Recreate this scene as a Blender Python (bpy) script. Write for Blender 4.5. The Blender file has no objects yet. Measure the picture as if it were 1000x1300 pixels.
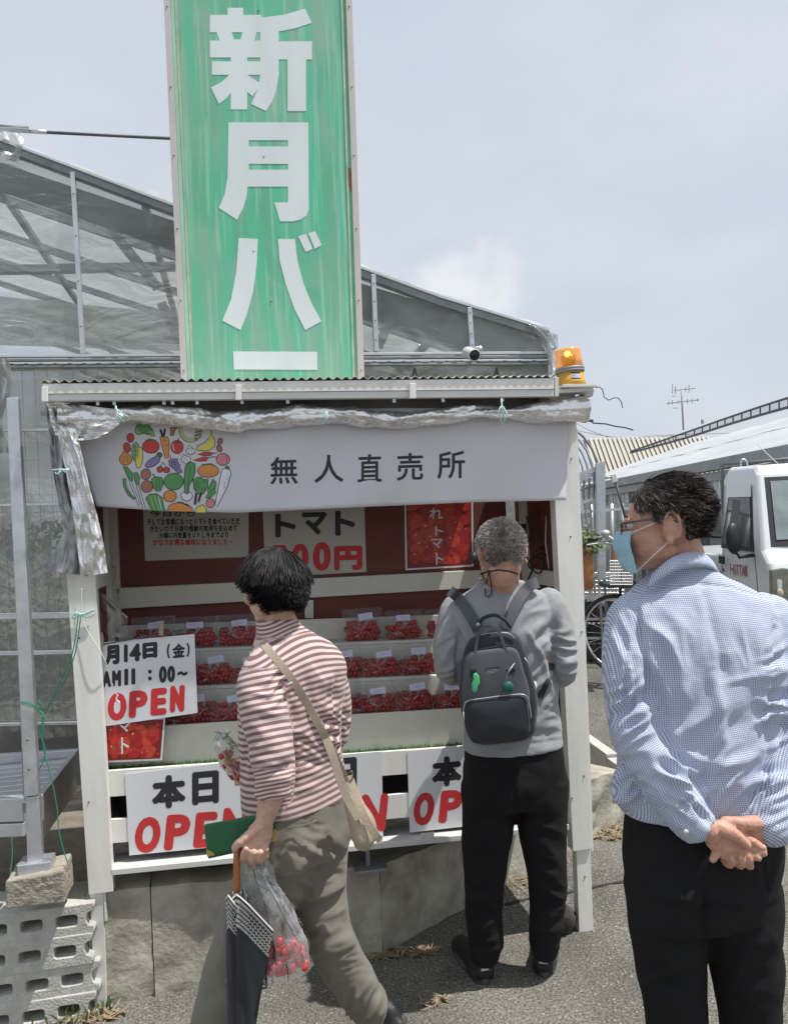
import bpy, math, random
import numpy as np
from mathutils import Vector, Matrix, noise as mnoise

scene = bpy.context.scene
rnd = random.Random(7)
# ------------------------------------------------------------------ camera
F = 1010.0; TH = math.radians(.8); RO = .047; H = 1.58
fw = Vector((0, math.cos(TH), math.sin(TH)))
r0 = Vector((1, 0, 0)); u0 = Vector((0, -math.sin(TH), math.cos(TH)))
rt = r0*math.cos(RO) - u0*math.sin(RO); up = r0*math.sin(RO) + u0*math.cos(RO)
CAM = Vector((0, 0, H))
cd = bpy.data.cameras.new('camera'); cam = bpy.data.objects.new('camera', cd)
scene.collection.objects.link(cam); scene.camera = cam
cd.sensor_fit = 'VERTICAL'; cd.sensor_height = 24; cd.lens = F/1300*24
cd.clip_start = .05; cd.clip_end = 600
mm = Matrix.Identity(4)
for i in range(3):
    mm[i][0] = rt[i]; mm[i][1] = up[i]; mm[i][2] = -fw[i]; mm[i][3] = CAM[i]
cam.matrix_world = mm
# ------------------------------------------------------------------ light
EL = math.radians(67)
tosun = Vector((.975*math.cos(EL), -.22*math.cos(EL), math.sin(EL))).normalized()
sl = bpy.data.lights.new('sun', 'SUN'); sl.energy = 4.2; sl.angle = math.radians(.6); sl.color = (1, .965, .91)
so = bpy.data.objects.new('sun', sl); scene.collection.objects.link(so)
so.rotation_euler = (-tosun).to_track_quat('-Z', 'Y').to_euler()
so.location = (3, -2, 8)
w = bpy.data.worlds.new('World'); scene.world = w; w.use_nodes = True
nt = w.node_tree; bg = nt.nodes['Background']
sky = nt.nodes.new('ShaderNodeTexSky'); sky.sky_type = 'NISHITA'; sky.sun_disc = False
sky.sun_elevation = EL; sky.sun_rotation = math.atan2(tosun.x, tosun.y); sky.dust_density = 3; sky.air_density = 1.2
tc = nt.nodes.new('ShaderNodeTexCoord')
def wn(t, **k):
    n = nt.nodes.new(t)
    for a, b in k.items(): setattr(n, a, b)
    return n
mp = wn('ShaderNodeMapping'); mp.inputs['Scale'].default_value = (1, 1, 2.2)
nz = wn('ShaderNodeTexNoise'); nz.inputs['Scale'].default_value = 2.6; nz.inputs['Detail'].default_value = 7; nz.inputs['Roughness'].default_value = .55
nt.links.new(tc.outputs['Generated'], mp.inputs[0]); nt.links.new(mp.outputs[0], nz.inputs['Vector'])
cr = wn('ShaderNodeValToRGB'); cr.color_ramp.elements[0].position = .38; cr.color_ramp.elements[0].color = (5.7, 6.25, 7.15, 1)
cr.color_ramp.elements[1].position = .72; cr.color_ramp.elements[1].color = (6.8, 7.1, 7.6, 1)
nt.links.new(nz.outputs['Fac'], cr.inputs[0])
mx = wn('ShaderNodeMixRGB'); mx.inputs[0].default_value = .86
nt.links.new(sky.outputs[0], mx.inputs[1]); nt.links.new(cr.outputs[0], mx.inputs[2])
# one bank of cumulus low behind the greenhouse
cdir = (fw*F + rt*(585-500) + up*(650-368)).normalized()
cdir.z *= 2.0
dt = wn('ShaderNodeVectorMath', operation='DISTANCE'); dt.inputs[1].default_value = cdir
mp2 = wn('ShaderNodeMapping'); mp2.inputs['Scale'].default_value = (1, 1, 1)
nz2 = wn('ShaderNodeTexNoise'); nz2.inputs['Scale'].default_value = 16; nz2.inputs['Detail'].default_value = 6
nt.links.new(tc.outputs['Generated'], nz2.inputs['Vector'])
mp2.inputs['Scale'].default_value = (1, 1, 2.0); nt.links.new(tc.outputs['Generated'], mp2.inputs[0]); nt.links.new(mp2.outputs[0], dt.inputs[0])
ad = wn('ShaderNodeMath', operation='MULTIPLY_ADD'); ad.inputs[1].default_value = -.2; ad.inputs[2].default_value = .1
nt.links.new(nz2.outputs['Fac'], ad.inputs[0])
ad2 = wn('ShaderNodeMath', operation='ADD'); nt.links.new(dt.outputs['Value'], ad2.inputs[0]); nt.links.new(ad.outputs[0], ad2.inputs[1])
mr = wn('ShaderNodeMapRange'); mr.inputs['From Min'].default_value = .03; mr.inputs['From Max'].default_value = .105
mr.inputs['To Min'].default_value = .8; mr.inputs['To Max'].default_value = 0
nt.links.new(ad2.outputs[0], mr.inputs[0])
mx2 = wn('ShaderNodeMixRGB'); mx2.inputs[2].default_value = (7.5, 7.7, 8.0, 1)
nt.links.new(mr.outputs[0], mx2.inputs[0]); nt.links.new(mx.outputs[0], mx2.inputs[1])
nt.links.new(mx2.outputs[0], bg.inputs[0]); bg.inputs[1].default_value = .1
scene.view_settings.view_transform = 'Standard'; scene.view_settings.look = 'None'
scene.view_settings.exposure = .2; scene.view_settings.gamma = 1
scene.cycles.max_bounces = 8; scene.cycles.transparent_max_bounces = 24
scene.cycles.diffuse_bounces = 4

# ------------------------------------------------------------------ pixel <-> place helpers
A0 = Vector((-1.0638, 2.6797, 0)); YAW = math.radians(11.4)
SE = Vector((math.cos(YAW), math.sin(YAW), 0)); SN = Vector((-math.sin(YAW), math.cos(YAW), 0))
def ray(x, y): return fw*F + rt*(x-500) + up*(650-y)
def gz(x, y, z=0.):
    d = ray(x, y); return CAM + d*((z-H)/d.z)
def aty(x, y, Y):
    d = ray(x, y); return CAM + d*(Y/d.y)
def atx(x, y, X):
    d = ray(x, y); return CAM + d*(X/d.x)
def S(x, y, w_=0.):
    d = ray(x, y); o = A0 + SN*w_
    return CAM + d*((o-CAM).dot(SN)/d.dot(SN))
def T(u, w_, z): return A0 + SE*u + SN*w_ + Vector((0, 0, z))
def U(p): return (Vector(p)-A0).dot(SE)

# ------------------------------------------------------------------ mesh helpers
class MB:
    def __init__(s): s.v = []; s.f = []; s.m = []; s.sm = []
    def add(s, vs, fs, mi=0, smooth=False):
        b = len(s.v); s.v += [tuple(x) for x in vs]
        for f in fs:
            s.f.append([b+i for i in f]); s.m.append(mi); s.sm.append(smooth)
        return s
    def poly(s, pts, mi=0): return s.add(pts, [list(range(len(pts)))], mi)
    def prism(s, pts, off, mi=0):
        n = len(pts); pts = [Vector(p) for p in pts]; off = Vector(off)
        vs = pts + [p+off for p in pts]
        fs = [list(range(n)), list(range(2*n-1, n-1, -1))] + [[i, i+n, (i+1) % n+n, (i+1) % n] for i in range(n)]
        return s.add(vs, fs, mi)
    def slab(s, px, w0, w1, mi=0):
        return s.prism([S(x, y, w0) for x, y in px], SN*(w1-w0), mi)
    def box(s, c, sx, sy, sz, ax=None, mi=0):
        c = Vector(c)
        if ax is None: ax = (Vector((1, 0, 0)), Vector((0, 1, 0)), Vector((0, 0, 1)))
        a, b, d = [Vector(q) for q in ax]
        vs = [c + a*(i*sx/2) + b*(j*sy/2) + d*(k*sz/2) for k in (-1, 1) for j in (-1, 1) for i in (-1, 1)]
        return s.add(vs, [[0, 2, 3, 1], [4, 5, 7, 6], [0, 1, 5, 4], [2, 6, 7, 3], [0, 4, 6, 2], [1, 3, 7, 5]], mi)
    def beam(s, p, q, a, b, upv=(0, 0, 1), mi=0):
        p = Vector(p); q = Vector(q); d = (q-p); L = d.length; d.normalize()
        x = d.cross(Vector(upv)); x.normalize(); y = x.cross(d)
        return s.box((p+q)/2, L, a, b, (d, x, y), mi)
    def loft(s, rings, mi=0, cap=True, smooth=True, closed=True):
        n = len(rings[0]); vs = [p for r in rings for p in r]; fs = []
        for i in range(len(rings)-1):
            for j in range(n if closed else n-1):
                k = (j+1) % n
                fs.append([i*n+j, i*n+k, (i+1)*n+k, (i+1)*n+j])
        if cap and closed:
            fs.append(list(range(n-1, -1, -1))); fs.append([(len(rings)-1)*n+j for j in range(n)])
        return s.add(vs, fs, mi, smooth)
    def tube(s, pts, r, n=8, mi=0, cap=True, rz=None):
        pts = [Vector(p) for p in pts]
        rs = r if isinstance(r, (list, tuple)) else [r]*len(pts)
        rings = []; ref = None
        for i, p in enumerate(pts):
            t = (pts[min(i+1, len(pts)-1)] - pts[max(i-1, 0)]).normalized()
            if ref is None:
                ref = Vector((0, 0, 1)) if abs(t.z) < .9 else Vector((0, 1, 0))
            x = ref - t*ref.dot(t); x.normalize(); ref = x; y = t.cross(x)
            rr = rs[i]; ra, rb = rr if isinstance(rr, tuple) else (rr, rr)
            rings.append([p + x*(ra*math.cos(2*math.pi*j/n)) + y*(rb*math.sin(2*math.pi*j/n)) for j in range(n)])
        return s.loft(rings, mi, cap, n > 5)
    def lathe(s, base, axis, prof, n=20, mi=0, cap=True):
        base = Vector(base); axis = Vector(axis).normalized()
        x = axis.orthogonal().normalized(); y = axis.cross(x)
        rings = [[base + axis*h + (x*math.cos(2*math.pi*j/n) + y*math.sin(2*math.pi*j/n))*max(r, 1e-4) for j in range(n)] for r, h in prof]
        return s.loft(rings, mi, cap)
    def ell(s, c, a, b, d, n=12, m=8, mi=0):
        c = Vector(c)
        if not isinstance(a, Vector): a = Vector((a, 0, 0)); b = Vector((0, b, 0)); d = Vector((0, 0, d))
        rings = []
        for i in range(m+1):
            th = math.pi*(i+.02)/(m+.04)
            rings.append([c + d*(-math.cos(th)) + (a*math.cos(2*math.pi*j/n) + b*math.sin(2*math.pi*j/n))*math.sin(th) for j in range(n)])
        return s.loft(rings, mi, True)
    def sheet(s, fn, nu, nv, mi=0, thick=0, smooth=True):
        g = [[Vector(fn(i/nu, j/nv)) for i in range(nu+1)] for j in range(nv+1)]
        vs = [p for row in g for p in row]; W = nu+1
        fs = [[j*W+i, j*W+i+1, (j+1)*W+i+1, (j+1)*W+i] for j in range(nv) for i in range(nu)]
        return s.add(vs, fs, mi, smooth)
    def build(s, name, mats, parent=None, loc=None, bevel=0):
        me = bpy.data.meshes.new(name); me.from_pydata(s.v, [], s.f)
        for m_ in (mats if isinstance(mats, (list, tuple)) else [mats]): me.materials.append(m_)
        me.polygons.foreach_set('material_index', s.m); me.polygons.foreach_set('use_smooth', s.sm)
        me.update()
        o = bpy.data.objects.new(name, me); scene.collection.objects.link(o)
        if parent is not None:
            o.parent = parent; o.matrix_parent_inverse = parent.matrix_basis.inverted()
        if bevel:
            b = o.modifiers.new('bevel', 'BEVEL'); b.width = bevel; b.segments = 2; b.limit_method = 'ANGLE'; b.angle_limit = .7
        return o
def thing(name, label, cat, loc=(0, 0, 0), group=None):
    o = bpy.data.objects.new(name, None); scene.collection.objects.link(o); o.location = loc
    o.empty_display_size = .1; o['label'] = label; o['category'] = cat
    if group: o['group'] = group
    return o
def tag(o, label, cat, group=None):
    o['label'] = label; o['category'] = cat
    if group: o['group'] = group
    return o
def struct(o): o['kind'] = 'structure'; return o
def stuff(o, label=None, cat=None):
    o['kind'] = 'stuff'
    if label: o['label'] = label
    if cat: o['category'] = cat
    return o
def dup(root, delta, label=None, group=None, mat=None):
    r = root.copy(); scene.collection.objects.link(r)
    def kids(src, dst):
        for ch in [c for c in scene.objects if c.parent == src]:
            c = ch.copy(); scene.collection.objects.link(c); c.parent = dst; kids(ch, c)
    kids(root, r)
    r.location = Vector(root.location) + Vector(delta)
    if label: r['label'] = label
    if group: r['group'] = group
    return r

# ------------------------------------------------------------------ materials
def PM(name, col, rough=.6, metal=0., var=.0, vs=6., bump=0., bs=60., col2=None, spec=.5, alpha=1., streak=None, emit=0, sheen=0, trans=0., det=6, coat=0., sub=0.):
    m = bpy.data.materials.new(name); m.use_nodes = True; n = m.node_tree.nodes; l = m.node_tree.links
    p = n['Principled BSDF']; c = (*col, 1)
    p.inputs['Base Color'].default_value = c; p.inputs['Roughness'].default_value = rough
    p.inputs['Metallic'].default_value = metal; p.inputs['Specular IOR Level'].default_value = spec
    if sheen: p.inputs['Sheen Weight'].default_value = sheen
    if coat: p.inputs['Coat Weight'].default_value = coat
    if sub: p.inputs['Subsurface Weight'].default_value = sub; p.inputs['Subsurface Radius'].default_value = (.012, .005, .003); p.inputs['Subsurface Scale'].default_value = 1
    if alpha < 1: p.inputs['Alpha'].default_value = alpha
    if emit: p.inputs['Emission Color'].default_value = c; p.inputs['Emission Strength'].default_value = emit
    g = n.new('ShaderNodeNewGeometry')
    vec = g.outputs['Position']
    if streak:
        mpn = n.new('ShaderNodeMapping'); mpn.inputs['Scale'].default_value = streak; l.new(vec, mpn.inputs[0]); sv = mpn.outputs[0]
    else: sv = vec
    if var or col2:
        t = n.new('ShaderNodeTexNoise'); t.inputs['Scale'].default_value = vs; t.inputs['Detail'].default_value = det; t.inputs['Roughness'].default_value = .6
        l.new(sv, t.inputs['Vector'])
        r = n.new('ShaderNodeValToRGB'); r.color_ramp.elements[0].position = .3; r.color_ramp.elements[1].position = .7
        if col2: a, b = c, (*col2, 1)
        else: a = tuple(max(0, x*(1-var)) for x in col)+(1,); b = tuple(min(1, x*(1+var)) for x in col)+(1,)
        r.color_ramp.elements[0].color = a; r.color_ramp.elements[1].color = b
        l.new(t.outputs['Fac'], r.inputs[0]); l.new(r.outputs[0], p.inputs['Base Color'])
    if bump:
        t2 = n.new('ShaderNodeTexNoise'); t2.inputs['Scale'].default_value = bs; t2.inputs['Detail'].default_value = 5
        l.new(vec, t2.inputs['Vector'])
        b = n.new('ShaderNodeBump'); b.inputs['Strength'].default_value = min(1, bump); b.inputs['Distance'].default_value = .004
        l.new(t2.outputs['Fac'], b.inputs['Height']); l.new(b.outputs[0], p.inputs['Normal'])
    return m
def film(name, col, fac, var=.15, vs=3., rough=.25, streak=None, trl=.4, edge=.5):
    """clear or milky plastic sheet: see-through share with a glossy, slightly translucent skin"""
    m = bpy.data.materials.new(name); m.use_nodes = True; n = m.node_tree.nodes; l = m.node_tree.links
    for x in list(n):
        if x.type != 'OUTPUT_MATERIAL': n.remove(x)
    out = [x for x in n if x.type == 'OUTPUT_MATERIAL'][0]
    tr = n.new('ShaderNodeBsdfTransparent'); tr.inputs[0].default_value = (.96, .97, .97, 1)
    df = n.new('ShaderNodeBsdfDiffuse'); df.inputs[0].default_value = (*col, 1)
    tl = n.new('ShaderNodeBsdfTranslucent'); tl.inputs[0].default_value = (*col, 1)
    gl = n.new('ShaderNodeBsdfGlossy'); gl.inputs['Roughness'].default_value = rough
    m1 = n.new('ShaderNodeMixShader'); m1.inputs[0].default_value = trl; l.new(df.outputs[0], m1.inputs[1]); l.new(tl.outputs[0], m1.inputs[2])
    m2 = n.new('ShaderNodeMixShader'); l.new(tr.outputs[0], m2.inputs[1]); l.new(m1.outputs[0], m2.inputs[2])
    g = n.new('ShaderNodeNewGeometry'); mpn = n.new('ShaderNodeMapping'); mpn.inputs['Scale'].default_value = streak or (1, 1, 1)
    l.new(g.outputs['Position'], mpn.inputs[0])
    t = n.new('ShaderNodeTexNoise'); t.inputs['Scale'].default_value = vs; t.inputs['Detail'].default_value = 5; t.inputs['Distortion'].default_value = .6
    l.new(mpn.outputs[0], t.inputs['Vector'])
    r = n.new('ShaderNodeMapRange'); r.inputs['From Min'].default_value = .3; r.inputs['From Max'].default_value = .7
    r.inputs['To Min'].default_value = max(0, fac-var); r.inputs['To Max'].default_value = min(1, fac+var)
    l.new(t.outputs['Fac'], r.inputs[0]); l.new(r.outputs[0], m2.inputs[0])
    fr = n.new('ShaderNodeFresnel'); fr.inputs[0].default_value = 1.35
    ml = n.new('ShaderNodeMath'); ml.operation = 'MULTIPLY'; ml.inputs[1].default_value = edge; l.new(fr.outputs[0], ml.inputs[0])
    t3 = n.new('ShaderNodeTexNoise'); t3.inputs['Scale'].default_value = vs*2.2; t3.inputs['Detail'].default_value = 3; t3.inputs['Distortion'].default_value = 1.2; l.new(mpn.outputs[0], t3.inputs['Vector'])
    bp_ = n.new('ShaderNodeBump'); bp_.inputs['Strength'].default_value = .6; bp_.inputs['Distance'].default_value = .05/max(1, vs*.5); l.new(t3.outputs['Fac'], bp_.inputs['Height'])
    for q_ in (df, gl, fr): l.new(bp_.outputs[0], q_.inputs['Normal'])
    m3 = n.new('ShaderNodeMixShader'); l.new(ml.outputs[0], m3.inputs[0]); l.new(m2.outputs[0], m3.inputs[1]); l.new(gl.outputs[0], m3.inputs[2])
    l.new(m3.outputs[0], out.inputs[0])
    return m
M = {}
M['paint'] = PM('white_paint', (.79, .78, .73), .5, var=.07, vs=22, streak=(1, 1, .12), bump=.12, bs=40)
M['paint2'] = PM('cream_board', (.66, .65, .57), .6, var=.07, vs=5, bump=.12, bs=40)
M['grey_paint'] = PM('grey_white_paint', (.66, .66, .63), .45, var=.06, vs=7, bump=.1)
M['red_wall'] = PM('oxide_red_board', (.15, .04, .028), .65, var=.22, vs=3, streak=(1, 1, 7), bump=.2)
M['galv'] = PM('galvanised_steel', (.56, .585, .61), .42, .75, var=.14, vs=14, bump=.08, bs=90)
M['alu'] = PM('brushed_aluminium', (.62, .64, .66), .4, .6, var=.08, vs=10)
M['dull_steel'] = PM('weathered_steel', (.27, .285, .29), .6, .4, var=.2, vs=12)
M['dark_steel'] = PM('dark_steel', (.1, .105, .11), .6, .3, var=.2, vs=12)
M['black'] = PM('black_plastic', (.02, .02, .021), .5, bump=.1)
M['screw'] = PM('screw_head', (.22, .22, .22), .4, .8)
M['concrete'] = PM('old_concrete', (.24, .22, .17), .95, col2=(.50, .475, .40), vs=9, bump=1, bs=55, det=10)
M['block'] = PM('cement_block', (.40, .395, .365), .95, col2=(.57, .56, .52), vs=22, bump=1, bs=120, det=10)
M['block2'] = PM('sandy_cement_block', (.27, .24, .19), .95, col2=(.38, .35, .29), vs=25, bump=1, bs=120, det=10)
M['print_black'] = PM('black_print', (.025, .025, .028), .6)
M['print_red'] = PM('red_print', (.60, .035, .04), .6)
M['paper'] = PM('laminated_paper', (.74, .75, .77), .3, var=.015, vs=3)
M['cloth_banner'] = PM('banner_cloth', (.61, .605, .635), .75, var=.02, vs=4, bump=.1, bs=200)
M['white_print'] = PM('white_lettering', (.70, .76, .76), .5, var=.06, vs=7, streak=(1, 1, .3))
M['twine_green'] = PM('green_twine', (.02, .25, .14), .6)
M['twine_white'] = PM('white_twine', (.75, .74, .7), .6)
M['twine_pale'] = PM('pale_green_tie', (.45, .66, .6), .6)
M['cable'] = PM('black_cable', (.015, .015, .015), .5)
M['cfilm'] = film('clear_bag_film', (.6, .61, .6), .05, .05, 30, .12, edge=.9)
M['gfilm'] = film('greenhouse_film', (.60, .63, .63), .44, .18, 1.7, .3, streak=(1, 1, 2.4), trl=.5, edge=.6)
M['gfilm2'] = film('cloudy_film', (.37, .38, .355), .84, .12, 2.5, .3, trl=.5, edge=.5)
M['tomato'] = PM('cherry_tomato_skin', (.42, .022, .018), .2, var=.35, vs=40, coat=.3)
M['label_paper'] = PM('bag_label_paper', (.60, .60, .74), .5)

# sign green: sun-bleached paint with vertical streaks
def sign_green():
    m = bpy.data.materials.new('weathered_green_paint'); m.use_nodes = True; n = m.node_tree.nodes; l = m.node_tree.links
    p = n['Principled BSDF']; p.inputs['Roughness'].default_value = .5
    g = n.new('ShaderNodeNewGeometry')
    def nz_(scale, st, lo, hi, dist=0):
        mpn = n.new('ShaderNodeMapping'); mpn.inputs['Scale'].default_value = st; l.new(g.outputs['Position'], mpn.inputs[0])
        t = n.new('ShaderNodeTexNoise'); t.inputs['Scale'].default_value = scale; t.inputs['Detail'].default_value = 8; t.inputs['Distortion'].default_value = dist
        l.new(mpn.outputs[0], t.inputs['Vector'])
        r = n.new('ShaderNodeMapRange'); r.inputs['From Min'].default_value = lo; r.inputs['From Max'].default_value = hi; l.new(t.outputs['Fac'], r.inputs[0])
        return r.outputs[0]
    a = nz_(4, (1, 1, .6), .40, .60, .8); b = nz_(17, (1, 1, .13), .44, .62, .3); c = nz_(60, (1, 1, .04), .52, .68)
    def mix(f, x, y):
        q = n.new('ShaderNodeMixRGB')
        if isinstance(f, float): q.inputs[0].default_value = f
        else: l.new(f, q.inputs[0])
        for i, z in ((1, x), (2, y)):
            if isinstance(z, tuple): q.inputs[i].default_value = (*z, 1)
            else: l.new(z, q.inputs[i])
        return q.outputs[0]
    ml = n.new('ShaderNodeMath'); ml.operation = 'MULTIPLY'; ml.inputs[1].default_value = .9; l.new(b, ml.inputs[0])
    ml2 = n.new('ShaderNodeMath'); ml2.operation = 'MULTIPLY'; ml2.inputs[1].default_value = .7; l.new(c, ml2.inputs[0])
    x = mix(a, (.11, .44, .27), (.24, .46, .33))
    x = mix(ml.outputs[0], x, (.09, .52, .32))
    x = mix(ml2.outputs[0], x, (.34, .62, .47))
    l.new(x, p.inputs['Base Color'])
    return m
M['sign'] = sign_green()
# woven aluminised sheet
def foil():
    m = bpy.data.materials.new('aluminised_mesh_sheet'); m.use_nodes = True; n = m.node_tree.nodes; l = m.node_tree.links
    p = n['Principled BSDF']; p.inputs['Metallic'].default_value = .78; p.inputs['Roughness'].default_value = .25
    g = n.new('ShaderNodeTexCoord')
    sep = n.new('ShaderNodeSeparateXYZ'); l.new(g.outputs['UV'], sep.inputs[0])
    hs = []
    for o, fq in (('X', 1.), ('Y', 1.)):
        mu = n.new('ShaderNodeMath'); mu.operation = 'MULTIPLY'; mu.inputs[1].default_value = 2*math.pi*110*fq; l.new(sep.outputs[o], mu.inputs[0])
        sn = n.new('ShaderNodeMath'); sn.operation = 'SINE'; l.new(mu.outputs[0], sn.inputs[0])
        pw = n.new('ShaderNodeMath'); pw.operation = 'GREATER_THAN'; pw.inputs[1].default_value = .78; l.new(sn.outputs[0], pw.inputs[0]); hs.append(pw)
    ad_ = n.new('ShaderNodeMath'); ad_.operation = 'MAXIMUM'; l.new(hs[0].outputs[0], ad_.inputs[0]); l.new(hs[1].outputs[0], ad_.inputs[1])
    mxx = n.new('ShaderNodeMixRGB'); mxx.inputs[1].default_value = (.88, .88, .87, 1); mxx.inputs[2].default_value = (.64, .64, .63, 1)
    l.new(ad_.outputs[0], mxx.inputs[0]); l.new(mxx.outputs[0], p.inputs['Base Color'])
    t = n.new('ShaderNodeTexNoise'); t.inputs['Scale'].default_value = 70; t.inputs['Detail'].default_value = 4
    ge = n.new('ShaderNodeNewGeometry'); l.new(ge.outputs['Position'], t.inputs['Vector'])
    b = n.new('ShaderNodeBump'); b.inputs['Strength'].default_value = .5; b.inputs['Distance'].default_value = .004
    l.new(t.outputs['Fac'], b.inputs['Height']); l.new(b.outputs[0], p.inputs['Normal'])
    return m
M['foil'] = foil()
# asphalt with exposed pale grit
def asphalt():
    m = bpy.data.materials.new('worn_asphalt'); m.use_nodes = True; n = m.node_tree.nodes; l = m.node_tree.links
    p = n['Principled BSDF']; p.inputs['Roughness'].default_value = .9
    g = n.new('ShaderNodeNewGeometry')
    big = n.new('ShaderNodeTexNoise'); big.inputs['Scale'].default_value = 1.1; big.inputs['Detail'].default_value = 9; big.inputs['Roughness'].default_value = .68; l.new(g.outputs['Position'], big.inputs['Vector'])
    fine = n.new('ShaderNodeTexNoise'); fine.inputs['Scale'].default_value = 120; fine.inputs['Detail'].default_value = 4; l.new(g.outputs['Position'], fine.inputs['Vector'])
    vo = n.new('ShaderNodeTexVoronoi'); vo.inputs['Scale'].default_value = 75; vo.inputs['Randomness'].default_value = 1; l.new(g.outputs['Position'], vo.inputs['Vector'])
    r1 = n.new('ShaderNodeValToRGB'); r1.color_ramp.elements[0].position = .32; r1.color_ramp.elements[0].color = (.10, .094, .080, 1)
    r1.color_ramp.elements[1].position = .7; r1.color_ramp.elements[1].color = (.235, .222, .19, 1); l.new(big.outputs['Fac'], r1.inputs[0])
    r2 = n.new('ShaderNodeValToRGB'); r2.color_ramp.elements[0].position = .35; r2.color_ramp.elements[0].color = (.45, .45, .45, 1)
    r2.color_ramp.elements[1].position = .7; r2.color_ramp.elements[1].color = (1.5, 1.5, 1.48, 1); l.new(fine.outputs['Fac'], r2.inputs[0])
    mu = n.new('ShaderNodeMixRGB'); mu.blend_type = 'MULTIPLY'; mu.inputs[0].default_value = 1; l.new(r1.outputs[0], mu.inputs[1]); l.new(r2.outputs[0], mu.inputs[2])
    # pale stones: a random share of the voronoi cells, only near the cell centre
    sp = n.new('ShaderNodeSeparateXYZ'); l.new(vo.outputs['Color'], sp.inputs[0])
    gt = n.new('ShaderNodeMath'); gt.operation = 'GREATER_THAN'; gt.inputs[1].default_value = .86; l.new(sp.outputs[0], gt.inputs[0])
    lt = n.new('ShaderNodeMath'); lt.operation = 'LESS_THAN'; lt.inputs[1].default_value = .30; l.new(vo.outputs['Distance'], lt.inputs[0])
    ml = n.new('ShaderNodeMath'); ml.operation = 'MULTIPLY'; l.new(gt.outputs[0], ml.inputs[0]); l.new(lt.outputs[0], ml.inputs[1])
    mz = n.new('ShaderNodeMixRGB'); mz.inputs[2].default_value = (.33, .32, .29, 1); l.new(ml.outputs[0], mz.inputs[0]); l.new(mu.outputs[0], mz.inputs[1])
    l.new(mz.outputs[0], p.inputs['Base Color'])
    b = n.new('ShaderNodeBump'); b.inputs['Strength'].default_value = .9; b.inputs['Distance'].default_value = .006
    ad_ = n.new('ShaderNodeMath'); ad_.operation = 'SUBTRACT'; l.new(fine.outputs['Fac'], ad_.inputs[0]); l.new(vo.outputs['Distance'], ad_.inputs[1])
    l.new(ad_.outputs[0], b.inputs['Height']); l.new(b.outputs[0], p.inputs['Normal'])
    return m
M['asphalt'] = asphalt()

# ------------------------------------------------------------------ glyphs (built-in font, one evaluation)
CH = sorted(set('無人直売所本日OPEN5月14金（）AM：0～円トマれそしてお客様にもっと食べいただきたので日頃の感謝気持ちを込め大幅内容量UP今までよりかな得値段りました。分HITAKら'))
_g = []
for c in CH:
    cu = bpy.data.curves.new('g', 'FONT'); cu.body = c; cu.resolution_u = 4; cu.size = 1
    o = bpy.data.objects.new('g', cu); scene.collection.objects.link(o); _g.append((c, o, cu))
dg = bpy.context.evaluated_depsgraph_get(); GL = {}
for c, o, cu in _g:
    me = bpy.data.meshes.new_from_object(o.evaluated_get(dg))
    v = np.array([tuple(q.co)[:2] for q in me.vertices]); f = [list(p.vertices) for p in me.polygons]
    lo = v.min(0); hi = v.max(0); sz = np.maximum(hi-lo, 1e-3)
    GL[c] = ((v-lo)/sz, f, sz); bpy.data.meshes.remove(me)
for c, o, cu in _g: bpy.data.objects.remove(o); bpy.data.curves.remove(cu)
def glyph(mb, c, x0, y0, x1, y1, place, bold=0., shear=0., slant=0., lift=0., mi=0, k0=0):
    """put one character into the pixel box; place(px, py, height) gives the point on the printed surface"""
    v, f, _ = GL[c]
    n = 1 if bold <= 0 else 9
    for k in range(n):
        a = 2*math.pi*k/8; dx, dy = (0, 0) if k == 0 else (bold*math.cos(a), bold*math.sin(a))
        b = bold if bold > 0 else 0
        pts = []
        for s_, t_ in v:
            X = x0+b + (x1-x0-2*b)*s_; Y = y1-b - (y1-y0-2*b)*t_
            X += slant*((y1-Y)-(y1-y0)/2); Y += shear*(X-(x0+x1)/2)
            pts.append(place(X+dx, Y+dy, lift + (k+k0)*4e-5))
        mb.add(pts, f, mi)
# ================================================================== GROUND
def gh(x, y):
    a = min(1, max(0, (y-4.4)/3.2)); a = a*a*(3-2*a)
    return .19*a + .012*mnoise.noise(Vector((x*.8, y*.8, 0)))*(1 if y > 1.5 else .3)
def ground():
    m = MB(); xs = [-80, -40, -20, -10, -6] + [-4+.25*i for i in range(41)] + [8, 12, 20, 40, 80]
    ys = [-20, -8, -3, 0] + [.5+.25*i for i in range(45)] + [13, 16, 22, 32, 50, 90, 160]
    vs = [(x, y, gh(x, y)) for y in ys for x in xs]; W = len(xs)
    m.add(vs, [[j*W+i, j*W+i+1, (j+1)*W+i+1, (j+1)*W+i] for j in range(len(ys)-1) for i in range(W-1)], 0, True)
    struct(m.build('asphalt_ground', M['asphalt']))
ground()
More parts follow.
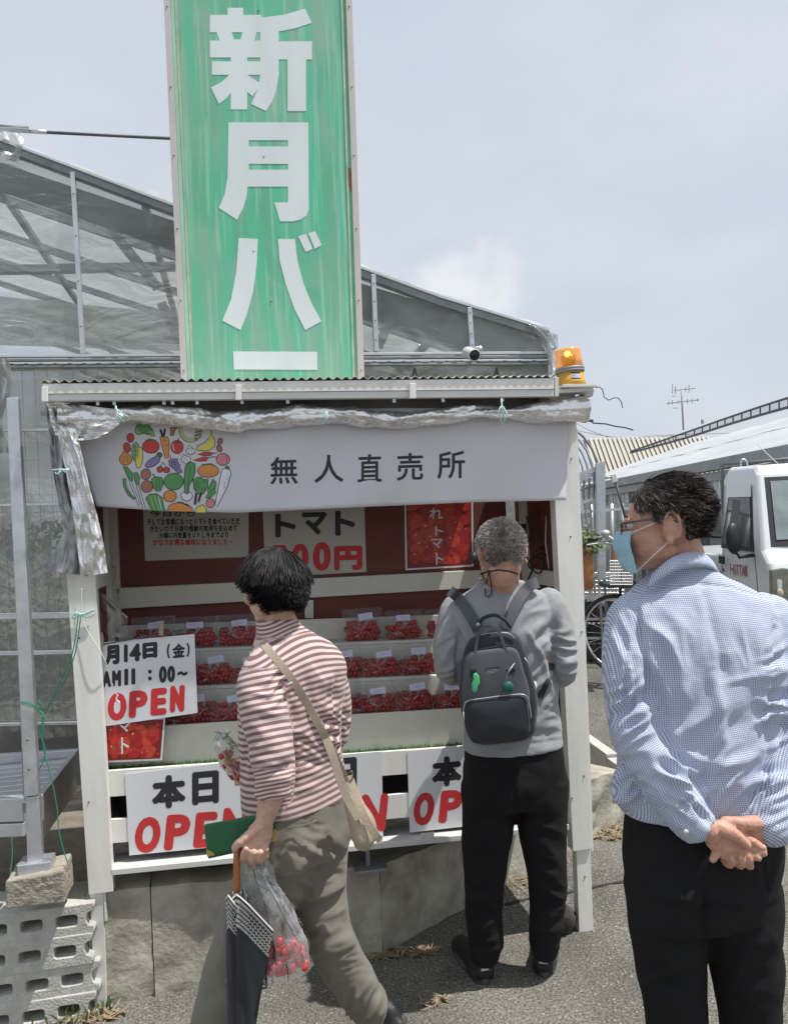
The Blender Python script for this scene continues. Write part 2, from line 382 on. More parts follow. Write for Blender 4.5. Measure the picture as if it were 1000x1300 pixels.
# loose grit and dry litter on the asphalt
m = MB()
for i in range(2600):
    x = rnd.uniform(-1.4, 2.2); y = rnd.uniform(2.3, 4.6) if i % 3 else rnd.uniform(4, 7.5); s_ = rnd.uniform(.0015, .0045)
    z = gh(x, y)
    a = rnd.random()*6; c = [(x+s_*math.cos(a+k*1.6)*rnd.uniform(.6, 1.2), y+s_*math.sin(a+k*1.6)*rnd.uniform(.6, 1.2), z-.001) for k in range(4)]
    m.add(c+[(x, y, z+s_*.9)], [[0, 1, 4], [1, 2, 4], [2, 3, 4], [3, 0, 4]], rnd.choice((0, 0, 1)))
M['grit'] = PM('pale_grit', (.38, .37, .34), .9); M['grit2'] = PM('brown_grit', (.2, .17, .12), .9)
stuff(m.build('grit', [M['grit'], M['grit2']]), 'loose pale grit scattered over the worn asphalt', 'grit')
M['leaf_dry'] = PM('dry_leaf', (.28, .19, .11), .8, var=.4, vs=60)
M['straw'] = PM('dry_straw', (.36, .30, .19), .8, var=.3, vs=60)
m = MB()
def litter(px, py, rx, ry, n, z=0.0):
    c = gz(px, py, z)
    for _ in range(n):
        a = rnd.random()*6.28; q = math.sqrt(rnd.random()); x = c.x+rx*q*math.cos(a); y = c.y+ry*q*math.sin(a); zz = max(z, gh(x, y))+rnd.uniform(.003, .012)
        if rnd.random() < .45:
            L = rnd.uniform(.012, .028); W_ = L*.35; b = rnd.random()*6.28; d = Vector((math.cos(b), math.sin(b), rnd.uniform(-.2, .5))); e = Vector((-d.y, d.x, rnd.uniform(-.4, .4)))
            p = Vector((x, y, zz)); m.add([p-d*L, p+e*W_+Vector((0, 0, .005)), p+d*L, p-e*W_+Vector((0, 0, .004))], [[0, 1, 2], [0, 2, 3]], 0)
        else:
            L = rnd.uniform(.02, .06); b = rnd.random()*6.28; d = Vector((math.cos(b), math.sin(b), rnd.uniform(-.05, .3)))*L; e = Vector((-math.sin(b), math.cos(b), 0))*.0012
            p = Vector((x, y, zz)); m.add([p-d-e, p-d+e, p+d+e, p+d-e], [[0, 1, 2, 3]], 1)
litter(768, 1058, .10, .10, 120); litter(500, 1212, .16, .03, 110); litter(550, 1272, .05, .03, 16); litter(235, 1228, .25, .03, 80)
litter(640, 1125, .13, .12, 60); litter(360, 1222, .2, .03, 50); litter(115, 1292, .12, .03, 70)
stuff(m.build('dry_leaf_litter', [M['leaf_dry'], M['straw']]), 'dry leaves and straw drifted along the foot of the concrete wall', 'leaves')

# ================================================================== RETAINING WALL + earth
wl = thing('retaining_wall', 'low stained concrete retaining wall running under the stall and back to the right', 'wall', gz(145, 1262))
a = gz(120, 1268)-SN*.055; b = gz(485, 1205)-SN*.03; c = gz(787, 1044)
def cblock(name, p, q, h0, h1, th=.13, rough_=.006, seed=0):
    d = (q-p); L = d.length; d.normalize(); nn = Vector((-d.y, d.x, 0)); m = MB(); nu = max(3, int(L/.03)); nv = 12
    def jit(v): return v + nn*(rough_*mnoise.noise(v*14+Vector((seed, 0, 0)))*2)+Vector((0, 0, rough_*mnoise.noise(v*11)))
    f = lambda s_, t_: jit(p + d*(L*s_) + Vector((0, 0, -.03 + (h0+(h1-h0)*s_+.03)*t_)))
    m.sheet(f, nu, nv)
    m.sheet(lambda s_, t_: jit(p + d*(L*s_) + Vector((0, 0, h0+(h1-h0)*s_))) + nn*(th*t_), nu, 3)
    m.sheet(lambda s_, t_: jit(q + Vector((0, 0, -.03+(h1+.03)*t_))) + nn*(th*s_), 3, nv)
    m.sheet(lambda s_, t_: jit(p + Vector((0, 0, -.03+(h0+.03)*t_))) + nn*(th*(1-s_)), 3, nv)
    return m.build(name, M['concrete'], wl)
d1 = (b-a)
cblock('concrete_block', a, a+d1*.2, .38, .375, seed=3)
cblock('concrete_block', a+d1*.2035, b-d1*.003, .37, .32, seed=8)
d2 = c-b
cblock('concrete_block', b+Vector((0, .002, 0)), b+d2*.62, .318, .29, th=.3, seed=5); cblock('concrete_block', b+d2*.623, c, .288, .27, th=.28, seed=12, rough_=.014)
m = MB()
E1 = [a+Vector((0, .1, .35)), b+Vector((0, .12, .30)), b+d2*.6+Vector((-.12, .2, .27)), c+Vector((-.2, .12, .25)), c+Vector((-.25, 1.6, .24)), Vector((-4, 6, .3)), Vector((-4, 2.9, .32))]
m.prism(E1, (0, 0, -.4))
M['soil'] = PM('grey_soil', (.13, .11, .085), .95, col2=(.24, .21, .165), vs=14, bump=1, bs=80)
struct(m.build('earth_bank', M['soil']))
kb = thing('kerb', 'precast concrete kerb running back beside the end of the retaining wall', 'kerb', (1.25, 4.2, 0))
for i in range(5):
    y0 = 4.05+i*.62; x0 = 1.32-.13*(i*.62); m = MB()
    p = Vector((x0, y0, -.05)); q = Vector((x0-.13*.61, y0+.612, -.05)); zt = .155+.02*i
    m.prism([p, p+Vector((-.07, 0, 0)), q+Vector((-.07, 0, 0)), q], (0, 0, zt+.05)); m.build('kerb_block', M['block'], kb, bevel=.005)
m = MB()
for i in range(11):
    a_ = i*1.1; pass
p = aty(715, 1166, 3.05); p.z = .045
m.ell(p, .045, .05, .065, 10, 7)
for i, v in enumerate(m.v):
    v = Vector(v); m.v[i] = tuple(v + (v-p)*.5*mnoise.noise(v*22))
M['rock'] = PM('dark_rock', (.045, .04, .036), .9, var=.4, vs=25, bump=1)
tag(m.build('rock', M['rock']), 'small dark rock lying against the right leg of the stall', 'rock')

M['crack'] = PM('dark_crack', (.035, .032, .028), .95)
ck = MB()
for pts in ([(640, 1150), (680, 1140), (700, 1138), (735, 1131), (762, 1126), (800, 1118), (870, 1108)],):
    P_ = []
    for (x0, y0), (x1, y1) in zip(pts, pts[1:]):
        for k in range(5): t = k/5; P_.append((x0+(x1-x0)*t+rnd.uniform(-1.5, 1.5), y0+(y1-y0)*t+rnd.uniform(-1.2, 1.2)))
    vs = []
    for i, (x, y) in enumerate(P_): w_ = rnd.uniform(.6, 2.0) if pts[0][1] < 1200 else rnd.uniform(.2, .6); a_ = gz(x, y-w_); b_ = gz(x, y+w_); a_.z = gh(a_.x, a_.y)+.003; b_.z = gh(b_.x, b_.y)+.003; vs += [a_, b_]
    ck.add(vs, [[2*i, 2*i+1, 2*i+3, 2*i+2] for i in range(len(P_)-1)])
struct(ck.build('asphalt_crack', M['crack']))

# ================================================================== STALL
stall = thing('farm_stall', 'white wooden unmanned farm stall with corrugated roof and stepped red backed shelves', 'market stall', A0)
def sl(name, px, w0, w1, mt, bevel=.0015, par=None):
    m = MB().slab(px, w0, w1); return m.build(name, mt, par or stall, bevel=bevel)
sl('post', [(69, 500), (108, 500), (144, 1132), (113, 1136)], 0, .045, M['paint'])
sl('post', [(697, 500), (730, 500), (751, 1078), (727, 1081)], 0, .05, M['paint'])
sl('leg', [(114, 1130), (131, 1128), (136, 1282), (121, 1285)], .008, .045, M['grey_paint'])
sl('leg_extension', [(131, 1128), (134, 1128), (136, 1170), (133, 1170)], .006, .04, M['grey_paint'])
sl('leg', [(731, 1079), (749, 1077), (753, 1184), (735, 1187)], .01, .05, M['paint'])
# ragged edge strip on the right post
m = MB(); pts = []
for i in range(30):
    t = i/29; x = 731+20*t + 2.2 + 1.2*mnoise.noise(Vector((i*.9, 3, 0))); pts.append((x, 545+535*t))
m.slab([(729+21*(i/29), 545+535*i/29) for i in range(29, -1, -1)] + pts, .02, .028)
m.build('edge_strip', M['grey_paint'], stall)
m = MB()
for i in range(1, 29):
    a1 = pts[i-1]; a2 = pts[i]
# screws
def screw(px, py, w_, r=.0035, par=None):
    p = S(px, py, w_); return MB().lathe(p+SN*.002, -SN, [(r, 0), (r, .003), (r*.6, .0045), (0.0001, .0047)], 10).build('screw', M['screw'], par or stall)
for x, y in ((712, 548), (725, 582), (717, 590), (724, 681), (738, 802), (741, 985), (726, 1013)): screw(x, y, -.001)
for x, y in ((101, 810), (113, 1018), (106, 560)): screw(x, y, -.001)
screw(742, 1113, .009); screw(119, 1147, .007)
# front planks and rails
pa1 = [(133, 979), (722, 938), (722, 967), (137, 1012)]
pa2 = [(137, 1041), (722, 989), (722, 1020), (140, 1071)]
sl('plank', pa1, .047, .062, M['paint']); sl('plank', pa2, .047, .062, M['paint'])
zb = S(142, 1104, 0).z
m = MB(); q0 = U(S(140, 1104)); q1 = U(S(722, 1046)); zr = S(722, 1047).z
m.add([T(q0, 0, zb), T(q1, 0, zr), T(q1, .14, zr), T(q0, .14, zb)] + [T(q0, 0, zb-.02), T(q1, 0, zr-.02), T(q1, .14, zr-.02), T(q0, .14, zb-.02)], [[0, 1, 2, 3], [7, 6, 5, 4], [4, 5, 1, 0], [1, 5, 6, 2], [2, 6, 7, 3], [0, 3, 7, 4]])
m.build('bottom_rail', M['grey_paint'], stall, bevel=.002)
sl('foot_rod', [(464, 1078), (469, 1078), (470, 1101), (465, 1101)], .06, .065, M['dull_steel'])
fp = S(470, 1100, .06); MB().box(fp, .12, .08, .006, (SE, SN, Vector((0, 0, 1)))).build('foot_plate', M['dull_steel'], stall)
MB().box(S(427, 1108, .02), .05, .03, .012, (SE, SN, Vector((0, 0, 1)))).build('bracket', M['grey_paint'], stall)
sl('bracket', [(534, 1058), (551, 1056), (551, 1067), (534, 1069)], -.004, -.001, M['grey_paint'])
# counter board, and a dark panel standing for the shade below it
ul = U(S(128, 900)); ur = U(S(722, 900)); 
zmat = S(500, 958, .07).z
def TB(name, u0_, u1_, w0, w1, z0, z1, mt, bevel=.0015, z0b=None, z1b=None, par=None):
    m = MB(); z0b = z0 if z0b is None else z0b; z1b = z1 if z1b is None else z1b
    vs = [T(u0_, w0, z0), T(u1_, w0, z0b), T(u1_, w1, z0b), T(u0_, w1, z0), T(u0_, w0, z1), T(u1_, w0, z1b), T(u1_, w1, z1b), T(u0_, w1, z1)]
    m.add(vs, [[3, 2, 1, 0], [4, 5, 6, 7], [0, 1, 5, 4], [1, 2, 6, 5], [2, 3, 7, 6], [3, 0, 4, 7]])
    return m.build(name, mt, par or stall, bevel=bevel)
M['dark_board_shade'] = PM('dark_board_and_shade', (.03, .03, .03), .8, var=.3)
zl = S(135, 976, .07).z; zrr = S(700, 938, .07).z
TB('counter_board', ul, ur, .066, .56, zl-.03, zl-.008, M['dark_board_shade'], z0b=zrr-.03, z1b=zrr-.008)
TB('shade_panel', ul, ur, .30, .31, zb-.02, zl-.032, M['dark_board_shade'], z0b=zr-.02, z1b=zrr-.032)  # near-black sheet added where the open underside is only in shade
# grass mat (turf blades joined)
M['turf'] = PM('artificial_turf', (.035, .10, .02), .8, col2=(.075, .17, .035), vs=60)
m = MB()
m.add([T(ul, .067, zl-.006), T(ur, .067, zrr-.006), T(ur, .2, zrr-.006), T(ul, .2, zl-.006)], [[0, 1, 2, 3]])
for i in range(6500):
    u_ = rnd.uniform(ul, ur); w_ = .068+.12*rnd.random()**1.3; z = zl+(zrr-zl)*(u_-ul)/(ur-ul)-.006; p = T(u_, w_, z); h = rnd.uniform(.008, .015); k = rnd.uniform(-.006, .006); e = Vector((rnd.uniform(-1, 1), rnd.uniform(-1, 1), 0))*.0012
    m.add([p-e, p+e, p+Vector((k, rnd.uniform(-.006, .006), h))], [[0, 1, 2]])
o = m.build('turf_mat', M['turf'], stall); o['kind'] = 'stuff'
# stepped shelf
Wb = .55
def zs(px, py, w_): return S(px, py, w_).z
steps = []
for (w0, w1, px, py, pxl, pyl) in ((.115, .235, 530, 904, 240, 921), (.235, .355, 515, 858, 240, 871), (.355, .475, 515, 812, 240, 823)):
    zR = S(px, py, w0+.02); zL = S(pxl, pyl, w0+.02); sg = (zR.z-zL.z)/(U(zR)-U(zL)); steps.append((w0, w1, zL.z, U(zL), sg))
uL = U(S(150, 800, .3)); uR = U(S(640, 800, .5))+.02
SL = U(S(146, 700, Wb)); SR = U(S(642, 700, Wb))
def stepz(k, u_): w0, w1, z, u0_, sg = steps[k]; return z+sg*(u_-u0_)
uA, uB = SL+.01, SR-.01
TB('riser_board', uA, uB, .115-.012, .115-.001, stepz(0, uA)-.16, stepz(0, uA)+.012, M['paint2'], z0b=stepz(0, uB)-.16, z1b=stepz(0, uB)+.012)
for k in range(3):
    w0, w1 = steps[k][:2]
    TB('shelf_board', uA, uB, w0, w1-.001, stepz(k, uA)-.012, stepz(k, uA), M['paint2'], z0b=stepz(k, uB)-.012, z1b=stepz(k, uB))
    if k < 2: TB('riser_board', uA, uB, w1, w1+.012, stepz(k, uA)-.012, stepz(k+1, uA)-.013, M['paint2'], z0b=stepz(k, uB)-.012, z1b=stepz(k+1, uB)-.013)
TB('riser_board', uA, uB, .476, .49, stepz(2, uA)-.012, stepz(2, uA)+.085, M['paint2'], z0b=stepz(2, uB)-.012, z1b=stepz(2, uB)+.085)
# back wall, side walls
zt = S(300, 500, 0).z
TB('back_wall', SL-.01, SR+.01, Wb, Wb+.012, zb, 2.02, M['red_wall'])
sl('back_batten', [(147, 747), (645, 722), (645, 744), (150, 773)], Wb-.03, Wb-.001, M['paint2'])
sl('back_stud', [(387, 762), (398, 762), (398, 785), (387, 785)], Wb-.02, Wb-.002, M['paint2'])
TB('side_wall', SL-.035, SL-.012, .05, Wb+.012, zb, 2.02, M['red_wall'])
TB('side_wall', SR+.055, SR+.075, .05, Wb+.012, zb, 2.02, M['red_wall'])
TB('side_batten', SL-.011, SL+.018, Wb-.03, Wb-.001, zl, 2.02, M['paint2'])
TB('side_batten', SL-.011, SL+.006, .36, .43, zl, 1.93, M['paint2'])
TB('side_batten', SL-.011, SL+.008, .06, .5, 1.40, 1.46, M['paint2'])
TB('side_batten', SR+.035, SR+.054, .40, .46, zl, 1.98, M['paint2'])
TB('side_batten', SR+.036, SR+.054, .07, .398, 1.66, 1.73, M['paint2'])
TB('side_batten', SR+.036, SR+.054, .07, .398, 1.30, 1.36, M['paint2'])
# roof
OV = -.12
uRL = U(S(54, 490, OV)); uRR = U(S(703, 480, OV)); zL1 = S(54, 487, OV).z; zR1 = S(703, 480, OV).z
def roofz(u_): return zL1+(zR1-zL1)*(u_-uRL)/(uRR-uRL)
sl('fascia', [(54, 487), (703, 480), (703, 494), (55, 500)], OV, OV+.02, M['paint'])
sl('fascia_rail', [(56, 500.5), (703, 494.5), (703, 503), (57, 509)], OV+.004, OV+.035, M['grey_paint'])
sl('fascia_joint', [(300, 486), (303, 486), (303, 498), (300, 498)], OV-.0015, OV-.0005, M['grey_paint'])
for x in (57, 303, 524):
    y = 485+(703-x)*.009; sl('clamp', [(x-4, y), (x+4, y), (x+4, y+19), (x-4, y+19)], OV-.012, OV-.003, M['paint'])
for x in (124, 145, 208, 219, 250, 307, 365, 500, 562, 637): # clip hooks under the rail
    y = 509-(x-57)*.0093; sl('hook', [(x-2, y), (x+2, y), (x+2.5, y+6), (x-1.5, y+6)], OV+.02, OV+.024, M['galv'], 0)
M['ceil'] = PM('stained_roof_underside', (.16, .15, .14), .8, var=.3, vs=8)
TB('roof_board', uRL+.03, uRR-.01, OV+.04, Wb+.1, zL1-.035, zL1-.025, M['ceil'], z0b=zR1-.035, z1b=zR1-.025)
TB('roof_beam', uRL+.03, uRR-.01, 0.0, .045, zL1-.10, zL1-.037, M['ceil'], z0b=zR1-.10, z1b=zR1-.037)
m = MB(); pitch = .0305; nW = int((uRR-uRL+.01)/pitch*8)
def cor(s_, t_):
    u_ = uRL-.005+s_*(uRR-uRL+.01); return T(u_, OV-.006+t_*.74, roofz(u_)+.008+.0045*math.sin(2*math.pi*(u_-uRL)/pitch)+.05*t_)
m.sheet(cor, nW, 2); b_ = len(m.v)
m.sheet(lambda s_, t_: cor(s_, t_)-Vector((0, 0, .0018)), nW, 2)
m.sheet(lambda s_, t_: cor(s_, 0)-Vector((0, 0, .0018*t_)), nW, 1)
M['corr'] = PM('corrugated_sheet', (.52, .51, .47), .5, var=.2, vs=12)
m.build('corrugated_roof', M['corr'], stall)
# right end bracket with lamp shelf
sl('fascia_end', [(704, 479), (709, 479), (709, 503), (704, 503)], OV+.002, OV+.15, M['grey_paint'])

# ================================================================== ALUMINISED SHEET, rolled under the eave, left end hanging
def uvify(o, uvs):
    uv = o.data.uv_layers.new(name='UVMap')
    idx = np.zeros(len(o.data.loops), dtype=np.int32); o.data.loops.foreach_get('vertex_index', idx)
    uv.data.foreach_set('uv', np.array(uvs)[idx].ravel())
fs = thing('reflective_sheet', 'crumpled silver reflective sheet rolled up under the stall eave with its left end hanging', 'reflective sheet', S(110, 530))
m = MB(); uvs = []
NU, NV = 420, 40
xc = [70, 100, 130, 160, 200, 300, 380, 440, 500, 540, 600, 640, 680, 742]
yc = [530, 531, 532, 527, 527, 536, 527, 528, 534, 531, 523, 525, 524, 520]
hc = [14, 15, 13, 9.5, 12, 11, 13, 10, 10, 10, 9, 6.5, 14, 17]
def roll(s_, t_):
    px = 76+s_*(742-76); py = float(np.interp(px, xc, yc)); hh = float(np.interp(px, xc, hc)); a_ = 2*math.pi*t_
    hh += 1.5*mnoise.noise(Vector((px*.03, 0, 5)))
    wr = 4.0*mnoise.noise(Vector((px*.035, math.cos(a_)*1.3+px*.012, math.sin(a_)*1.3))) + 2.4*abs(mnoise.noise(Vector((px*.11, math.cos(a_)*2, math.sin(a_)*2+px*.03)))) 
    r_ = (hh+wr)
    wr += 2.4*math.sin(a_*2+px*.021+3*mnoise.noise(Vector((px*.012, 1, 1))))+1.2*math.sin(a_*5-px*.035+4*mnoise.noise(Vector((px*.02, 4, 1))))
    c_ = S(px, py, -.055); k = 2.75/1010
    return c_ + Vector((0, 0, 1))*(r_*k*math.sin(a_)) - SN*(r_*k*1.15*math.cos(a_))
m.sheet(roll, NU, NV)
for j in range(NV+1):
    for i in range(NU+1): uvs.append((i/NU*2.6, j/NV*.28))
o = m.build('rolled_sheet', M['foil'], fs); uvify(o, uvs)
# hanging drape
def drape(lpts, rpts, wl_, wr_, seed, nu=26, nv=60, amp=.016, fq=5.):
    m = MB(); uvs = []; ts = [i/(len(lpts)-1) for i in range(len(lpts))]
    lx = [p[0] for p in lpts]; ly = [p[1] for p in lpts]; rx = [p[0] for p in rpts]; ry = [p[1] for p in rpts]
    def f(s_, t_):
        x0 = np.interp(t_, ts, lx); y0 = np.interp(t_, ts, ly); x1 = np.interp(t_, ts, rx); y1 = np.interp(t_, ts, ry)
        ww = wl_+(wr_-wl_)*s_ + amp*math.sin(s_*fq*2+seed+3*mnoise.noise(Vector((s_*2, t_*3, seed)))) + .012*mnoise.noise(Vector((s_*7, t_*16, seed))) + .02*mnoise.noise(Vector((s_*3, t_*6, seed+9)))
        return S(x0+(x1-x0)*s_, y0+(y1-y0)*s_, ww)
    m.sheet(f, nu, nv)
    for j in range(nv+1):
        for i in range(nu+1): uvs.append((i/nu*.25, j/nv*.7))
    return m, uvs
m, uvs = drape([(57, 512), (62, 545), (66, 590), (75, 640), (82, 672), (60, 725)], [(80, 518), (95, 560), (104, 600), (112, 650), (116, 690), (112, 731)], -.05, -.075, 1)
M['foil_dull'] = PM('striped_sheet_back', (.42, .43, .44), .35, .6, col2=(.20, .205, .21), vs=38, streak=(1.6, 1, .12), bump=.3)
o = m.build('hanging_sheet', M['foil_dull'], fs); uvify(o, uvs)
m, uvs = drape([(72, 538), (76, 560), (84, 600), (93, 650), (98, 690), (103, 733)], [(97, 545), (103, 570), (112, 610), (124, 655), (132, 690), (137, 727)], -.09, -.12, 4, amp=.01)
o = m.build('hanging_sheet', M['foil'], fs); uvify(o, uvs)
m, uvs = drape([(57, 508), (62, 520), (66, 540), (70, 552), (74, 556), (75, 560)], [(150, 520), (160, 528), (150, 540), (140, 548), (128, 556), (100, 560)], -.07, -.10, 6, amp=.008, fq=9)
o = m.build('sheet_flap', M['foil'], fs); uvify(o, uvs)
def tie(pts, name='sheet_tie', lab='pale green string tying up the silver sheet', mt=None, r=.003, w_=-.12):
    m = MB()
    for p in pts: m.tube([S(x, y, w_) for x, y in p], r, 6)
    o = m.build(name, mt or M['twine_pale'], fs); o['label'] = lab; return o
tie([[(636, 506), (637, 520), (640, 536)], [(637, 514), (632, 522), (637, 540)], [(638, 516), (645, 528), (640, 533)]], lab='pale green string tying the sheet near its right end', w_=-.115)
tie([[(415, 522), (416, 530), (412, 537)], [(415, 522), (412, 529), (414, 538)]], lab='pale green string tying the sheet in the middle', w_=-.115)
tie([[(147, 515), (150, 528), (158, 536)], [(146, 518), (154, 524), (163, 530)], [(150, 520), (148, 530), (152, 537)]], lab='pale green string tying the sheet near its left end', w_=-.115)
tie([[(66, 597), (78, 596), (88, 597)], [(78, 596), (74, 602), (70, 600)], [(78, 595), (84, 600), (87, 594)]], lab='pale green string round the hanging end of the sheet', w_=-.13)

# ================================================================== BANNER
bt = [(84, 548), (120, 541), (300, 536), (500, 532), (722, 534)]
bb = [(123, 643), (200, 648), (300, 651), (430, 645), (600, 637.5), (718, 635)]
def banner_w(px, py):
    t = max(0, min(1, (py-540)/100)); wv = .004*mnoise.noise(Vector((px*.012, py*.03, 3)))*t+.0025*mnoise.noise(Vector((px*.05+py*.04, py*.01, 8)))*t; return -.022-wv - .012*t*math.sin(px*.018+1) - .006*math.sin(px*.045+py*.03) - .035*max(0, (px-600)/120)**2*t*0.6
def BW(px, py, h=0.): return S(px, py, banner_w(px, py)-h)
m = MB()
def bnf(s_, t_):
    xt = 86+s_*(722-86); xb = 123+s_*(718-123)
    yt = np.interp(xt, [p[0] for p in bt], [p[1] for p in bt])-14; yb = np.interp(xb, [p[0] for p in bb], [p[1] for p in bb])
    x = xt+(xb-xt)*t_; y = yt+(yb-yt)*t_
    return BW(x, y)
m.sheet(bnf, 120, 24)
ban = m.build('banner', M['cloth_banner']); ban.modifiers.new('s', 'SOLIDIFY').thickness = .0008
tag(ban, 'white cloth banner with black lettering and a round vegetable drawing across the stall', 'banner')
m = MB()
for c, x0, x1, y0, y1 in (('無', 343, 378, 580, 614.5), ('人', 399, 436, 577.5, 612.5), ('直', 454, 484.5, 576.5, 612), ('売', 503.5, 537, 575, 610), ('所', 555, 590, 572.5, 607.5)):
    glyph(m, c, x0, y0, x1, y1, BW, bold=.55, shear=-.03, lift=.0012)
m.build('lettering', M['print_black'], ban)
# vegetable drawing: outlines and fills, drawn in the 1000x765 grid of the circle
VC = {'k': (.03, .025, .03), 'r': (.50, .06, .05), 'o': (.62, .26, .07), 'g': (.10, .30, .10), 'lg': (.28, .42, .16), 'y': (.68, .58, .12), 'p': (.22, .18, .36), 'b': (.36, .16, .11), 'w': (.72, .72, .78), 'pk': (.62, .22, .22), 'dg': (.05, .16, .06), 'mel': (.42, .47, .25)}
vm = {k: PM('ink_'+n_, VC[k], .7) for k, n_ in (('k', 'outline'), ('r', 'red'), ('o', 'orange'), ('g', 'green'), ('lg', 'light_green'), ('y', 'yellow'), ('p', 'purple'), ('b', 'brown'), ('w', 'white'), ('pk', 'pink'), ('dg', 'dark_green'), ('mel', 'melon'))}
vk = list(vm); m = MB(); lvl = [0]
def vp(pts, col, line=5):
    """closed shape: dark outline polygon behind, coloured polygon in front"""
    cx = sum(p[0] for p in pts)/len(pts); cy = sum(p[1] for p in pts)/len(pts); lvl[0] += 1; h0 = .0010+lvl[0]*1.2e-5
    n = len(pts)
    if line:
        out = []
        for i in range(n):
            a_ = pts[i-1]; b_ = pts[(i+1) % n]; tx, ty = b_[0]-a_[0], b_[1]-a_[1]; L = math.hypot(tx, ty) or 1
            nx, ny = ty/L, -tx/L; k = 1 if (nx*(pts[i][0]-cx)+ny*(pts[i][1]-cy)) > 0 else -1
            out.append((pts[i][0]+nx*k*line, pts[i][1]+ny*k*line))
        m.poly([BW(140+x/5.882, 530+y/5.882, h0) for x, y in out], vk.index('k'))
    m.poly([BW(140+x/5.882, 530+y/5.882, h0+.0004) for x, y in pts], vk.index(col))
def ve(cx, cy, rx, ry, col, rot=0, line=5, n=18):
    a_ = math.radians(rot); vp([(cx+rx*math.cos(t)*math.cos(a_)-ry*math.sin(t)*math.sin(a_), cy+rx*math.cos(t)*math.sin(a_)+ry*math.sin(t)*math.cos(a_)) for t in [2*math.pi*i/n for i in range(n)]], col, line)
def vl(pts, wd=5, col='k'):
    lvl[0] += 1
    for (x0, y0), (x1, y1) in zip(pts, pts[1:]):
        L = math.hypot(x1-x0, y1-y0) or 1; nx, ny = -(y1-y0)/L*wd/2, (x1-x0)/L*wd/2; lvl[0] += 1
        m.poly([BW(140+x/5.882, 530+y/5.882, .0016+lvl[0]*1.2e-5) for x, y in ((x0+nx, y0+ny), (x1+nx, y1+ny), (x1-nx, y1-ny), (x0-nx, y0-ny))], vk.index(col))
ve(600, 95, 84, 88, 'mel'); [vl([(rnd.uniform(620, 675), y), (rnd.uniform(625, 680), y+8)], 7) for y in range(80, 175, 12)]
ve(245, 80, 52, 38, 'g'); ve(215, 100, 26, 25, 'lg'); ve(285, 100, 30, 26, 'g'); vp([(290, 105), (320, 100), (330, 140), (315, 142)], 'lg')
vp([(448, 78), (505, 75), (480, 100), (470, 135), (452, 135), (455, 100)], 'b')
ve(152, 152, 24, 32, 'r'); ve(126, 225, 24, 35, 'r', -12); ve(116, 312, 44, 42, 'o'); vp([(85, 275), (95, 255), (130, 275)], 'o'); vl([(105, 290), (100, 340)], 3); vl([(125, 288), (135, 340)], 3)
ve(190, 250, 26, 62, 'lg'); ve(218, 300, 24, 78, 'y', 6); ve(188, 262, 17, 60, 'lg', 5)
vl([(180, 200), (180, 310)], 3); vl([(190, 200), (192, 310)], 3); vl([(172, 220), (205, 220)], 3); vl([(172, 250), (205, 250)], 3); vl([(172, 280), (205, 280)], 3)
ve(305, 215, 60, 50, 'r'); vp([(262, 165), (285, 172), (290, 155), (305, 172), (330, 168), (310, 185), (290, 188), (275, 182)], 'dg', 3)
vp([(372, 145), (430, 148), (440, 185), (432, 305), (415, 305), (385, 200)], 'o'); vl([(375, 90), (395, 145)], 18); vl([(410, 85), (400, 140)], 16); vl([(390, 175), (410, 170)], 4); vl([(420, 210), (434, 208)], 4)
ve(500, 220, 44, 48, 'r'); vl([(498, 180), (515, 152)], 5); vl([(480, 180), (500, 190), (520, 182)], 5); vl([(466, 200), (478, 250)], 5, 'w')
vp([(270, 345), (300, 315), (355, 285), (372, 300), (365, 330), (320, 365), (280, 372), (262, 360)], 'p'); ve(368, 280, 18, 16, 'dg')
ve(372, 388, 20, 20, 'r'); ve(422, 392, 21, 19, 'r'); vl([(372, 370), (396, 332), (422, 375)], 4)
for i, (x, y) in enumerate([(448, 330), (468, 320), (492, 318), (452, 352), (474, 344), (498, 340), (470, 368), (492, 362), (512, 360), (490, 386), (512, 382), (508, 404), (524, 402)]): ve(x, y, 12, 12, 'p', 0, 3, 9)
vl([(452, 315), (450, 282)], 5)
vp([(576, 265), (568, 250), (580, 235), (592, 206), (606, 228), (630, 245), (632, 262), (605, 275)], 'w', 5); vl([(590, 225), (585, 265)], 3); vl([(600, 225), (612, 265)], 3)
vp([(538, 330), (534, 305), (548, 292), (545, 278), (565, 288), (595, 300), (596, 325), (570, 342)], 'w', 5); vl([(555, 295), (552, 335)], 3); vl([(565, 295), (577, 332)], 3)
vp([(745, 100), (752, 100), (755, 135), (780, 165), (780, 210), (745, 240), (700, 248), (650, 240), (645, 228), (700, 205), (740, 165)], 'y'); vl([(645, 215), (700, 190), (740, 150)], 4)
ve(820, 178, 16, 22, 'b', 20); ve(815, 232, 17, 24, 'b', -20)
vp([(655, 275), (700, 262), (750, 260), (765, 268), (750, 282), (700, 285)], 'r', 4); vl([(765, 268), (800, 265)], 5); vp([(620, 320), (670, 305), (715, 295), (730, 305), (715, 322), (665, 325)], 'r', 4); vl([(730, 300), (775, 292), (800, 300)], 5)
ve(842, 313, 48, 42, 'pk'); vl([(860, 275), (872, 300), (868, 340)], 4)
ve(732, 398, 76, 46, 'o'); vp([(680, 352), (710, 358), (735, 385), (750, 360), (785, 358), (750, 345)], 'dg', 3)
vp([(835, 395), (860, 380), (895, 395), (898, 425), (870, 520), (795, 665), (788, 640), (815, 500)], 'w'); ve(873, 378, 14, 12, 'dg'); [vl([(872, y), (880, y)], 4) for y in (425, 445, 465)]; [vl([(848, y), (860, y-3)], 4) for y in (485, 505, 525)]
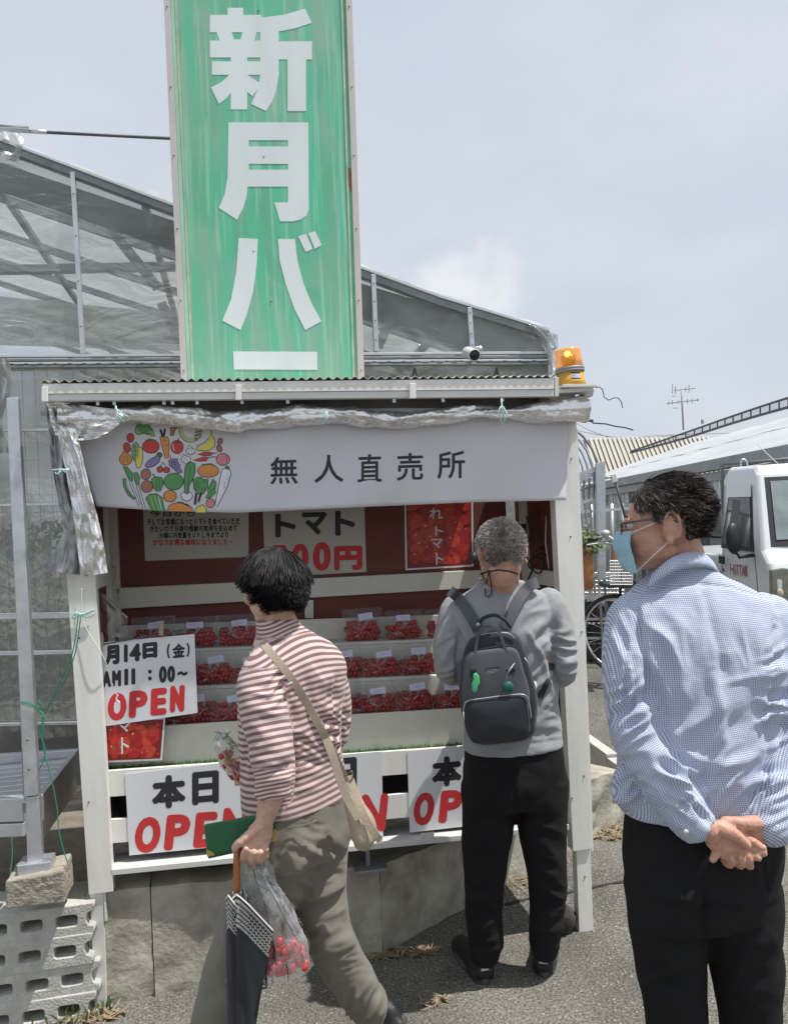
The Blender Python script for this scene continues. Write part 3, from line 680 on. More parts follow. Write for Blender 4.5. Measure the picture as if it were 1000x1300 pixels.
vp([(100, 362), (125, 370), (165, 420), (165, 475), (150, 470), (120, 410)], 'g'); vp([(180, 410), (200, 412), (218, 450), (212, 505), (200, 510), (185, 460)], 'g'); vl([(150, 475), (220, 655)], 18); vl([(150, 475), (220, 655)], 9, 'w'); vl([(205, 505), (255, 675)], 18); vl([(205, 505), (255, 675)], 9, 'w')
vp([(98, 455), (115, 455), (128, 520), (160, 575), (192, 600), (180, 610), (135, 575), (105, 515)], 'g')
ve(267, 423, 34, 38, 'b', 10); ve(275, 515, 42, 42, 'b', 30)
vp([(312, 460), (335, 445), (385, 450), (395, 490), (375, 545), (345, 548), (320, 510)], 'g'); vl([(318, 420), (340, 450)], 7); vl([(345, 452), (350, 540)], 3); vl([(368, 455), (370, 540)], 3)
ve(474, 478, 70, 60, 'g'); ve(480, 480, 46, 40, 'lg', 20, 3); ve(488, 485, 26, 22, 'g', 0, 3)
vp([(560, 400), (565, 360), (600, 335), (630, 345), (632, 400), (615, 460), (590, 500), (580, 570), (562, 565), (555, 480)], 'g'); vl([(600, 360), (575, 560)], 3)
vp([(530, 575), (550, 560), (570, 575), (600, 562), (615, 585), (595, 612), (568, 622), (540, 605)], 'w')
vp([(622, 460), (640, 455), (660, 445), (680, 450), (700, 465), (730, 460), (725, 520), (690, 570), (650, 565), (628, 530)], 'g'); vl([(645, 560), (632, 650)], 16); vl([(645, 560), (632, 650)], 8, 'w'); vl([(680, 560), (655, 640)], 16); vl([(680, 560), (655, 640)], 8, 'w'); [vl([(x, 470), (x-8, 550)], 4) for x in (645, 665, 690, 710)]
vp([(770, 460), (785, 480), (785, 520), (740, 560), (728, 550), (745, 510)], 'g'); vp([(785, 530), (785, 560), (740, 600), (712, 600), (735, 565)], 'g')
ve(447, 587, 45, 40, 'o'); ve(748, 640, 30, 30, 'pk'); vp([(720, 640), (735, 608), (770, 625), (775, 655), (740, 668)], 'pk')
vp([(270, 600), (300, 575), (345, 572), (385, 600), (405, 700), (320, 695), (285, 640)], 'g'); vl([(300, 590), (330, 690)], 8, 'lg'); vl([(330, 585), (365, 690)], 8, 'lg'); vl([(360, 590), (385, 690)], 5, 'w')
vp([(432, 700), (440, 660), (480, 640), (520, 640), (575, 650), (610, 680), (612, 703)], 'o'); vl([(480, 648), (470, 700)], 4); vl([(520, 645), (520, 703)], 4); vl([(560, 652), (575, 703)], 4); ve(520, 640, 26, 9, 'dg', 0, 3)
vp([(636, 708), (650, 672), (680, 660), (692, 650), (700, 665), (716, 685), (712, 710)], 'y')
m.build('vegetable_drawing', [vm[k] for k in vk], ban)

# ================================================================== ROOFTOP SIGN BOARD
WS = .30
sg = thing('sign_board', 'tall weathered green sign board with white characters standing behind the stall roof', 'sign board', S(345, 482, WS))
def SG(px, py, h=0.): return S(px, py, WS-h)
def lx(y): return 208+22*y/480
def rx_(y): return 447+15.5*y/480
YT, YB = -110, 490
m = MB().slab([(lx(YT)+4, YT), (rx_(YT)-4, YT), (rx_(YB)-4, YB), (lx(YB)+4, YB)], WS+.004, WS+.012); m.build('panel', M['sign'], sg)
M['frame'] = PM('faded_sign_frame', (.56, .52, .49), .55, var=.08, vs=9, streak=(1, 1, .4))
for f0, f1 in ((lambda y: lx(y), lambda y: lx(y)+8), (lambda y: rx_(y)-8, lambda y: rx_(y))):
    MB().slab([(f0(YT), YT), (f1(YT), YT), (f1(YB), YB), (f0(YB), YB)], WS-.004, WS+.022).build('frame_bar', M['frame'], sg, bevel=.001)
M['seam'] = PM('peeling_seam', (.60, .60, .44), .7, col2=(.25, .42, .28), vs=30, streak=(1, 1, .5))
for f0, ww in ((lambda y: lx(y)+13.5, 3.2), (lambda y: rx_(y)-14.5, 2.6)):
    MB().slab([(f0(YT), YT), (f0(YT)+ww, YT), (f0(YB)+ww, YB), (f0(YB), YB)], WS+.001, WS+.0035).build('seam_strip', M['seam'], sg)
M['lt'] = PM('pale_green_strip', (.33, .60, .48), .6, var=.2, vs=20, streak=(1, 1, .2))
MB().slab([(lx(YT)+8.5, YT), (lx(YT)+13, YT), (lx(YB)+13, YB), (lx(YB)+8.5, YB)], WS+.0015, WS+.0035).build('edge_strip', M['lt'], sg)
for i, y in enumerate((8, 110, 197, 290, 381, 470)):
    for x in (lx(y)+4, rx_(y)-4): MB().lathe(S(x, y, WS-.0045), -SN, [(.0035, 0), (.003, .002), (.0001, .003)], 8).build('screw', M['screw'], sg)
for x, y in ((328, 13), (335, 199), (344, 382), (322, 319), (452, 393)): MB().lathe(S(x, y, WS+.0035), -SN, [(.004, 0), (.003, .002), (.0001, .003)], 8).build('screw', M['screw'], sg)
M['rust'] = PM('rust', (.16, .07, .03), .9, col2=(.3, .17, .08), vs=60)
MB().slab([(441.5, 212), (445, 214), (446, 226), (447, 240), (443.5, 244), (442, 230)], WS+.0006, WS+.001).build('rust_spot', M['rust'], sg)
m = MB(); sp = []
def P(pts): sp.append([(x/2, y/2) for x, y in pts])
P([(533, 38), (664, 38), (664, 82), (533, 82)]); P([(578, 20), (618, 20), (618, 40), (578, 40)])
P([(550, 80), (588, 80), (596, 106), (558, 106)]); P([(610, 106), (616, 80), (652, 80), (646, 106)])
P([(533, 103), (664, 103), (664, 146), (533, 146)]); P([(586, 100), (628, 100), (628, 278), (586, 278)]); P([(538, 156), (664, 156), (664, 190), (538, 190)])
P([(592, 178), (575, 198), (560, 210), (536, 222), (556, 264), (575, 250), (592, 228)]); P([(622, 186), (664, 214), (641, 244), (622, 228)])
P([(660, 45), (720, 38), (775, 22), (791, 58), (750, 72), (708, 80), (708, 190), (702, 228), (690, 260), (675, 282), (638, 264), (655, 225), (661, 190)])
P([(706, 105), (792, 105), (792, 151), (706, 151)]); P([(730, 150), (777, 150), (777, 282), (730, 282)])
P([(580, 311), (632, 311), (632, 440), (626, 500), (617, 530), (602, 558), (556, 528), (570, 495), (578, 450)])
P([(580, 311), (782, 311), (782, 356), (580, 356)]); P([(731, 311), (783, 311), (784, 530), (778, 548), (762, 558), (745, 562), (711, 562), (697, 514), (731, 514)])
P([(630, 372), (733, 372), (733, 416), (630, 416)]); P([(628, 431), (733, 431), (733, 474), (628, 474)])
P([(606, 604), (655, 607), (652, 670), (643, 740), (628, 795), (611, 838), (565, 814), (587, 760), (600, 690)])
P([(706, 607), (749, 607), (755, 660), (770, 718), (791, 770), (816, 816), (775, 838), (748, 785), (725, 720), (710, 660)])
P([(757, 600), (777, 594), (794, 632), (776, 640)]); P([(783, 592), (800, 587), (817, 622), (799, 632)]); P([(592, 892), (805, 893), (806, 939), (594, 938)])
for i, q in enumerate(sp): m.prism([SG(x, y, -.0036+i*3e-5) for x, y in q], -SN*.0004)
m.build('lettering', M['white_print'], sg)
# struts behind the board
for x in (262, 420): MB().beam(S(x, 480, WS+.05), S(x-20, -90, WS+.05), .04, .04, SN).build('strut', M['dull_steel'], sg)

# ================================================================== PAPER SIGNS
def paper(name, quad, w_, label, cat='sign', th=.002, mt=None, group=None, bend=0):
    m = MB().slab(quad, w_, w_-th*0+th); o = m.build(name, mt or M['paper']); tag(o, label, cat, group); return o
def letters(par, items, w_, mt, bold=.8, shear=0., slant=0., name='lettering', lift=.0005):
    m = MB(); pl = lambda x, y, h=0.: S(x, y, w_-h)
    for c, x0, x1, y0, y1 in items: glyph(m, c, x0, y0, x1, y1, pl, bold, shear, slant, lift)
    return m.build(name, mt, par)
def open_sign(quad, ox, oy, label, w_=.044):
    # offsets relative to the left sign
    o = paper('open_sign', quad, w_, label)
    k = 1.0
    letters(o, [('本', ox+33, ox+76, oy+1, oy+43), ('日', ox+84, ox+118, oy-4, oy+38)], w_, M['print_black'], 2.4, -.09)
    letters(o, [('O', ox+11.5, ox+44, oy+54, oy+100), ('P', ox+50, ox+81, oy+51, oy+96), ('E', ox+87, ox+115, oy+48, oy+93), ('N', ox+122, ox+156, oy+42, oy+90)], w_, M['print_red'], 2.9, -.06, .10)
    return o
open_sign([(159, 983), (336, 962), (340, 1069), (164.5, 1086)], 160, 983, 'white open sign with black and red lettering on the planks behind the green wallet')
open_sign([(338, 966), (484.5, 954), (486.5, 1072), (342, 1082)], 335, 966, 'white open sign on the planks mostly hidden behind the person in striped shirt')
o = paper('open_sign', [(517, 953.5), (668, 941), (671, 1040), (520, 1057)], .044, 'white open sign on the planks beside the black trousers')
letters(o, [('本', 548, 586, 960, 998), ('日', 594, 624, 955, 992)], .044, M['print_black'], 2.2, -.09)
letters(o, [('O', 525, 551, 1006, 1048), ('P', 558, 586, 1003, 1044), ('E', 592, 618, 1000, 1041), ('N', 626, 657, 996, 1038)], .044, M['print_red'], 2.6, -.08, .10)
ds = paper('date_sign', [(116, 817), (247, 805), (251, 905), (120, 924)], .052, 'white opening day sign clipped beside the left post above a tomato poster')
letters(ds, [('5', 117, 129, 822, 846), ('月', 133, 152, 819, 844), ('1', 157.5, 162.5, 818, 841), ('4', 164.5, 179, 817, 840), ('日', 181, 200, 815.5, 836)], .052, M['print_black'], 1.7, -.1)
letters(ds, [('（', 212, 216, 817, 836), ('金', 219, 235, 817, 835), ('）', 237, 241, 816, 834)], .052, M['print_black'], .8, -.1, name='lettering')
letters(ds, [('A', 130, 141.5, 852, 872.5), ('M', 142.5, 154, 851, 871.5), ('1', 158, 163, 849, 870), ('1', 167, 172, 848.5, 869), ('：', 188, 193, 850, 864), ('0', 202, 212, 845.5, 867), ('0', 212.5, 222.5, 845, 866), ('～', 225, 238.5, 852, 858)], .052, M['print_black'], 1.3, -.08)
letters(ds, [('O', 137, 161, 879.5, 915), ('P', 164, 187.5, 876.5, 911), ('E', 191.5, 212, 873.5, 908), ('N', 216, 234.5, 870, 904)], .052, M['print_red'], 2.5, -.09, .03)
# cord and two clips carrying the date sign
m = MB().tube([S(112, 822, .046), S(131, 818, .046), S(205, 805, .046), S(232, 800, .05)], .0022, 6); m.build('rod', M['dark_steel'], ds)
M['clip'] = PM('tarnished_clip', (.36, .31, .2), .4, .7)
for x, y in ((129, 813), (205, 800)):
    m = MB().slab([(x-2.6, y-6), (x+2.6, y-6), (x+3.2, y+7), (x-3.2, y+7)], .036, .044).slab([(x-1.5, y-10), (x+1.5, y-10), (x+2.2, y-6), (x-2.2, y-6)], .038, .042); m.build('clip', M['clip'], ds, bevel=.001)
def tomato_poster(name, q, w_, cells, label, text, dark=1.0, tmat=None):
    o = paper(name, q, w_, label, 'poster', mt=M['paper'] if dark > .8 else M['paper'])
    x0, y0 = q[0]; x1 = q[1][0]; y1 = q[2][1]
    mb = MB(); ins = 2.2
    qi = [(q[0][0]+ins, q[0][1]+ins), (q[1][0]-ins, q[1][1]+ins), (q[2][0]-ins, q[2][1]-ins), (q[3][0]+ins, q[3][1]-ins)]
    mb.poly([S(a_, b_, w_-.0008) for a_, b_ in qi], 0)
    r2 = random.Random(len(name)+int(x0)); k = 0
    for i in range(cells):
        cx = r2.uniform(qi[0][0]+4, qi[1][0]-4); cy = r2.uniform(qi[0][1]+3, qi[2][1]-4); rr = r2.uniform(5, 10); rr = min(rr, cx-qi[3][0]-.5, min(qi[1][0], qi[2][0])-cx-.5, cy-max(qi[0][1], qi[1][1])-.5, min(qi[2][1], qi[3][1])-cy-.5)
        if rr < 2: continue
        k += 1; c_ = 1+r2.randrange(3)
        mb.poly([S(cx+rr*math.cos(t), cy+rr*math.sin(t), w_-.0009-k*2e-5) for t in [2*math.pi*j/14 for j in range(14)]], c_)
        if r2.random() < .5: mb.poly([S(cx-rr*.3+rr*.15*math.cos(t), cy-rr*.35+rr*.15*math.sin(t), w_-.0009-k*2e-5-1e-5) for t in [2*math.pi*j/8 for j in range(8)]], 5)
        if r2.random() < .35: mb.poly([S(cx+rr*(.45 if j % 2 else .15)*math.cos(.63*j), cy+rr*(.45 if j % 2 else .15)*math.sin(.63*j), w_-.0009-k*2e-5-1e-5) for j in range(10)], 4)
    mb.build('tomato_photo', PIC, o)
    letters(o, text, w_, M['white_print'], .35, 0, 0, lift=.0035)
    return o
M['paper_beige'] = PM('beige_paper', (.50, .49, .43), .4, var=.06, vs=8)  # beige tone, darker than the white sign paper
PIC = [PM('print_deep_red', (.22, .015, .012), .4), PM('print_red_a', (.50, .03, .02), .4, var=.3, vs=60), PM('print_red_b', (.40, .02, .018), .4, var=.3, vs=60), PM('print_red_c', (.58, .06, .03), .4, var=.3, vs=60), PM('print_stem', (.14, .13, .04), .5), PM('print_glint', (.75, .35, .30), .4)]
tomato_poster('tomato_poster', [(131, 915), (210, 911), (206, 965), (133, 968)], .06, 60, 'glossy red tomato photo poster hanging below the opening day sign', [('マ', 150, 167, 915, 929), ('ト', 154, 164, 936, 957)])
WP = Wb-.004
tomato_poster('tomato_poster', [(513, 628), (600, 623), (601, 719), (514.5, 724)], WP, 110, 'dark red tomato photo poster on the back wall left of the grey haired person', [('れ', 545, 562, 645, 659), ('ト', 552, 562, 668, 680), ('マ', 547, 562, 684, 696), ('ト', 553, 563, 702, 717)])
o = paper('notice', [(181, 630), (316, 626), (315.5, 707), (184.5, 712)], WP, 'pale notice sheet with lines of small print on the back wall', 'notice', mt=M['paper_beige'])
def line(par, txt, x0, x1, y0, y1, mt, sh=-.01, bold=.28):
    n = len(txt); cw = (x1-x0)/n; it = []
    for i, c in enumerate(txt):
        szx, szy = GL[c][2]; fh = min(1, szy/.85) ; fwid = min(.94, max(.3, szx/.95)); cx = x0+cw*(i+.5); yc_ = (y0+y1)/2 + sh*(cx-(x0+x1)/2)
        hh = (y1-y0)*fh/2; it.append((c, cx-cw*fwid/2, cx+cw*fwid/2, yc_-hh, yc_+hh))
    letters(par, it, WP, mt, bold)
line(o, '今日から', 190, 250, 647, 656, M['print_black'])
line(o, 'そしてお客様にもっとトマトを食べていただ', 187, 305, 658, 666.5, M['print_black'])
line(o, 'きたいので日頃の感謝の気持ちを込めて', 190, 302, 667, 675, M['print_black'])
line(o, '大幅に内容量をUPし今までより', 202, 291, 675.5, 683, M['print_black'])
line(o, 'かなりお得な値段になりました。', 194, 297, 684, 692, M['print_red'])
o = paper('price_poster', [(333, 634), (462, 628), (465, 726), (337, 733)], WP, 'pale price poster with black and red lettering on the back wall above the striped shirt', 'poster', mt=M['paper_beige'])
letters(o, [('ト', 349, 376, 652, 682), ('マ', 383, 415, 650, 679), ('ト', 425, 451, 648, 680)], WP, M['print_black'], 1.7, -.03)
letters(o, [('5', 343, 365, 692, 727), ('0', 370, 392, 690, 726), ('0', 397, 420, 688, 725), ('円', 424, 460, 693, 724)], WP, M['print_red'], 2.2, -.03)

# ================================================================== TOMATO BAGS
def bag_proto():
    root = thing('tomato_bag', 'x', 'bag of tomatoes', (0, 0, 0))
    return root
protos = []
def make_bag(seed, loc):
    r = random.Random(seed); root = thing('tomato_bag', '', 'bag of tomatoes', (0, 0, 0)); bw, bh = .146, .105
    m = MB(); 
    for row in range(4):
        for i in range(9):
            x = -bw/2+.010+(bw-.020)*(i+.5*(row % 2))/8.5+r.uniform(-.003, .003); z = .011+row*.0155+r.uniform(-.003, .003)
            if row == 3 and r.random() < .35: continue
            for dy in ((0, .02) if row < 3 else (0.005,)):
                rr = r.uniform(.0085, .0118); m.ell((x, .012+dy+z*.25+r.uniform(-.003, .003), z), rr, rr, rr*r.uniform(.95, 1.1), 8, 6)
    o = m.build('tomatoes', M['tomato'], root); o['kind'] = 'stuff'
    ex = SE; ey = SN
    m = MB()
    def f(s_, t_):
        z = .0 + t_*bh*1.06; x = -bw/2*1.1+bw*1.1*s_; bul = .012*math.sin(math.pi*s_)*math.sin(math.pi*min(1, t_*1.25)) if t_ < .8 else 0
        return Vector((x, -.004+z*.27-bul+.006*mnoise.noise(Vector((s_*7, t_*7, seed))), z))
    m.sheet(f, 18, 14)
    m.sheet(lambda s_, t_: Vector((-bw/2*1.1+bw*1.1*s_, .045+t_*.0+ (t_*bh)*.08 + .004*mnoise.noise(Vector((s_*6, t_*6, seed+5))), t_*bh*1.06)), 10, 8)
    m.build('bag_film', M['cfilm'], root)
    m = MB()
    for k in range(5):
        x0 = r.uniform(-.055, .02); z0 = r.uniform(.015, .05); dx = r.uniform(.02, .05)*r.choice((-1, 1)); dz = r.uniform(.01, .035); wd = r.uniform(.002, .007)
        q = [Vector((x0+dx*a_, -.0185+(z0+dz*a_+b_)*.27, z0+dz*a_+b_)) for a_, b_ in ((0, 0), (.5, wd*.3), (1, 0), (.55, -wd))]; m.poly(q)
    m.build('crease_glare', M['crease'], root)  # pale slivers paint glare streaks onto the crumpled bag film
    m = MB(); cx = r.uniform(-.012, .012); z0 = .070+r.uniform(-.002, .005); t = r.uniform(-.12, .12)
    q = [Vector((cx+a_*math.cos(t)-b_*math.sin(t), 0, z0+b_*math.cos(t)+a_*math.sin(t))) for a_, b_ in ((-.029, -.0), (.029, -.0), (.029, .022), (-.029, .022))]
    q = [v+Vector((0, -.010+v.z*.27, 0)) for v in q]; m.prism(q, (0, .0006, 0)); lb = m.build('price_label', M['label_paper'], root)
    m = MB()
    for k, (z_, l_) in enumerate(((.014, .019), (.008, .015))):
        e0 = q[0]+(q[3]-q[0])*(z_/.022); e1 = q[1]+(q[2]-q[1])*(z_/.022); c_ = (e0+e1)/2; d_ = (e1-e0).normalized()*l_; u_ = (q[3]-q[0]).normalized()*.0014
        m.poly([v-Vector((0, .0007, 0)) for v in (c_-d_, c_+d_, c_+d_+u_, c_-d_+u_)])
    m.build('price_lettering', M['pen'], lb)
    root.rotation_euler = (0, 0, YAW); return root
M['crease'] = film('crease_glare', (.75, .75, .76), .30, .2, 90, .15, edge=2)
M['pen'] = PM('label_ink', (.38, .38, .55), .6)
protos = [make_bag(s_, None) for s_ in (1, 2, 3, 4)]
used = [False]*4; print('SR', SR, SL)
rows = [(0, [(197, 'a'), (248, ''), (297, ''), (345, ''), (395, ''), (436, ''), (479, ''), (529, ''), (577, ''), (625, '')], 'bottom'),
        (1, [(222, ''), (272, ''), (322, ''), (372, ''), (437, ''), (486, ''), (535, ''), (584, ''), (630, '')], 'middle'),
        (2, [(172, ''), (196, ''), (250, ''), (303, ''), (355, ''), (410, ''), (463, ''), (515, ''), (566, ''), (614, '')], 'top')]
vis = {(0, 248): 'tomato bag on the bottom step at the right edge of the opening day sign', (0, 297): 'tomato bag on the bottom step half hidden by the striped sleeve',
       (0, 436): 'tomato bag on the bottom step just right of the striped back', (0, 479): 'tomato bag on the bottom step, second right of the striped back', (0, 529): 'tomato bag on the bottom step, third right of the striped back', (0, 577): 'tomato bag on the bottom step half hidden by the grey sleeve', (0, 197): 'tomato bag on the bottom step behind the opening day sign',
       (1, 222): 'tomato bag on the middle step behind the opening day sign', (1, 272): 'tomato bag on the middle step between opening day sign and striped sleeve', (1, 322): 'tomato bag on the middle step half hidden by the striped sleeve',
       (1, 437): 'tomato bag on the middle step touching the striped shoulder', (1, 486): 'tomato bag on the middle step in the centre of the gap between two people', (1, 535): 'tomato bag on the middle step left of the grey sleeve',
       (2, 196): 'tomato bag on the top step above the opening day sign', (2, 250): 'tomato bag on the top step, left one of the full pair beside the dark hair', (2, 303): 'tomato bag on the top step nearest the dark haired head',
       (2, 463): 'tomato bag on the top step, left one right of the dark haired person', (2, 515): 'tomato bag on the top step beside the grey shoulder', (2, 566): 'tomato bag on the top step cut off by the grey shoulder', (1, 584): 'tomato bag on the middle step behind the grey sleeve'}
protos_used = 0; bi = 0
for k, lst, nm in rows:
    for px, _ in lst:
        if (k, px) not in vis: continue
        w0 = steps[k][0]+.022; py = {0: 904-(px-530)*.06, 1: 858-(px-515)*.05, 2: 812-(px-515)*.045}[k]
        u_ = U(S(px, py, w0))
        if u_ > SR-.06 or u_ < SL+.05: continue
        pr = (bi*5+bi//3) % 4 if bi > 3 else bi; bi += 1; loc = T(u_, w0, stepz(k, u_)+.001)
        if not used[pr]: o = protos[pr]; used[pr] = True; o.location = loc
        else: o = dup(protos[pr], loc-Vector(protos[pr].location))
        o['label'] = vis[(k, px)]; o['group'] = 'bags of cherry tomatoes on the stepped shelf'
        o.rotation_euler.z = YAW+rnd.uniform(-.06, .06); o.scale = (rnd.uniform(1.0, 1.1), 1.05, rnd.uniform(1.0, 1.2))
# empty bag hanging inside the left post
m = MB()
def hb(s_, t_):
    x = 122+(150+10*t_-122)*s_ if t_ < .9 else 122+38*s_
    return S(118+s_*(18+26*min(1, t_*2)), 757+t_*52-(1-s_)*10*(1-t_), .10+.02*mnoise.noise(Vector((s_*3, t_*4, 2)))+.012*math.sin(s_*9))
m.sheet(hb, 14, 14)
tag(m.build('plastic_bag', film('hanging_bag_film', (.8, .82, .8), .16, .12, 18, .15, edge=1.2)), 'clear plastic bag hanging inside the left post above the date sign', 'plastic bag')
# cables inside on the right
m = MB()
for pts in ([(668, 655), (672, 680), (664, 700), (676, 720), (668, 745), (675, 775)], [(675, 650), (680, 672), (690, 690), (676, 704), (690, 712), (684, 728), (670, 716), (688, 702), (698, 720), (692, 745)], [(684, 648), (682, 690), (698, 700), (704, 690)], [(690, 705), (672, 730), (668, 760)]):
    P_ = [S(x, y, .22) for x, y in pts]; cp = []
    for i in range(len(P_)-1):
        for k in range(6):
            t = k/6; p0 = P_[max(0, i-1)]; p1 = P_[i]; p2 = P_[i+1]; p3 = P_[min(len(P_)-1, i+2)]
            cp.append(.5*((2*p1)+(p2-p0)*t+(2*p0-5*p1+4*p2-p3)*t*t+(3*p1-p0-3*p2+p3)*t**3))
    m.tube(cp+[P_[-1]], .0035, 6)
tag(m.build('power_cable', M['cable']), 'tangled black power cable hanging inside the right post', 'cable')
m = MB().tube([S(693, 655, .2), S(692, 690, .2), S(698, 730, .2), S(696, 745, .2)], .003, 6); tag(m.build('power_cable', M['twine_white']), 'single white cable hanging inside the right post', 'cable')
MB().slab([(660, 665), (668, 665), (668, 690), (660, 690)], .3, .34).build('cable_box', M['black'], stall)

# ================================================================== BEACON
def lam():
    c = S(725, 491, -.06); root = thing('beacon_lamp', 'round amber rotating beacon lamp lit on the right end of the roof', 'beacon lamp', c); ax = (Vector((0, 0, 1)) + rt*-.06).normalized(); k = 2.9/1010
    MB().lathe(c, ax, [(.049, 0), (.054, .004), (.054, .016), (.050, .02), (.050, .052)], 32).build('base', M['amber_base'], root)
    MB().lathe(c+ax*.052, ax, [(.0535, 0), (.0545, .003), (.0545, .007), (.052, .0085), (.0545, .010), (.0545, .014), (.052, .018)], 32).build('band', M['dull_steel'], root)
    m = MB().lathe(c+ax*.068, ax, [(.0505, 0), (.0495, .03), (.0485, .062), (.046, .070), (.040, .0735), (.02, .075), (.0001, .0752)], 32); m.build('lens', M['amber_lens'], root)
    MB().lathe(c+ax*.07, ax, [(.016, 0), (.024, .012), (.030, .045), (.0001, .047)], 16).build('reflector', M['dark_amber'], root)
    MB().ell(c+ax*.118-SN*.018-SE*.01, .013, .013, .014, 12, 8).build('bulb', M['bulb'], root)
    m = MB(); 
    for (a0, a1, z0, z1, q) in ((-.5, .25, .021, .046, 0), (-.5, .25, .041, .046, 1), (-.5, .25, .021, .0245, 1)):
        rr = .0508+.0004*q; n_ = 8; base = math.atan2(-SN.y, -SN.x)
        vs = []; 
        for i in range(n_+1):
            an = base + a0+(a1-a0)*i/n_+.1; d = Vector((math.cos(an), math.sin(an), 0)); vs += [c+d*rr+ax*z0, c+d*rr+ax*z1]
        m.add(vs, [[2*i, 2*i+2, 2*i+3, 2*i+1] for i in range(n_)], q)
    m.build('rating_label', [M['paper'], M['print_black']], root)
    MB().box(c-ax*.006+SE*.006, .135, .12, .01, (SE, SN, ax)).build('mounting_plate', M['grey_paint'], root, bevel=.001)
M['amber_base'] = PM('amber_base_plastic', (.62, .33, .04), .4, var=.06)
m = bpy.data.materials.new('amber_lens'); m.use_nodes = True; n = m.node_tree.nodes; l = m.node_tree.links; p = n['Principled BSDF']
p.inputs['Base Color'].default_value = (.85, .34, .03, 1); p.inputs['Roughness'].default_value = .2; p.inputs['Alpha'].default_value = .62; p.inputs['Subsurface Weight'].default_value = 0
p.inputs['Emission Color'].default_value = (1, .38, .03, 1); p.inputs['Emission Strength'].default_value = .16
M['amber_lens'] = m
M['dark_amber'] = PM('amber_reflector', (.45, .25, .05), .3, .5)
M['bulb'] = PM('lit_bulb', (1, .75, .15), .4, emit=3.0)
lam()
bk = thing('lamp_bracket', 'grey metal bracket of angle bars carrying the beacon at the roof end', 'bracket', S(730, 500, -.05))
sl('angle_bar', [(706, 494), (752, 491), (753, 496), (707, 499)], -.10, -.02, M['grey_paint'], par=bk)
sl('angle_bar', [(738, 497), (746, 491), (754, 494), (752, 503), (742, 505)], -.03, .0, M['dull_steel'], par=bk)
sl('hinge', [(731, 503), (744, 498), (743, 506), (733, 509)], -.02, .02, M['black'], par=bk)
m = MB(); Wc = [(756, 492), (760, 491), (764, 494), (766, 501), (766, 504), (772, 508), (779, 505), (784, 505), (788, 510), (790, 518)]
m.tube([S(x, y, .2) for x, y in Wc], .0022, 6); tag(m.build('loose_wire', M['dark_steel']), 'thin loose wire kinked against the sky beside the beacon lamp', 'wire')
m = MB().tube([S(736, 535, .1), S(744, 535, .1), S(750, 534, .1), S(752, 537, .1), S(768, 538, .12), S(780, 541, .12), S(794, 543, .12), S(803, 546, .12)], .003, 6)
m.lathe(S(748, 534, .1), rt, [(.006, 0), (.006, .014)], 8); tag(m.build('loose_wire', M['dark_steel']), 'dark loose wire sticking out below the bracket toward the antenna', 'wire')

# ================================================================== GALVANISED POLE, BLOCKS, TWINE
pole = thing('steel_pole', 'square galvanised steel pole standing on a concrete block left of the stall', 'pole', S(43, 1116, -.07))
Wp = -.08
sl('upper_tube', [(8, 505), (23, 504), (49, 1010), (31, 1012)], Wp-.004, Wp+.034, M['galv'], .003, pole)
sl('lower_tube', [(32.5, 1012.5), (50, 1010.5), (54, 1095), (35, 1097)], Wp, Wp+.03, M['galv'], .002, pole)
sl('side_tube', [(25.5, 894), (28.5, 894), (33, 1010), (29.5, 1010)], Wp+.005, Wp+.03, M['dull_steel'], .001, pole)
sl('foot_socket', [(22, 1099), (64, 1094), (66, 1115), (23, 1118)], Wp-.02, Wp+.06, M['galv'], .003, pole)
for x, y in ((35.5, 939), (37.5, 976)): MB().lathe(S(x, y, Wp-.004), -SN, [(.004, 0), (.004, .003), (.0001, .004)], 10).build('bolt', M['screw'], pole)
def rough_block(name, px, w0, w1, mt, label):
    m = MB().slab(px, w0, w1); o = m.build(name, mt)
    b = o.modifiers.new('b', 'BEVEL'); b.width = .006; b.segments = 2
    s_ = o.modifiers.new('s', 'SUBSURF'); s_.subdivision_type = 'SIMPLE'; s_.levels = 4; s_.render_levels = 4
    t = bpy.data.textures.new('grain', 'CLOUDS'); t.noise_scale = .02; d = o.modifiers.new('d', 'DISPLACE'); d.texture = t; d.strength = .008; d.mid_level = .5
    return tag(o, label, 'concrete block')
rough_block('concrete_brick', [(7, 1119), (80, 1105), (83, 1146), (8, 1155)], -.125, .02, M['block2'], 'small weathered concrete block under the foot of the galvanised pole')
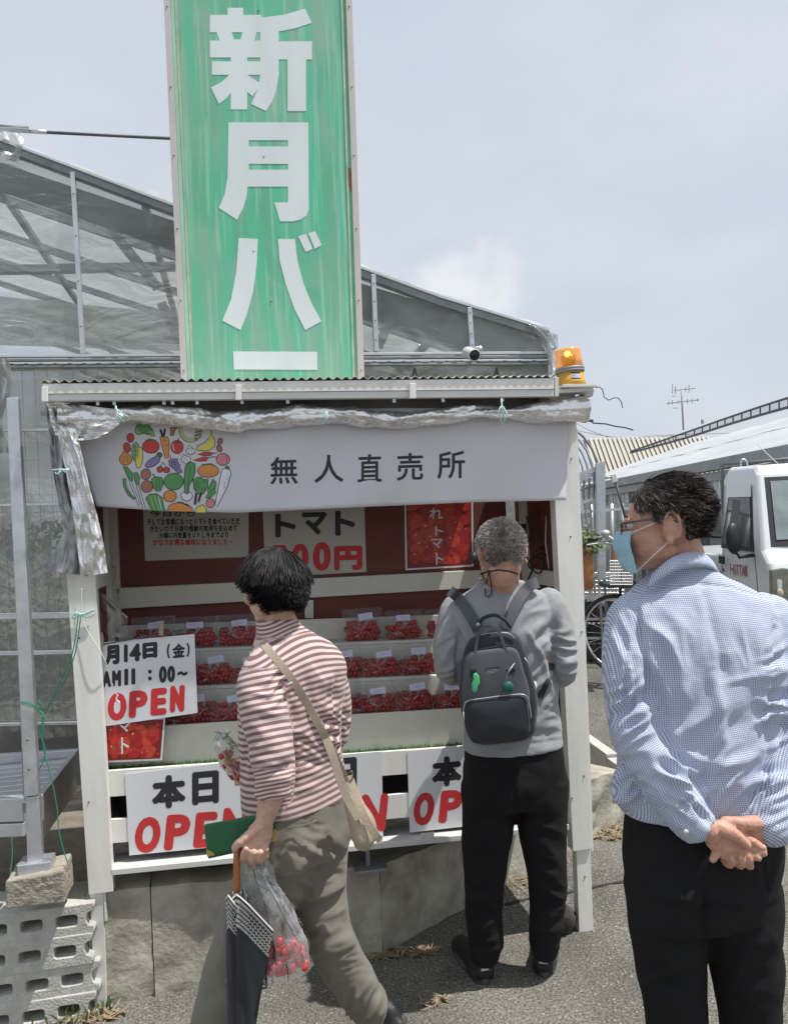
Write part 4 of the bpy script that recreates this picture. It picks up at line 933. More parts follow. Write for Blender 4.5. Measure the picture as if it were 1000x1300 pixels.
# hollow blocks: outline with three through holes and scooped ends
def hollow_block(seed):
    cu = bpy.data.curves.new('b', 'CURVE'); cu.dimensions = '2D'; cu.fill_mode = 'BOTH'; cu.extrude = .092; cu.bevel_depth = .003; cu.bevel_resolution = 1
    L, Hh = .385, .094
    def loop(pts):
        s_ = cu.splines.new('POLY'); s_.points.add(len(pts)-1); s_.use_cyclic_u = True
        for i, (x, y) in enumerate(pts): s_.points[i].co = (x, y, 0, 1)
    ends = lambda sx: [(sx*(L/2-.0), -Hh/2), (sx*(L/2-.002), -Hh/2+.018), (sx*(L/2-.02), -.022), (sx*(L/2-.028), 0), (sx*(L/2-.02), .022), (sx*(L/2-.002), Hh/2-.018), (sx*(L/2), Hh/2)]
    loop(ends(1)+ends(-1)[::-1])
    for cx in (-.108, 0, .108):
        a_, b_ = .037, .022; pts = []
        for j in range(24):
            t = 2*math.pi*j/24; pts.append((cx+a_*math.copysign(abs(math.cos(t))**.45, math.cos(t)), b_*math.copysign(abs(math.sin(t))**.45, math.sin(t))))
        loop(pts)
    o = bpy.data.objects.new('b', cu); scene.collection.objects.link(o)
    me = bpy.data.meshes.new_from_object(o.evaluated_get(bpy.context.evaluated_depsgraph_get())); bpy.data.objects.remove(o)
    me.materials.clear(); me.materials.append(M['block']); return me
hm = hollow_block(0)
lv = {0: 'fourth from the top', 1: 'third from the top', 2: 'second from the top', 3: 'topmost of the stack'}
uR_ = U(S(119, 1170, -.02))
for lvl_ in range(4):
    for c_ in range(2):
        o = bpy.data.objects.new('hollow_block', hm); scene.collection.objects.link(o)
        jx = (0, .012, -.004, .004)[lvl_]; zc = -.022+.052+.0965*lvl_
        p = T(uR_-.195-.395*c_+jx, .085-.02+(.004 if lvl_ % 2 else 0), zc)
        o.matrix_world = Matrix.Translation(p) @ Matrix.Rotation(YAW+(.02 if lvl_ == 1 else 0), 4, 'Z') @ Matrix.Rotation(math.pi/2, 4, 'X')
        tag(o, 'grey hollow concrete block, ' + lv[lvl_] + (', beside the stall leg' if c_ == 0 else ', at the left photo edge'), 'concrete block', 'stacked hollow concrete blocks')
# weeds
M['weed'] = PM('weed_leaf', (.07, .13, .035), .7, col2=(.16, .22, .08), vs=40)
m = MB()
for cx, cy, n_, sp_ in ((108, 1285, 46, .07), (60, 1296, 16, .08), (95, 1296, 20, .06)):
    c_ = gz(cx, cy)
    for i in range(n_):
        b_ = c_+Vector((rnd.gauss(0, sp_*.6), rnd.gauss(0, sp_*.35), 0)); d = Vector((rnd.uniform(-.5, .5), rnd.uniform(-.5, .5), 1)).normalized(); L = rnd.uniform(.02, .06); e = d.cross(Vector((0, 1, 0))).normalized()*rnd.uniform(.002, .005)
        m.add([b_-e*.5, b_+e*.5, b_+d*L*.6+e, b_+d*L+Vector((rnd.uniform(-.02, .02), 0, 0)), b_+d*L*.6-e], [[0, 1, 2, 3, 4]])
stuff(m.build('weeds', M['weed']), 'small green weeds growing at the foot of the hollow blocks', 'weeds')
def cat(P_, n_=6):
    P_ = [Vector(p) for p in P_]; cp = []
    for i in range(len(P_)-1):
        for k in range(n_):
            t = k/n_; p0 = P_[max(0, i-1)]; p1 = P_[i]; p2 = P_[i+1]; p3 = P_[min(len(P_)-1, i+2)]
            cp.append(.5*((2*p1)+(p2-p0)*t+(2*p0-5*p1+4*p2-p3)*t*t+(3*p1-p0-3*p2+p3)*t**3))
    return cp+[P_[-1]]
m = MB()
for pts in ([(100, 780), (92, 830), (76, 868), (58, 906)], [(103, 782), (95, 832), (77, 874), (55, 903)], [(26, 891), (40, 893), (50, 902), (57, 908)], [(45, 900), (49, 890), (53, 896), (48, 905), (57, 912)], [(56, 906), (52, 930), (58, 955), (50, 978)], [(57, 908), (54, 940), (62, 975), (72, 1020), (76, 1060), (86, 1095)], [(27, 893), (38, 896), (50, 898)]):
    m.tube(cat([S(x, y, -.10+.02*i) for i, (x, y) in enumerate(pts)] if pts[0][0] > 90 else [S(x, y, -.09) for x, y in pts]), .0017, 6)
tag(m.build('green_twine', M['twine_green']), 'thin green twine tied from the left post to the galvanised pole and trailing down', 'twine')
m = MB().tube(cat([S(15, 1062, -.06), S(16, 1085, -.06), S(13, 1112, -.07)]), .0017, 6); tag(m.build('green_twine', M['twine_green']), 'short green twine end hanging under the aluminium deck', 'twine')
m = MB().tube(cat([S(104, 747, -.012), S(104, 765, -.012), S(104, 778, -.012), S(110, 798, -.014), S(132, 835, -.02), (S(144, 872, .02)), S(150, 884, .03)]), .0015, 6)
m.tube(cat([S(150, 882, .03), S(148, 888, .03), S(152, 892, .03), S(150, 895, .03)]), .003, 6)
tag(m.build('white_string', M['twine_white']), 'white string hanging from the left post over the date sign', 'string')
m = MB()
for pts in ([(92, 785), (100, 781), (106, 780)], [(94, 779), (104, 781), (118, 775)], [(106, 780), (112, 783), (120, 779)], [(93, 783), (96, 778), (104, 780), (112, 777), (120, 774)]): m.tube(cat([S(x, y, -.012) for x, y in pts]), .0035, 6)
tag(m.build('string_bow', M['twine_pale']), 'pale green bow tied round the left post of the stall', 'string')

# ================================================================== ALUMINIUM DECK at left
dk = thing('aluminium_deck', 'aluminium frame deck with ribbed boards at the left edge beside the stall', 'platform', S(0, 1060, 0))
sl('front_rail', [(-140, 1022), (29, 1013), (31, 1043), (-140, 1050)], -.02, .02, M['alu'], .003, dk)
sl('front_rail', [(-140, 1053), (31, 1045), (32, 1062), (-140, 1070)], -.016, .02, M['alu'], .003, dk)
sl('back_rail', [(-60, 962), (99, 952), (99, 979), (-60, 991)], .62, .65, M['alu'], .003, dk)
pA = S(52, 1012, .02); pB = S(99, 953, .62)
dz = Vector((0, 0, -.085)); m = MB(); m.prism([pA, pB, pB+dz, pA+dz], SE*-.02); m.build('side_rail', M['alu'], dk, bevel=.002)
m = MB(); dz2 = Vector((0, 0, -.16)); m.prism([pA+dz*1.05-SE*.01, pB+dz*1.05-SE*.01, pB+dz2-SE*.01, pA+dz2-SE*.01], SE*-.02); m.build('side_rail', M['grey_paint'], dk, bevel=.002)
pz = pA.z-.015
for i in range(9):
    w_ = .03+i*.066; m = MB(); u1_ = U(pA)+(U(pB)-U(pA))*(w_/.6)-.03
    z_ = pz+(pB.z-pA.z)*(w_/.6)-.01
    m.prism([T(u1_-1.2, w_, z_), T(u1_, w_, z_), T(u1_, w_+.045, z_), T(u1_-1.2, w_+.045, z_)], (0, 0, -.015)); m.build('deck_board', M['alu'], dk, bevel=.003)
sl('clamp', [(29, 1020), (33, 1020), (33, 1032), (29, 1032)], -.03, -.018, M['dull_steel'], .001, dk)
for u_ in (-1.1, -.55): MB().beam(T(u_, .4, 0), T(u_, .4, zb+.1), .04, .04, SN).build('deck_leg', M['alu'], dk)
# ================================================================== GREENHOUSE BEHIND
WG = 1.15
gh1 = thing('greenhouse', 'long gabled greenhouse with cloudy plastic film standing behind the stall', 'greenhouse', S(400, 900, WG))
def gs(name, px, w0, w1, mt, bevel=.0, par=None): return MB().slab(px, w0, w1).build(name, mt, par or gh1, bevel=bevel)
top = [(-260, 85), (0, 179), (90, 213), (217, 261), (330, 300), (462, 343), (560, 379), (640, 403), (697, 421)]
RL = S(-260, 85, WG); RR = S(697, 421, WG)
# rafter
gs('gable_rafter', top + [(x, y+9) for x, y in top[::-1]], WG-.02, WG+.03, M['dull_steel'])
gs('edge_channel', [(x, y-4) for x, y in top] + [(x, y-1) for x, y in top[::-1]], WG-.03, WG+.04, M['alu'])
# mullions
for (x0, y0, x1, y1) in ((92, 218, 105, 449), (474, 348, 478, 446), (596, 390, 600, 446), (-60, 170, -45, 455), (697, 423, 699, 482)):
    gs('mullion', [(x0-2.8, y0), (x0+2.8, y0), (x1+2.8, y1), (x1-2.8, y1)], WG-.03, WG-.0, M['galv'], .001)
    for k in (.12, .35, .6, .85):
        MB().lathe(S(x0+(x1-x0)*k, y0+(y1-y0)*k, WG-.031), -SN, [(.004, 0), (.0001, .003)], 8).build('screw', M['screw'], gh1)
gs('tie_beam', [(-260, 341), (222, 332), (222, 341), (-260, 350)], WG+.04, WG+.09, M['dull_steel'])
for y0, hh, mt_ in ((450, 3.2, 'alu'), (455, 3, 'dull_steel'), (459.5, 2.6, 'alu'), (464.5, 2, 'dull_steel')):
    gs('film_rail', [(-260, y0+2), (697, y0-4), (697, y0-4+hh), (-260, y0+2+hh)], WG-.034, WG-.008, M[mt_], .001)
# spring wire in the rail
m = MB(); pts = [S(-40+i*9.2, 462.5-(i*9.2)*.006+(2.2 if i % 2 else -.5), WG-.04) for i in range(81)]; m.tube(pts, .0022, 5); m.build('spring_wire', M['dark_steel'], gh1)
# film: gable, lower front, roof, right side
m = MB(); nu = 80
def gab(s_, t_):
    x = -260+957*s_; yt = np.interp(x, [p[0] for p in top], [p[1] for p in top]); yb = 452-(x+260)*.005
    return S(x, yt+(yb-yt)*t_, WG+.004+.008*mnoise.noise(Vector((x*.02, t_*5, 0))))
m.sheet(gab, nu, 14); m.build('gable_film', M['gfilm'], gh1)
m = MB(); m.sheet(lambda s_, t_: S(-260+957*s_, 466+(962-466)*t_-6*s_, WG+.01+.012*mnoise.noise(Vector((s_*25, t_*6, 3)))), nu, 20); m.build('front_film', M['gfilm2'], gh1)
LEN = 9.0
NB = SN*LEN
def RP(k, b, dz_=0): return RL+(RR-RL)*k+SN*b+Vector((0, 0, dz_))
def roofn(s_, t_): return RP(s_, LEN*t_, .012*math.sin(s_*60)+.008*mnoise.noise(Vector((s_*9, t_*12, 0))))
m = MB(); m.sheet(roofn, 30, 30); m.build('roof_film', M['gfilm_roof'] if 'gfilm_roof' in M else M.setdefault('gfilm_roof', film('roof_film', (.74, .77, .77), .62, .12, 2, .3, trl=.65, edge=.5)), gh1)
LW = RR; 
m = MB(); m.sheet(lambda s_, t_: LW+SN*(LEN*s_)+Vector((0, 0, -(LW.z-.2)*t_)), 12, 6); m.build('side_film', M['gfilm2'], gh1)
# far half of the gable roof: ridge off to the left, other slope falls away
ridge = RL-(RR-RL)*.15
for i in range(1, 12):
    b_ = i*.75
    MB().beam(RP(0, b_, -.04), RP(1, b_, -.04), .045, .03, SN).build('rafter', M['dull_steel'], gh1)
    if i % 3 == 0: MB().beam(RP(0, b_, 0)+Vector((0, 0, S(0, 345, WG).z-RL.z)), RP(1, b_, -.04)+Vector((0, 0, 0)) if False else RP(.86, b_, 0)+Vector((0, 0, S(222, 337, WG).z-RP(.86, 0).z)), .04, .04, SN).build('tie_beam', M['dull_steel'], gh1)
for k in (.2, .42, .64, .86): MB().beam(RP(k, .03, -.07), RP(k, LEN, -.07), .035, .035).build('purlin', M['dull_steel'], gh1)
MB().beam(RR+Vector((0, 0, -.05)), RR+NB+Vector((0, 0, -.05)), .09, .07).build('gutter', M['galv'], gh1)
for i in range(1, 8): MB().beam(RR+SN*(i*1.5)+Vector((0, 0, -.1)), Vector(((RR+SN*(i*1.5)).x, (RR+SN*(i*1.5)).y, .1)), .05, .05, SN).build('side_post', M['galv'], gh1)
# shade curtain gathered under the roof
M['shade'] = PM('grey_shade_net', (.11, .118, .12), .9, var=.35, vs=3, streak=(1, 1, 3))
m = MB()
c0 = [(-260, 128), (0, 206), (217, 279), (462, 361), (600, 402), (690, 428)]; c1 = [(-260, 170), (0, 243), (217, 318), (462, 406), (600, 450), (690, 452)]
m.sheet(lambda s_, t_: S(-260+950*s_, (lambda x: np.interp(x, [p[0] for p in c0], [p[1] for p in c0])*(1-t_)+np.interp(x, [p[0] for p in c1], [p[1] for p in c1])*t_)(-260+950*s_), WG+.16+.02*mnoise.noise(Vector((s_*30, t_*3, 1)))+.25*t_), 90, 8)
m.build('shade_curtain', M['shade'], gh1)
# diagonal brace inside and a lower inner curtain
for (a_, b_) in (((140, 290), (200, 365)), ((205, 385), (232, 440)), ((515, 360), (480, 440)), ((560, 385), (540, 410))):
    MB().beam(S(*a_, WG+.35), S(*b_, WG+.35), .05, .04, SN).build('brace', M['dull_steel'], gh1)
m = MB(); m.sheet(lambda s_, t_: S(-260+950*s_, 350+s_*95+(430+s_*30-350-s_*95)*t_, WG+2.2+.03*mnoise.noise(Vector((s_*30, t_*3, 1)))), 60, 6); m.build('inner_curtain', M['gfilm2'], gh1)
# lower left: rails, wire net, dim planting inside
for (y0, y1, hh) in ((779, 777, 7), (828, 824, 4.5), (919, 916, 3), (545, 542, 3), (640, 636, 3)):
    gs('girt', [(-260, y0+(260+0)*.02), (700, y1-11), (700, y1-11+hh), (-260, y0+5+hh)], WG-.03, WG-.005, M['galv'])
m = MB()
for i in range(26):
    x = -100+i*16.; m.beam(S(x, 470, WG-.01), S(x+20, 925, WG-.01), .0018, .0018, SN)
for j in range(18):
    y = 540+j*22; m.beam(S(-100, y+2, WG-.01), S(300, y-3, WG-.01), .0018, .0018, SN)
m.build('wire_net', M['dull_steel'], gh1)
M['crop'] = PM('greenhouse_crop_leaf', (.035, .075, .025), .7, col2=(.09, .15, .05), vs=20)
m = MB()
for i in range(14000):
    w_ = WG+.9+rnd.random()**1.5*3+.3; u_ = rnd.uniform(-2.4, 2.0); z = .2+1.5*rnd.random()
    p = T(u_, w_, z); s_ = rnd.uniform(.018, .04); a_ = Vector((rnd.uniform(-1, 1), rnd.uniform(-1, 1), rnd.uniform(-1, 1))).normalized()*s_; b_ = a_.orthogonal().normalized()*s_*.5
    m.add([p-a_, p+b_, p+a_, p-b_], [[0, 1, 2, 3]])
stuff(m.build('tomato_plants', M['crop']), 'dim green crop plants seen through the greenhouse film at the left', 'plants')
gs('base_board', [(-260, 925), (700, 905), (700, 990), (-260, 1010)], WG+.02, WG+.05, M['grey_board'] if 'grey_board' in M else M.setdefault('grey_board', PM('grey_base_board', (.20, .205, .20), .8, var=.15)))
# ragged surplus film at the right corner and on the ridge edge
m = MB(); m.sheet(lambda s_, t_: S(672+s_*(32+4*math.sin(3*t_)), 408+s_*(16)+t_*(6+60*s_*s_), WG-.05+.03*mnoise.noise(Vector((s_*6, t_*5, 1)))), 14, 14); m.build('film_flap', M['gfilm'], gh1)
m = MB(); 
m.sheet(lambda s_, t_: S(0+s_*690, np.interp(s_*690, [p[0] for p in top], [p[1] for p in top])-3-t_*(1+2.5*(.5+mnoise.noise(Vector((s_*22, 0, 4))))), WG+.02+.08*t_), 120, 3); m.build('film_hem', film('film_hem', (.8, .82, .82), .5, .2, 12, .2), gh1)
m = MB(); m.sheet(lambda s_, t_: S(-20+s_*(46+5*math.sin(4*t_)), 163+t_*(26+12*s_)+s_*6, WG-.02+.06*mnoise.noise(Vector((s_*4, t_*4, 7)))), 12, 8); m.build('film_flap', film('film_scrap', (.74, .74, .70), .6, .25, 9, .2), gh1)
m = MB(); m.sheet(lambda s_, t_: S(-20+s_*(30+6*math.sin(7*t_)), 455+t_*120, .9+.06*mnoise.noise(Vector((s_*4, t_*4, 3)))), 10, 12); m.build('film_flap', M['gfilm2'], gh1)
# V brackets on the roof side
for x in (525, 629): 
    for dx in (-3, 4): gs('strap', [(x, 467), (x+2.2, 467), (x+dx+2, 482), (x+dx-.5, 482)], WG-.08, WG-.075, M['black'])
# pipe across the sky, foil at its left end
m = MB().tube([S(-40, 163, WG+.3), S(60, 168, WG+.3), S(222, 176, WG+.3)], .0085, 8).tube([S(-30, 161, WG+.3), S(38, 165, WG+.3)], [.020, .017], 8).tube([S(38, 166.5, WG+.3), S(60, 168, WG+.3)], .011, 8)
m.m = [0 if i < 20 else 1 for i in range(len(m.f))]
tag(m.build('steel_pipe', [M['dark_steel'], M['galv']]), 'thin steel pipe crossing the sky to the green sign board', 'pipe')
# cctv
cc = thing('security_camera', 'small white bullet security camera on the greenhouse rail right of the sign', 'camera', S(600, 455, WG-.1))
d = (S(606, 453, WG-.28)-S(591, 447, WG-.10)).normalized(); c0_ = S(592, 447, WG-.10)
MB().lathe(c0_, d, [(.012, 0), (.027, .003), (.030, .02), (.030, .13), (.031, .131), (.029, .135), (.026, .13)], 20).build('housing', M['white_plastic'] if 'white_plastic' in M else M.setdefault('white_plastic', PM('white_plastic', (.75, .75, .74), .35)), cc)
MB().lathe(c0_+d*.128, d, [(.026, 0), (.026, .003), (.0001, .004)], 20).build('lens', PM('lens_black', (.01, .01, .012), .15), cc)
MB().lathe(S(605, 445, WG-.05), -SN, [(.02, 0), (.02, .02), (.012, .035), (.012, .06)], 14).build('mount', M['white_plastic'], cc)
MB().lathe(S(605, 439, WG-.05), Vector((0, 0, 1)), [(.004, 0), (.004, .012)], 8).build('adjuster', M['screw'], cc)

# ================================================================== RIGHT BACKGROUND
# pipe house behind the stall: bent hoops
ph = thing('pipe_house', 'bare bent pipe hoops of a small tunnel house behind the right post', 'pipe frame', (1.3, 5, .1))
XR = 1.87
for i in range(11):
    Y_ = 7.2+i*.19; g = gh(XR, Y_); pts = [Vector((XR, Y_, g)), Vector((XR, Y_, 1.93))]
    for k in range(1, 15):
        a_ = math.pi/2*k/14*1.9; pts.append(Vector((XR-.62+.62*math.cos(a_), Y_, 1.93+.58*math.sin(a_))))
    MB().tube(pts, .012, 8).build('hoop', M['galv'] if i else M['dull_steel'], ph)
for z_ in (.75, 1.25, 1.72, 1.90): MB().beam((XR-.0, 7.2, z_), (XR, 9.2, z_), .02, .03).build('side_rail', M['galv'], ph)
def AB(mb, px, Y0, Y1, mi=0):
    a_ = [aty(x, y, Y0) for x, y in px]; mb.prism(a_, (0, Y1-Y0, 0), mi); return mb
AB(MB(), [(756, 588), (768, 585), (769, 735), (759, 738)], 7.12, 7.16).build('corner_post', M['galv'], ph, bevel=.003)
AB(MB(), [(733, 601), (760, 591), (760, 596), (733, 606)], 7.17, 7.19).build('cross_bar', M['galv'], ph)
AB(MB(), [(733, 606), (757, 598), (757, 604), (733, 612)], 7.2, 7.22).build('cross_bar', M['galv'], ph)
AB(MB(), [(733, 622), (757, 614), (757, 617), (733, 625)], 7.2, 7.22).build('cross_bar', M['dull_steel'], ph)
for x in (740, 747, 753): AB(MB(), [(x, 600), (x+2, 600), (x+2, 634), (x, 634)], 7.23, 7.25).build('cross_bar', M['dull_steel'], ph)
AB(MB(), [(733, 640), (752, 632), (752, 635), (733, 643)], 7.2, 7.22).build('cross_bar', M['alu'], ph)
# strut with white bracket
st = thing('stay_rod', 'slanted steel rod with a small white bracket beside the pipe hoops', 'rod', aty(790, 655, 5.4))
MB().tube([aty(768, 607, 5.4), aty(777, 605, 5.4)], .008, 8).build('arm', M['galv'], st)
AB(MB(), [(775, 603), (781, 601), (784, 611), (778, 613)], 5.38, 5.42).build('bracket', M['white_plastic'], st, bevel=.003)
MB().tube([aty(781, 612, 5.4), aty(793, 657, 5.4)], .008, 8).build('rod', M['dark_steel'], st)
# second greenhouse along the right
g2 = thing('greenhouse', 'long low greenhouse with white plastic roof running back at the right', 'greenhouse', (4.4, 10, .2))
XG = 4.6
def gx(px, py, X=XG): return atx(px, py, X)
G0 = gx(1060, 557); G1 = gx(734, 623); gz_ = (G0.z+G1.z)/2-.01
Y0, Y1 = 6.3, 22.
M['roof_white'] = PM('dusty_white_film', (.44, .465, .475), .6, var=.10, vs=1.2, streak=(1, .3, 2))
M['gutter'] = PM('old_galvanised_gutter', (.30, .325, .335), .55, .5, var=.15, vs=4)
XW = 8.3; rz = 3.35
m = MB()
def rf(s_, t_):
    x = XG+(XW-XG)*s_; y = Y0+(Y1-Y0)*t_
    z = gz_+.05+(rz-gz_)*(s_**.9) + .05*abs(math.sin(t_*math.pi*12))*.5*0 - .006*math.sin(t_*math.pi*26)+.02*mnoise.noise(Vector((s_*6, t_*20, 0)))
    return Vector((x, y, z))
m.sheet(rf, 12, 80); m.build('roof_film', M['roof_white'], g2)
m = MB(); m.sheet(lambda s_, t_: rf(s_, 0)*(1-t_)+Vector((XG+(XW-XG)*s_, Y0, .2))*t_, 12, 3); m.build('end_film', M['gfilm2'], g2)
MB().box(((XG), (Y0+Y1)/2, gz_), .14, Y1-Y0, .16).build('gutter', M['gutter'], g2, bevel=.01)
MB().box((XG+.02, (Y0+Y1)/2, gz_-.16), .06, Y1-Y0, .13).build('gutter_beam', M['gutter'], g2)
MB().box((XG+.02, (Y0+Y1)/2, gz_-.5), .03, Y1-Y0, .03).build('girt', M['dull_steel'], g2)
MB().box((XG+.02, (Y0+Y1)/2, gz_-1.0), .03, Y1-Y0, .04).build('girt', M['dull_steel'], g2)
i = 0; y = Y0
while y < Y1:
    MB().beam((XG+.03, y, .15), (XG+.03, y, gz_-.1), .055 if i % 3 == 0 else .03, .05, (0, 1, 0)).build('post', M['galv'] if i % 3 else M['dull_steel'], g2); y += .62; i += 1
m = MB(); m.sheet(lambda s_, t_: Vector((XG+.07+.02*mnoise.noise(Vector((s_*30, t_*3, 0))), Y0+(Y1-Y0)*s_, .15+(gz_-1.05-.15)*t_)), 60, 4); m.build('side_film', PM('pale_side_sheet', (.40, .41, .38), .6, var=.2, vs=3, streak=(1, 1, .3)), g2)
m = MB(); m.sheet(lambda s_, t_: Vector((XG+.07, Y0+(Y1-Y0)*s_, gz_-1.0+.9*t_)), 60, 4); m.build('side_film', M['gfilm2'], g2)
m = MB()
for i in range(240):
    y = rnd.uniform(Y0, Y1); z = rnd.uniform(gz_-1.0, gz_-.2); x = XG+rnd.uniform(.3, 1.5); L = rnd.uniform(.15, .6)
    m.box((x, y, z), .03, L, .03)
m.build('inner_frame', M['alu'], g2)['kind'] = 'stuff'
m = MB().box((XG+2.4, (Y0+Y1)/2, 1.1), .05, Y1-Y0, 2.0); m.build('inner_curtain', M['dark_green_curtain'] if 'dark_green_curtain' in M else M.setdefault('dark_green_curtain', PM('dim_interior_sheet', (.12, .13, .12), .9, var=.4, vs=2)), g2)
# truss walkway on the ridge
tz = 0.0
R0 = atx(1010, 505, XW-.6); R1 = atx(815, 567, XW-.6)
tp = [aty(1060, 490, 12.0), aty(1000, 505, 12.7), aty(930, 528, 14.5), aty(870, 549, 16.5), aty(800, 573, 19.5)]
bt_ = [aty(1060, 503, 12.0), aty(1000, 517, 12.7), aty(930, 537, 14.5), aty(870, 556, 16.5), aty(800, 575, 19.5)]
tr_ = thing('ridge_truss', 'dark lattice truss running along the ridge of the white roofed greenhouse', 'truss', tp[0])
MB().tube(cat(tp, 4), .02, 6).build('top_chord', M['dark_steel'], tr_); MB().tube(cat(bt_, 4), .025, 6).build('bottom_chord', M['dark_steel'], tr_)
ct = cat(tp, 6); cb = cat(bt_, 6)
for a_, b_ in zip(ct, cb): MB().tube([a_, b_], .014, 5).build('web_bar', M['dark_steel'], tr_)
M['mesh_grey'] = film('grey_netting', (.25, .26, .27), .35, .05)
m = MB(); L_ = len(ct); m.add([p+Vector((0, .01, 0)) for p in ct]+[p+Vector((0, .01, 0)) for p in cb], [[i, i+1, L_+i+1, L_+i] for i in range(L_-1)]); m.build('netting', M['mesh_grey'], tr_)
# corrugated shed roof beyond
sh = thing('shed', 'distant shed with beige ribbed metal roof behind the white greenhouse roof', 'shed', aty(810, 600, 24))
SA = [aty(757, 559, 25), aty(838, 559, 28.5), aty(800, 600, 22), aty(700, 620, 20)]
M['beige_roof'] = PM('beige_sheet', (.42, .395, .335), .6, var=.08)
M['beige_dark'] = PM('beige_gap', (.33, .30, .25), .7)
c1 = aty(740, 559, 27); c2 = aty(900, 557, 27); c3 = aty(930, 612, 22); c4 = aty(760, 620, 22)
MB().prism([c1, c2, c3, c4], (0, 0, -.12)).build('roof_deck', M['beige_dark'], sh)
for i in range(27):
    t = (i+.25)/27; t2 = (i+.8)/27
    MB().prism([c1.lerp(c2, t), c1.lerp(c2, t2), c4.lerp(c3, t2), c4.lerp(c3, t)], (0, 0, .09)).build('roof_rib', M['beige_roof'], sh)
m = MB(); m.prism([c4+Vector((0, .3, -.12)), c3+Vector((0, .3, -.12)), Vector((c3.x, c3.y+.3, 0)), Vector((c4.x, c4.y+.3, 0))], (0, .2, 0)); m.build('wall', M['grey_paint'], sh)
# antenna
an = thing('tv_antenna', 'thin television antenna mast rising above the ridge at the right', 'antenna', aty(868, 545, 17))
def A(x, y): return aty(x, y, 17)
MB().tube([A(867, 546), A(864.5, 497)], .018, 6).build('mast', M['dull_steel'], an)
for nm, pts, r_ in (('boom', [(846, 512), (887, 507.5)], .014), ('boom', [(855, 495.5), (882, 493)], .012)): MB().tube([A(*p) for p in pts], r_, 5).build(nm, M['dull_steel'], an)
for x, y, h in ((848, 512, 2), (853, 511, 3), (860, 510.5, 2), (872, 509.5, 3), (878, 509, 3), (885, 508, 2), (853, 494, 6), (857, 495, 5), (874, 493.5, 5), (870, 494, 3)): MB().tube([A(x, y-h), A(x, y+h)], .008, 5).build('element', M['dull_steel'], an)
for x0, x1, y in ((852, 858, 503), (853, 860, 518)): MB().tube([A(x0, y), A(x1, y)], .008, 5).build('element', M['dull_steel'], an)
m = MB().tube([aty(891, 538, 15), aty(891, 532, 15)], .025, 6); tag(m.build('vent_pipe', M['dull_steel']), 'short grey pipe stub on the ridge right of the antenna', 'pipe')
m = MB()
for pts in ([(700, 540), (760, 552), (800, 556), (850, 552), (1010, 548)], [(720, 530), (745, 545), (775, 556)], [(700, 560), (800, 557), (880, 551)]): m.tube(cat([aty(x, y, 30) for x, y in pts]), .012, 5)
tag(m.build('power_line', M['dull_steel']), 'thin power lines crossing low in the sky beyond the sheds', 'power line')
# leaning grey sheets and posts behind the bicycle
M['grey_sheet'] = film('grey_sheet', (.42, .44, .45), .75, .12, 3, .3, streak=(1, 1, .3))
ls = thing('plastic_sheet', 'grey translucent plastic sheets hanging upright behind the bicycle', 'plastic sheet', aty(770, 730, 8.2))
for i in range(8):
    x = 733+i*13.5; m = MB(); m.sheet(lambda s_, t_: aty(x+12.5*s_, 642-2*i*.3+t_*90, 8.2+.12*math.sin(s_*6+i)+.3*(i % 2)), 6, 8); m.build('sheet_panel', M['grey_sheet'], ls)
for i in range(9):
    x = 737+i*13; MB().tube([aty(x, 641-i*.5, 8.1), aty(x+2, 742, 8.1)], .02, 6).build('post', M['galv'] if i % 2 else M['dull_steel'], ls)
AB(MB(), [(733, 660), (752, 657), (752, 664), (733, 667)], 8.0, 8.05).build('cross_bar', M['galv'], ls)
AB(MB(), [(733, 674), (752, 671), (752, 673), (733, 676)], 8.0, 8.05).build('cross_bar', M['alu'], ls)
AB(MB(), [(733, 648), (852, 640), (852, 643), (733, 652)], 7.9, 7.95).build('top_cord', M['alu'], ls)
# plain wall behind it all, keeps the horizon closed
MB().prism([aty(690, 655, 12), aty(900, 640, 12), aty(900, 740, 12), aty(690, 745, 12)], (0, .1, 0)).build('backing_panel', M['dull_steel'], ls)
# planter with bush
pt = thing('potted_shrub', 'small green shrub in an orange pot behind the right post', 'potted plant', aty(746, 750, 6.6))
MB().lathe(aty(742, 748, 7.0), (0, 0, 1), [(.07, 0), (.08, .12), (.09, .34), (.095, .36), (.085, .37)], 20).build('pot', PM('orange_pot', (.48, .20, .08), .7, var=.2), pt)
m = MB(); c_ = aty(741, 690, 7.0)
for i in range(500):
    p = c_+Vector((rnd.gauss(0, .07), rnd.gauss(0, .07), rnd.gauss(0, .05))); a_ = Vector((rnd.uniform(-1, 1), rnd.uniform(-1, 1), rnd.uniform(-1, 1))).normalized()*.025; b_ = a_.orthogonal()*.5
    m.add([p-a_, p+b_, p+a_, p-b_], [[0, 1, 2, 3]])
m.build('foliage', M['weed'], pt)
tag(AB(MB(), [(779, 692), (789, 692), (790, 745), (780, 745)], 7.6, 7.7).build('orange_board', PM('faded_orange', (.50, .24, .16), .7, var=.1)), 'faded orange board behind the bicycle handlebar', 'board')
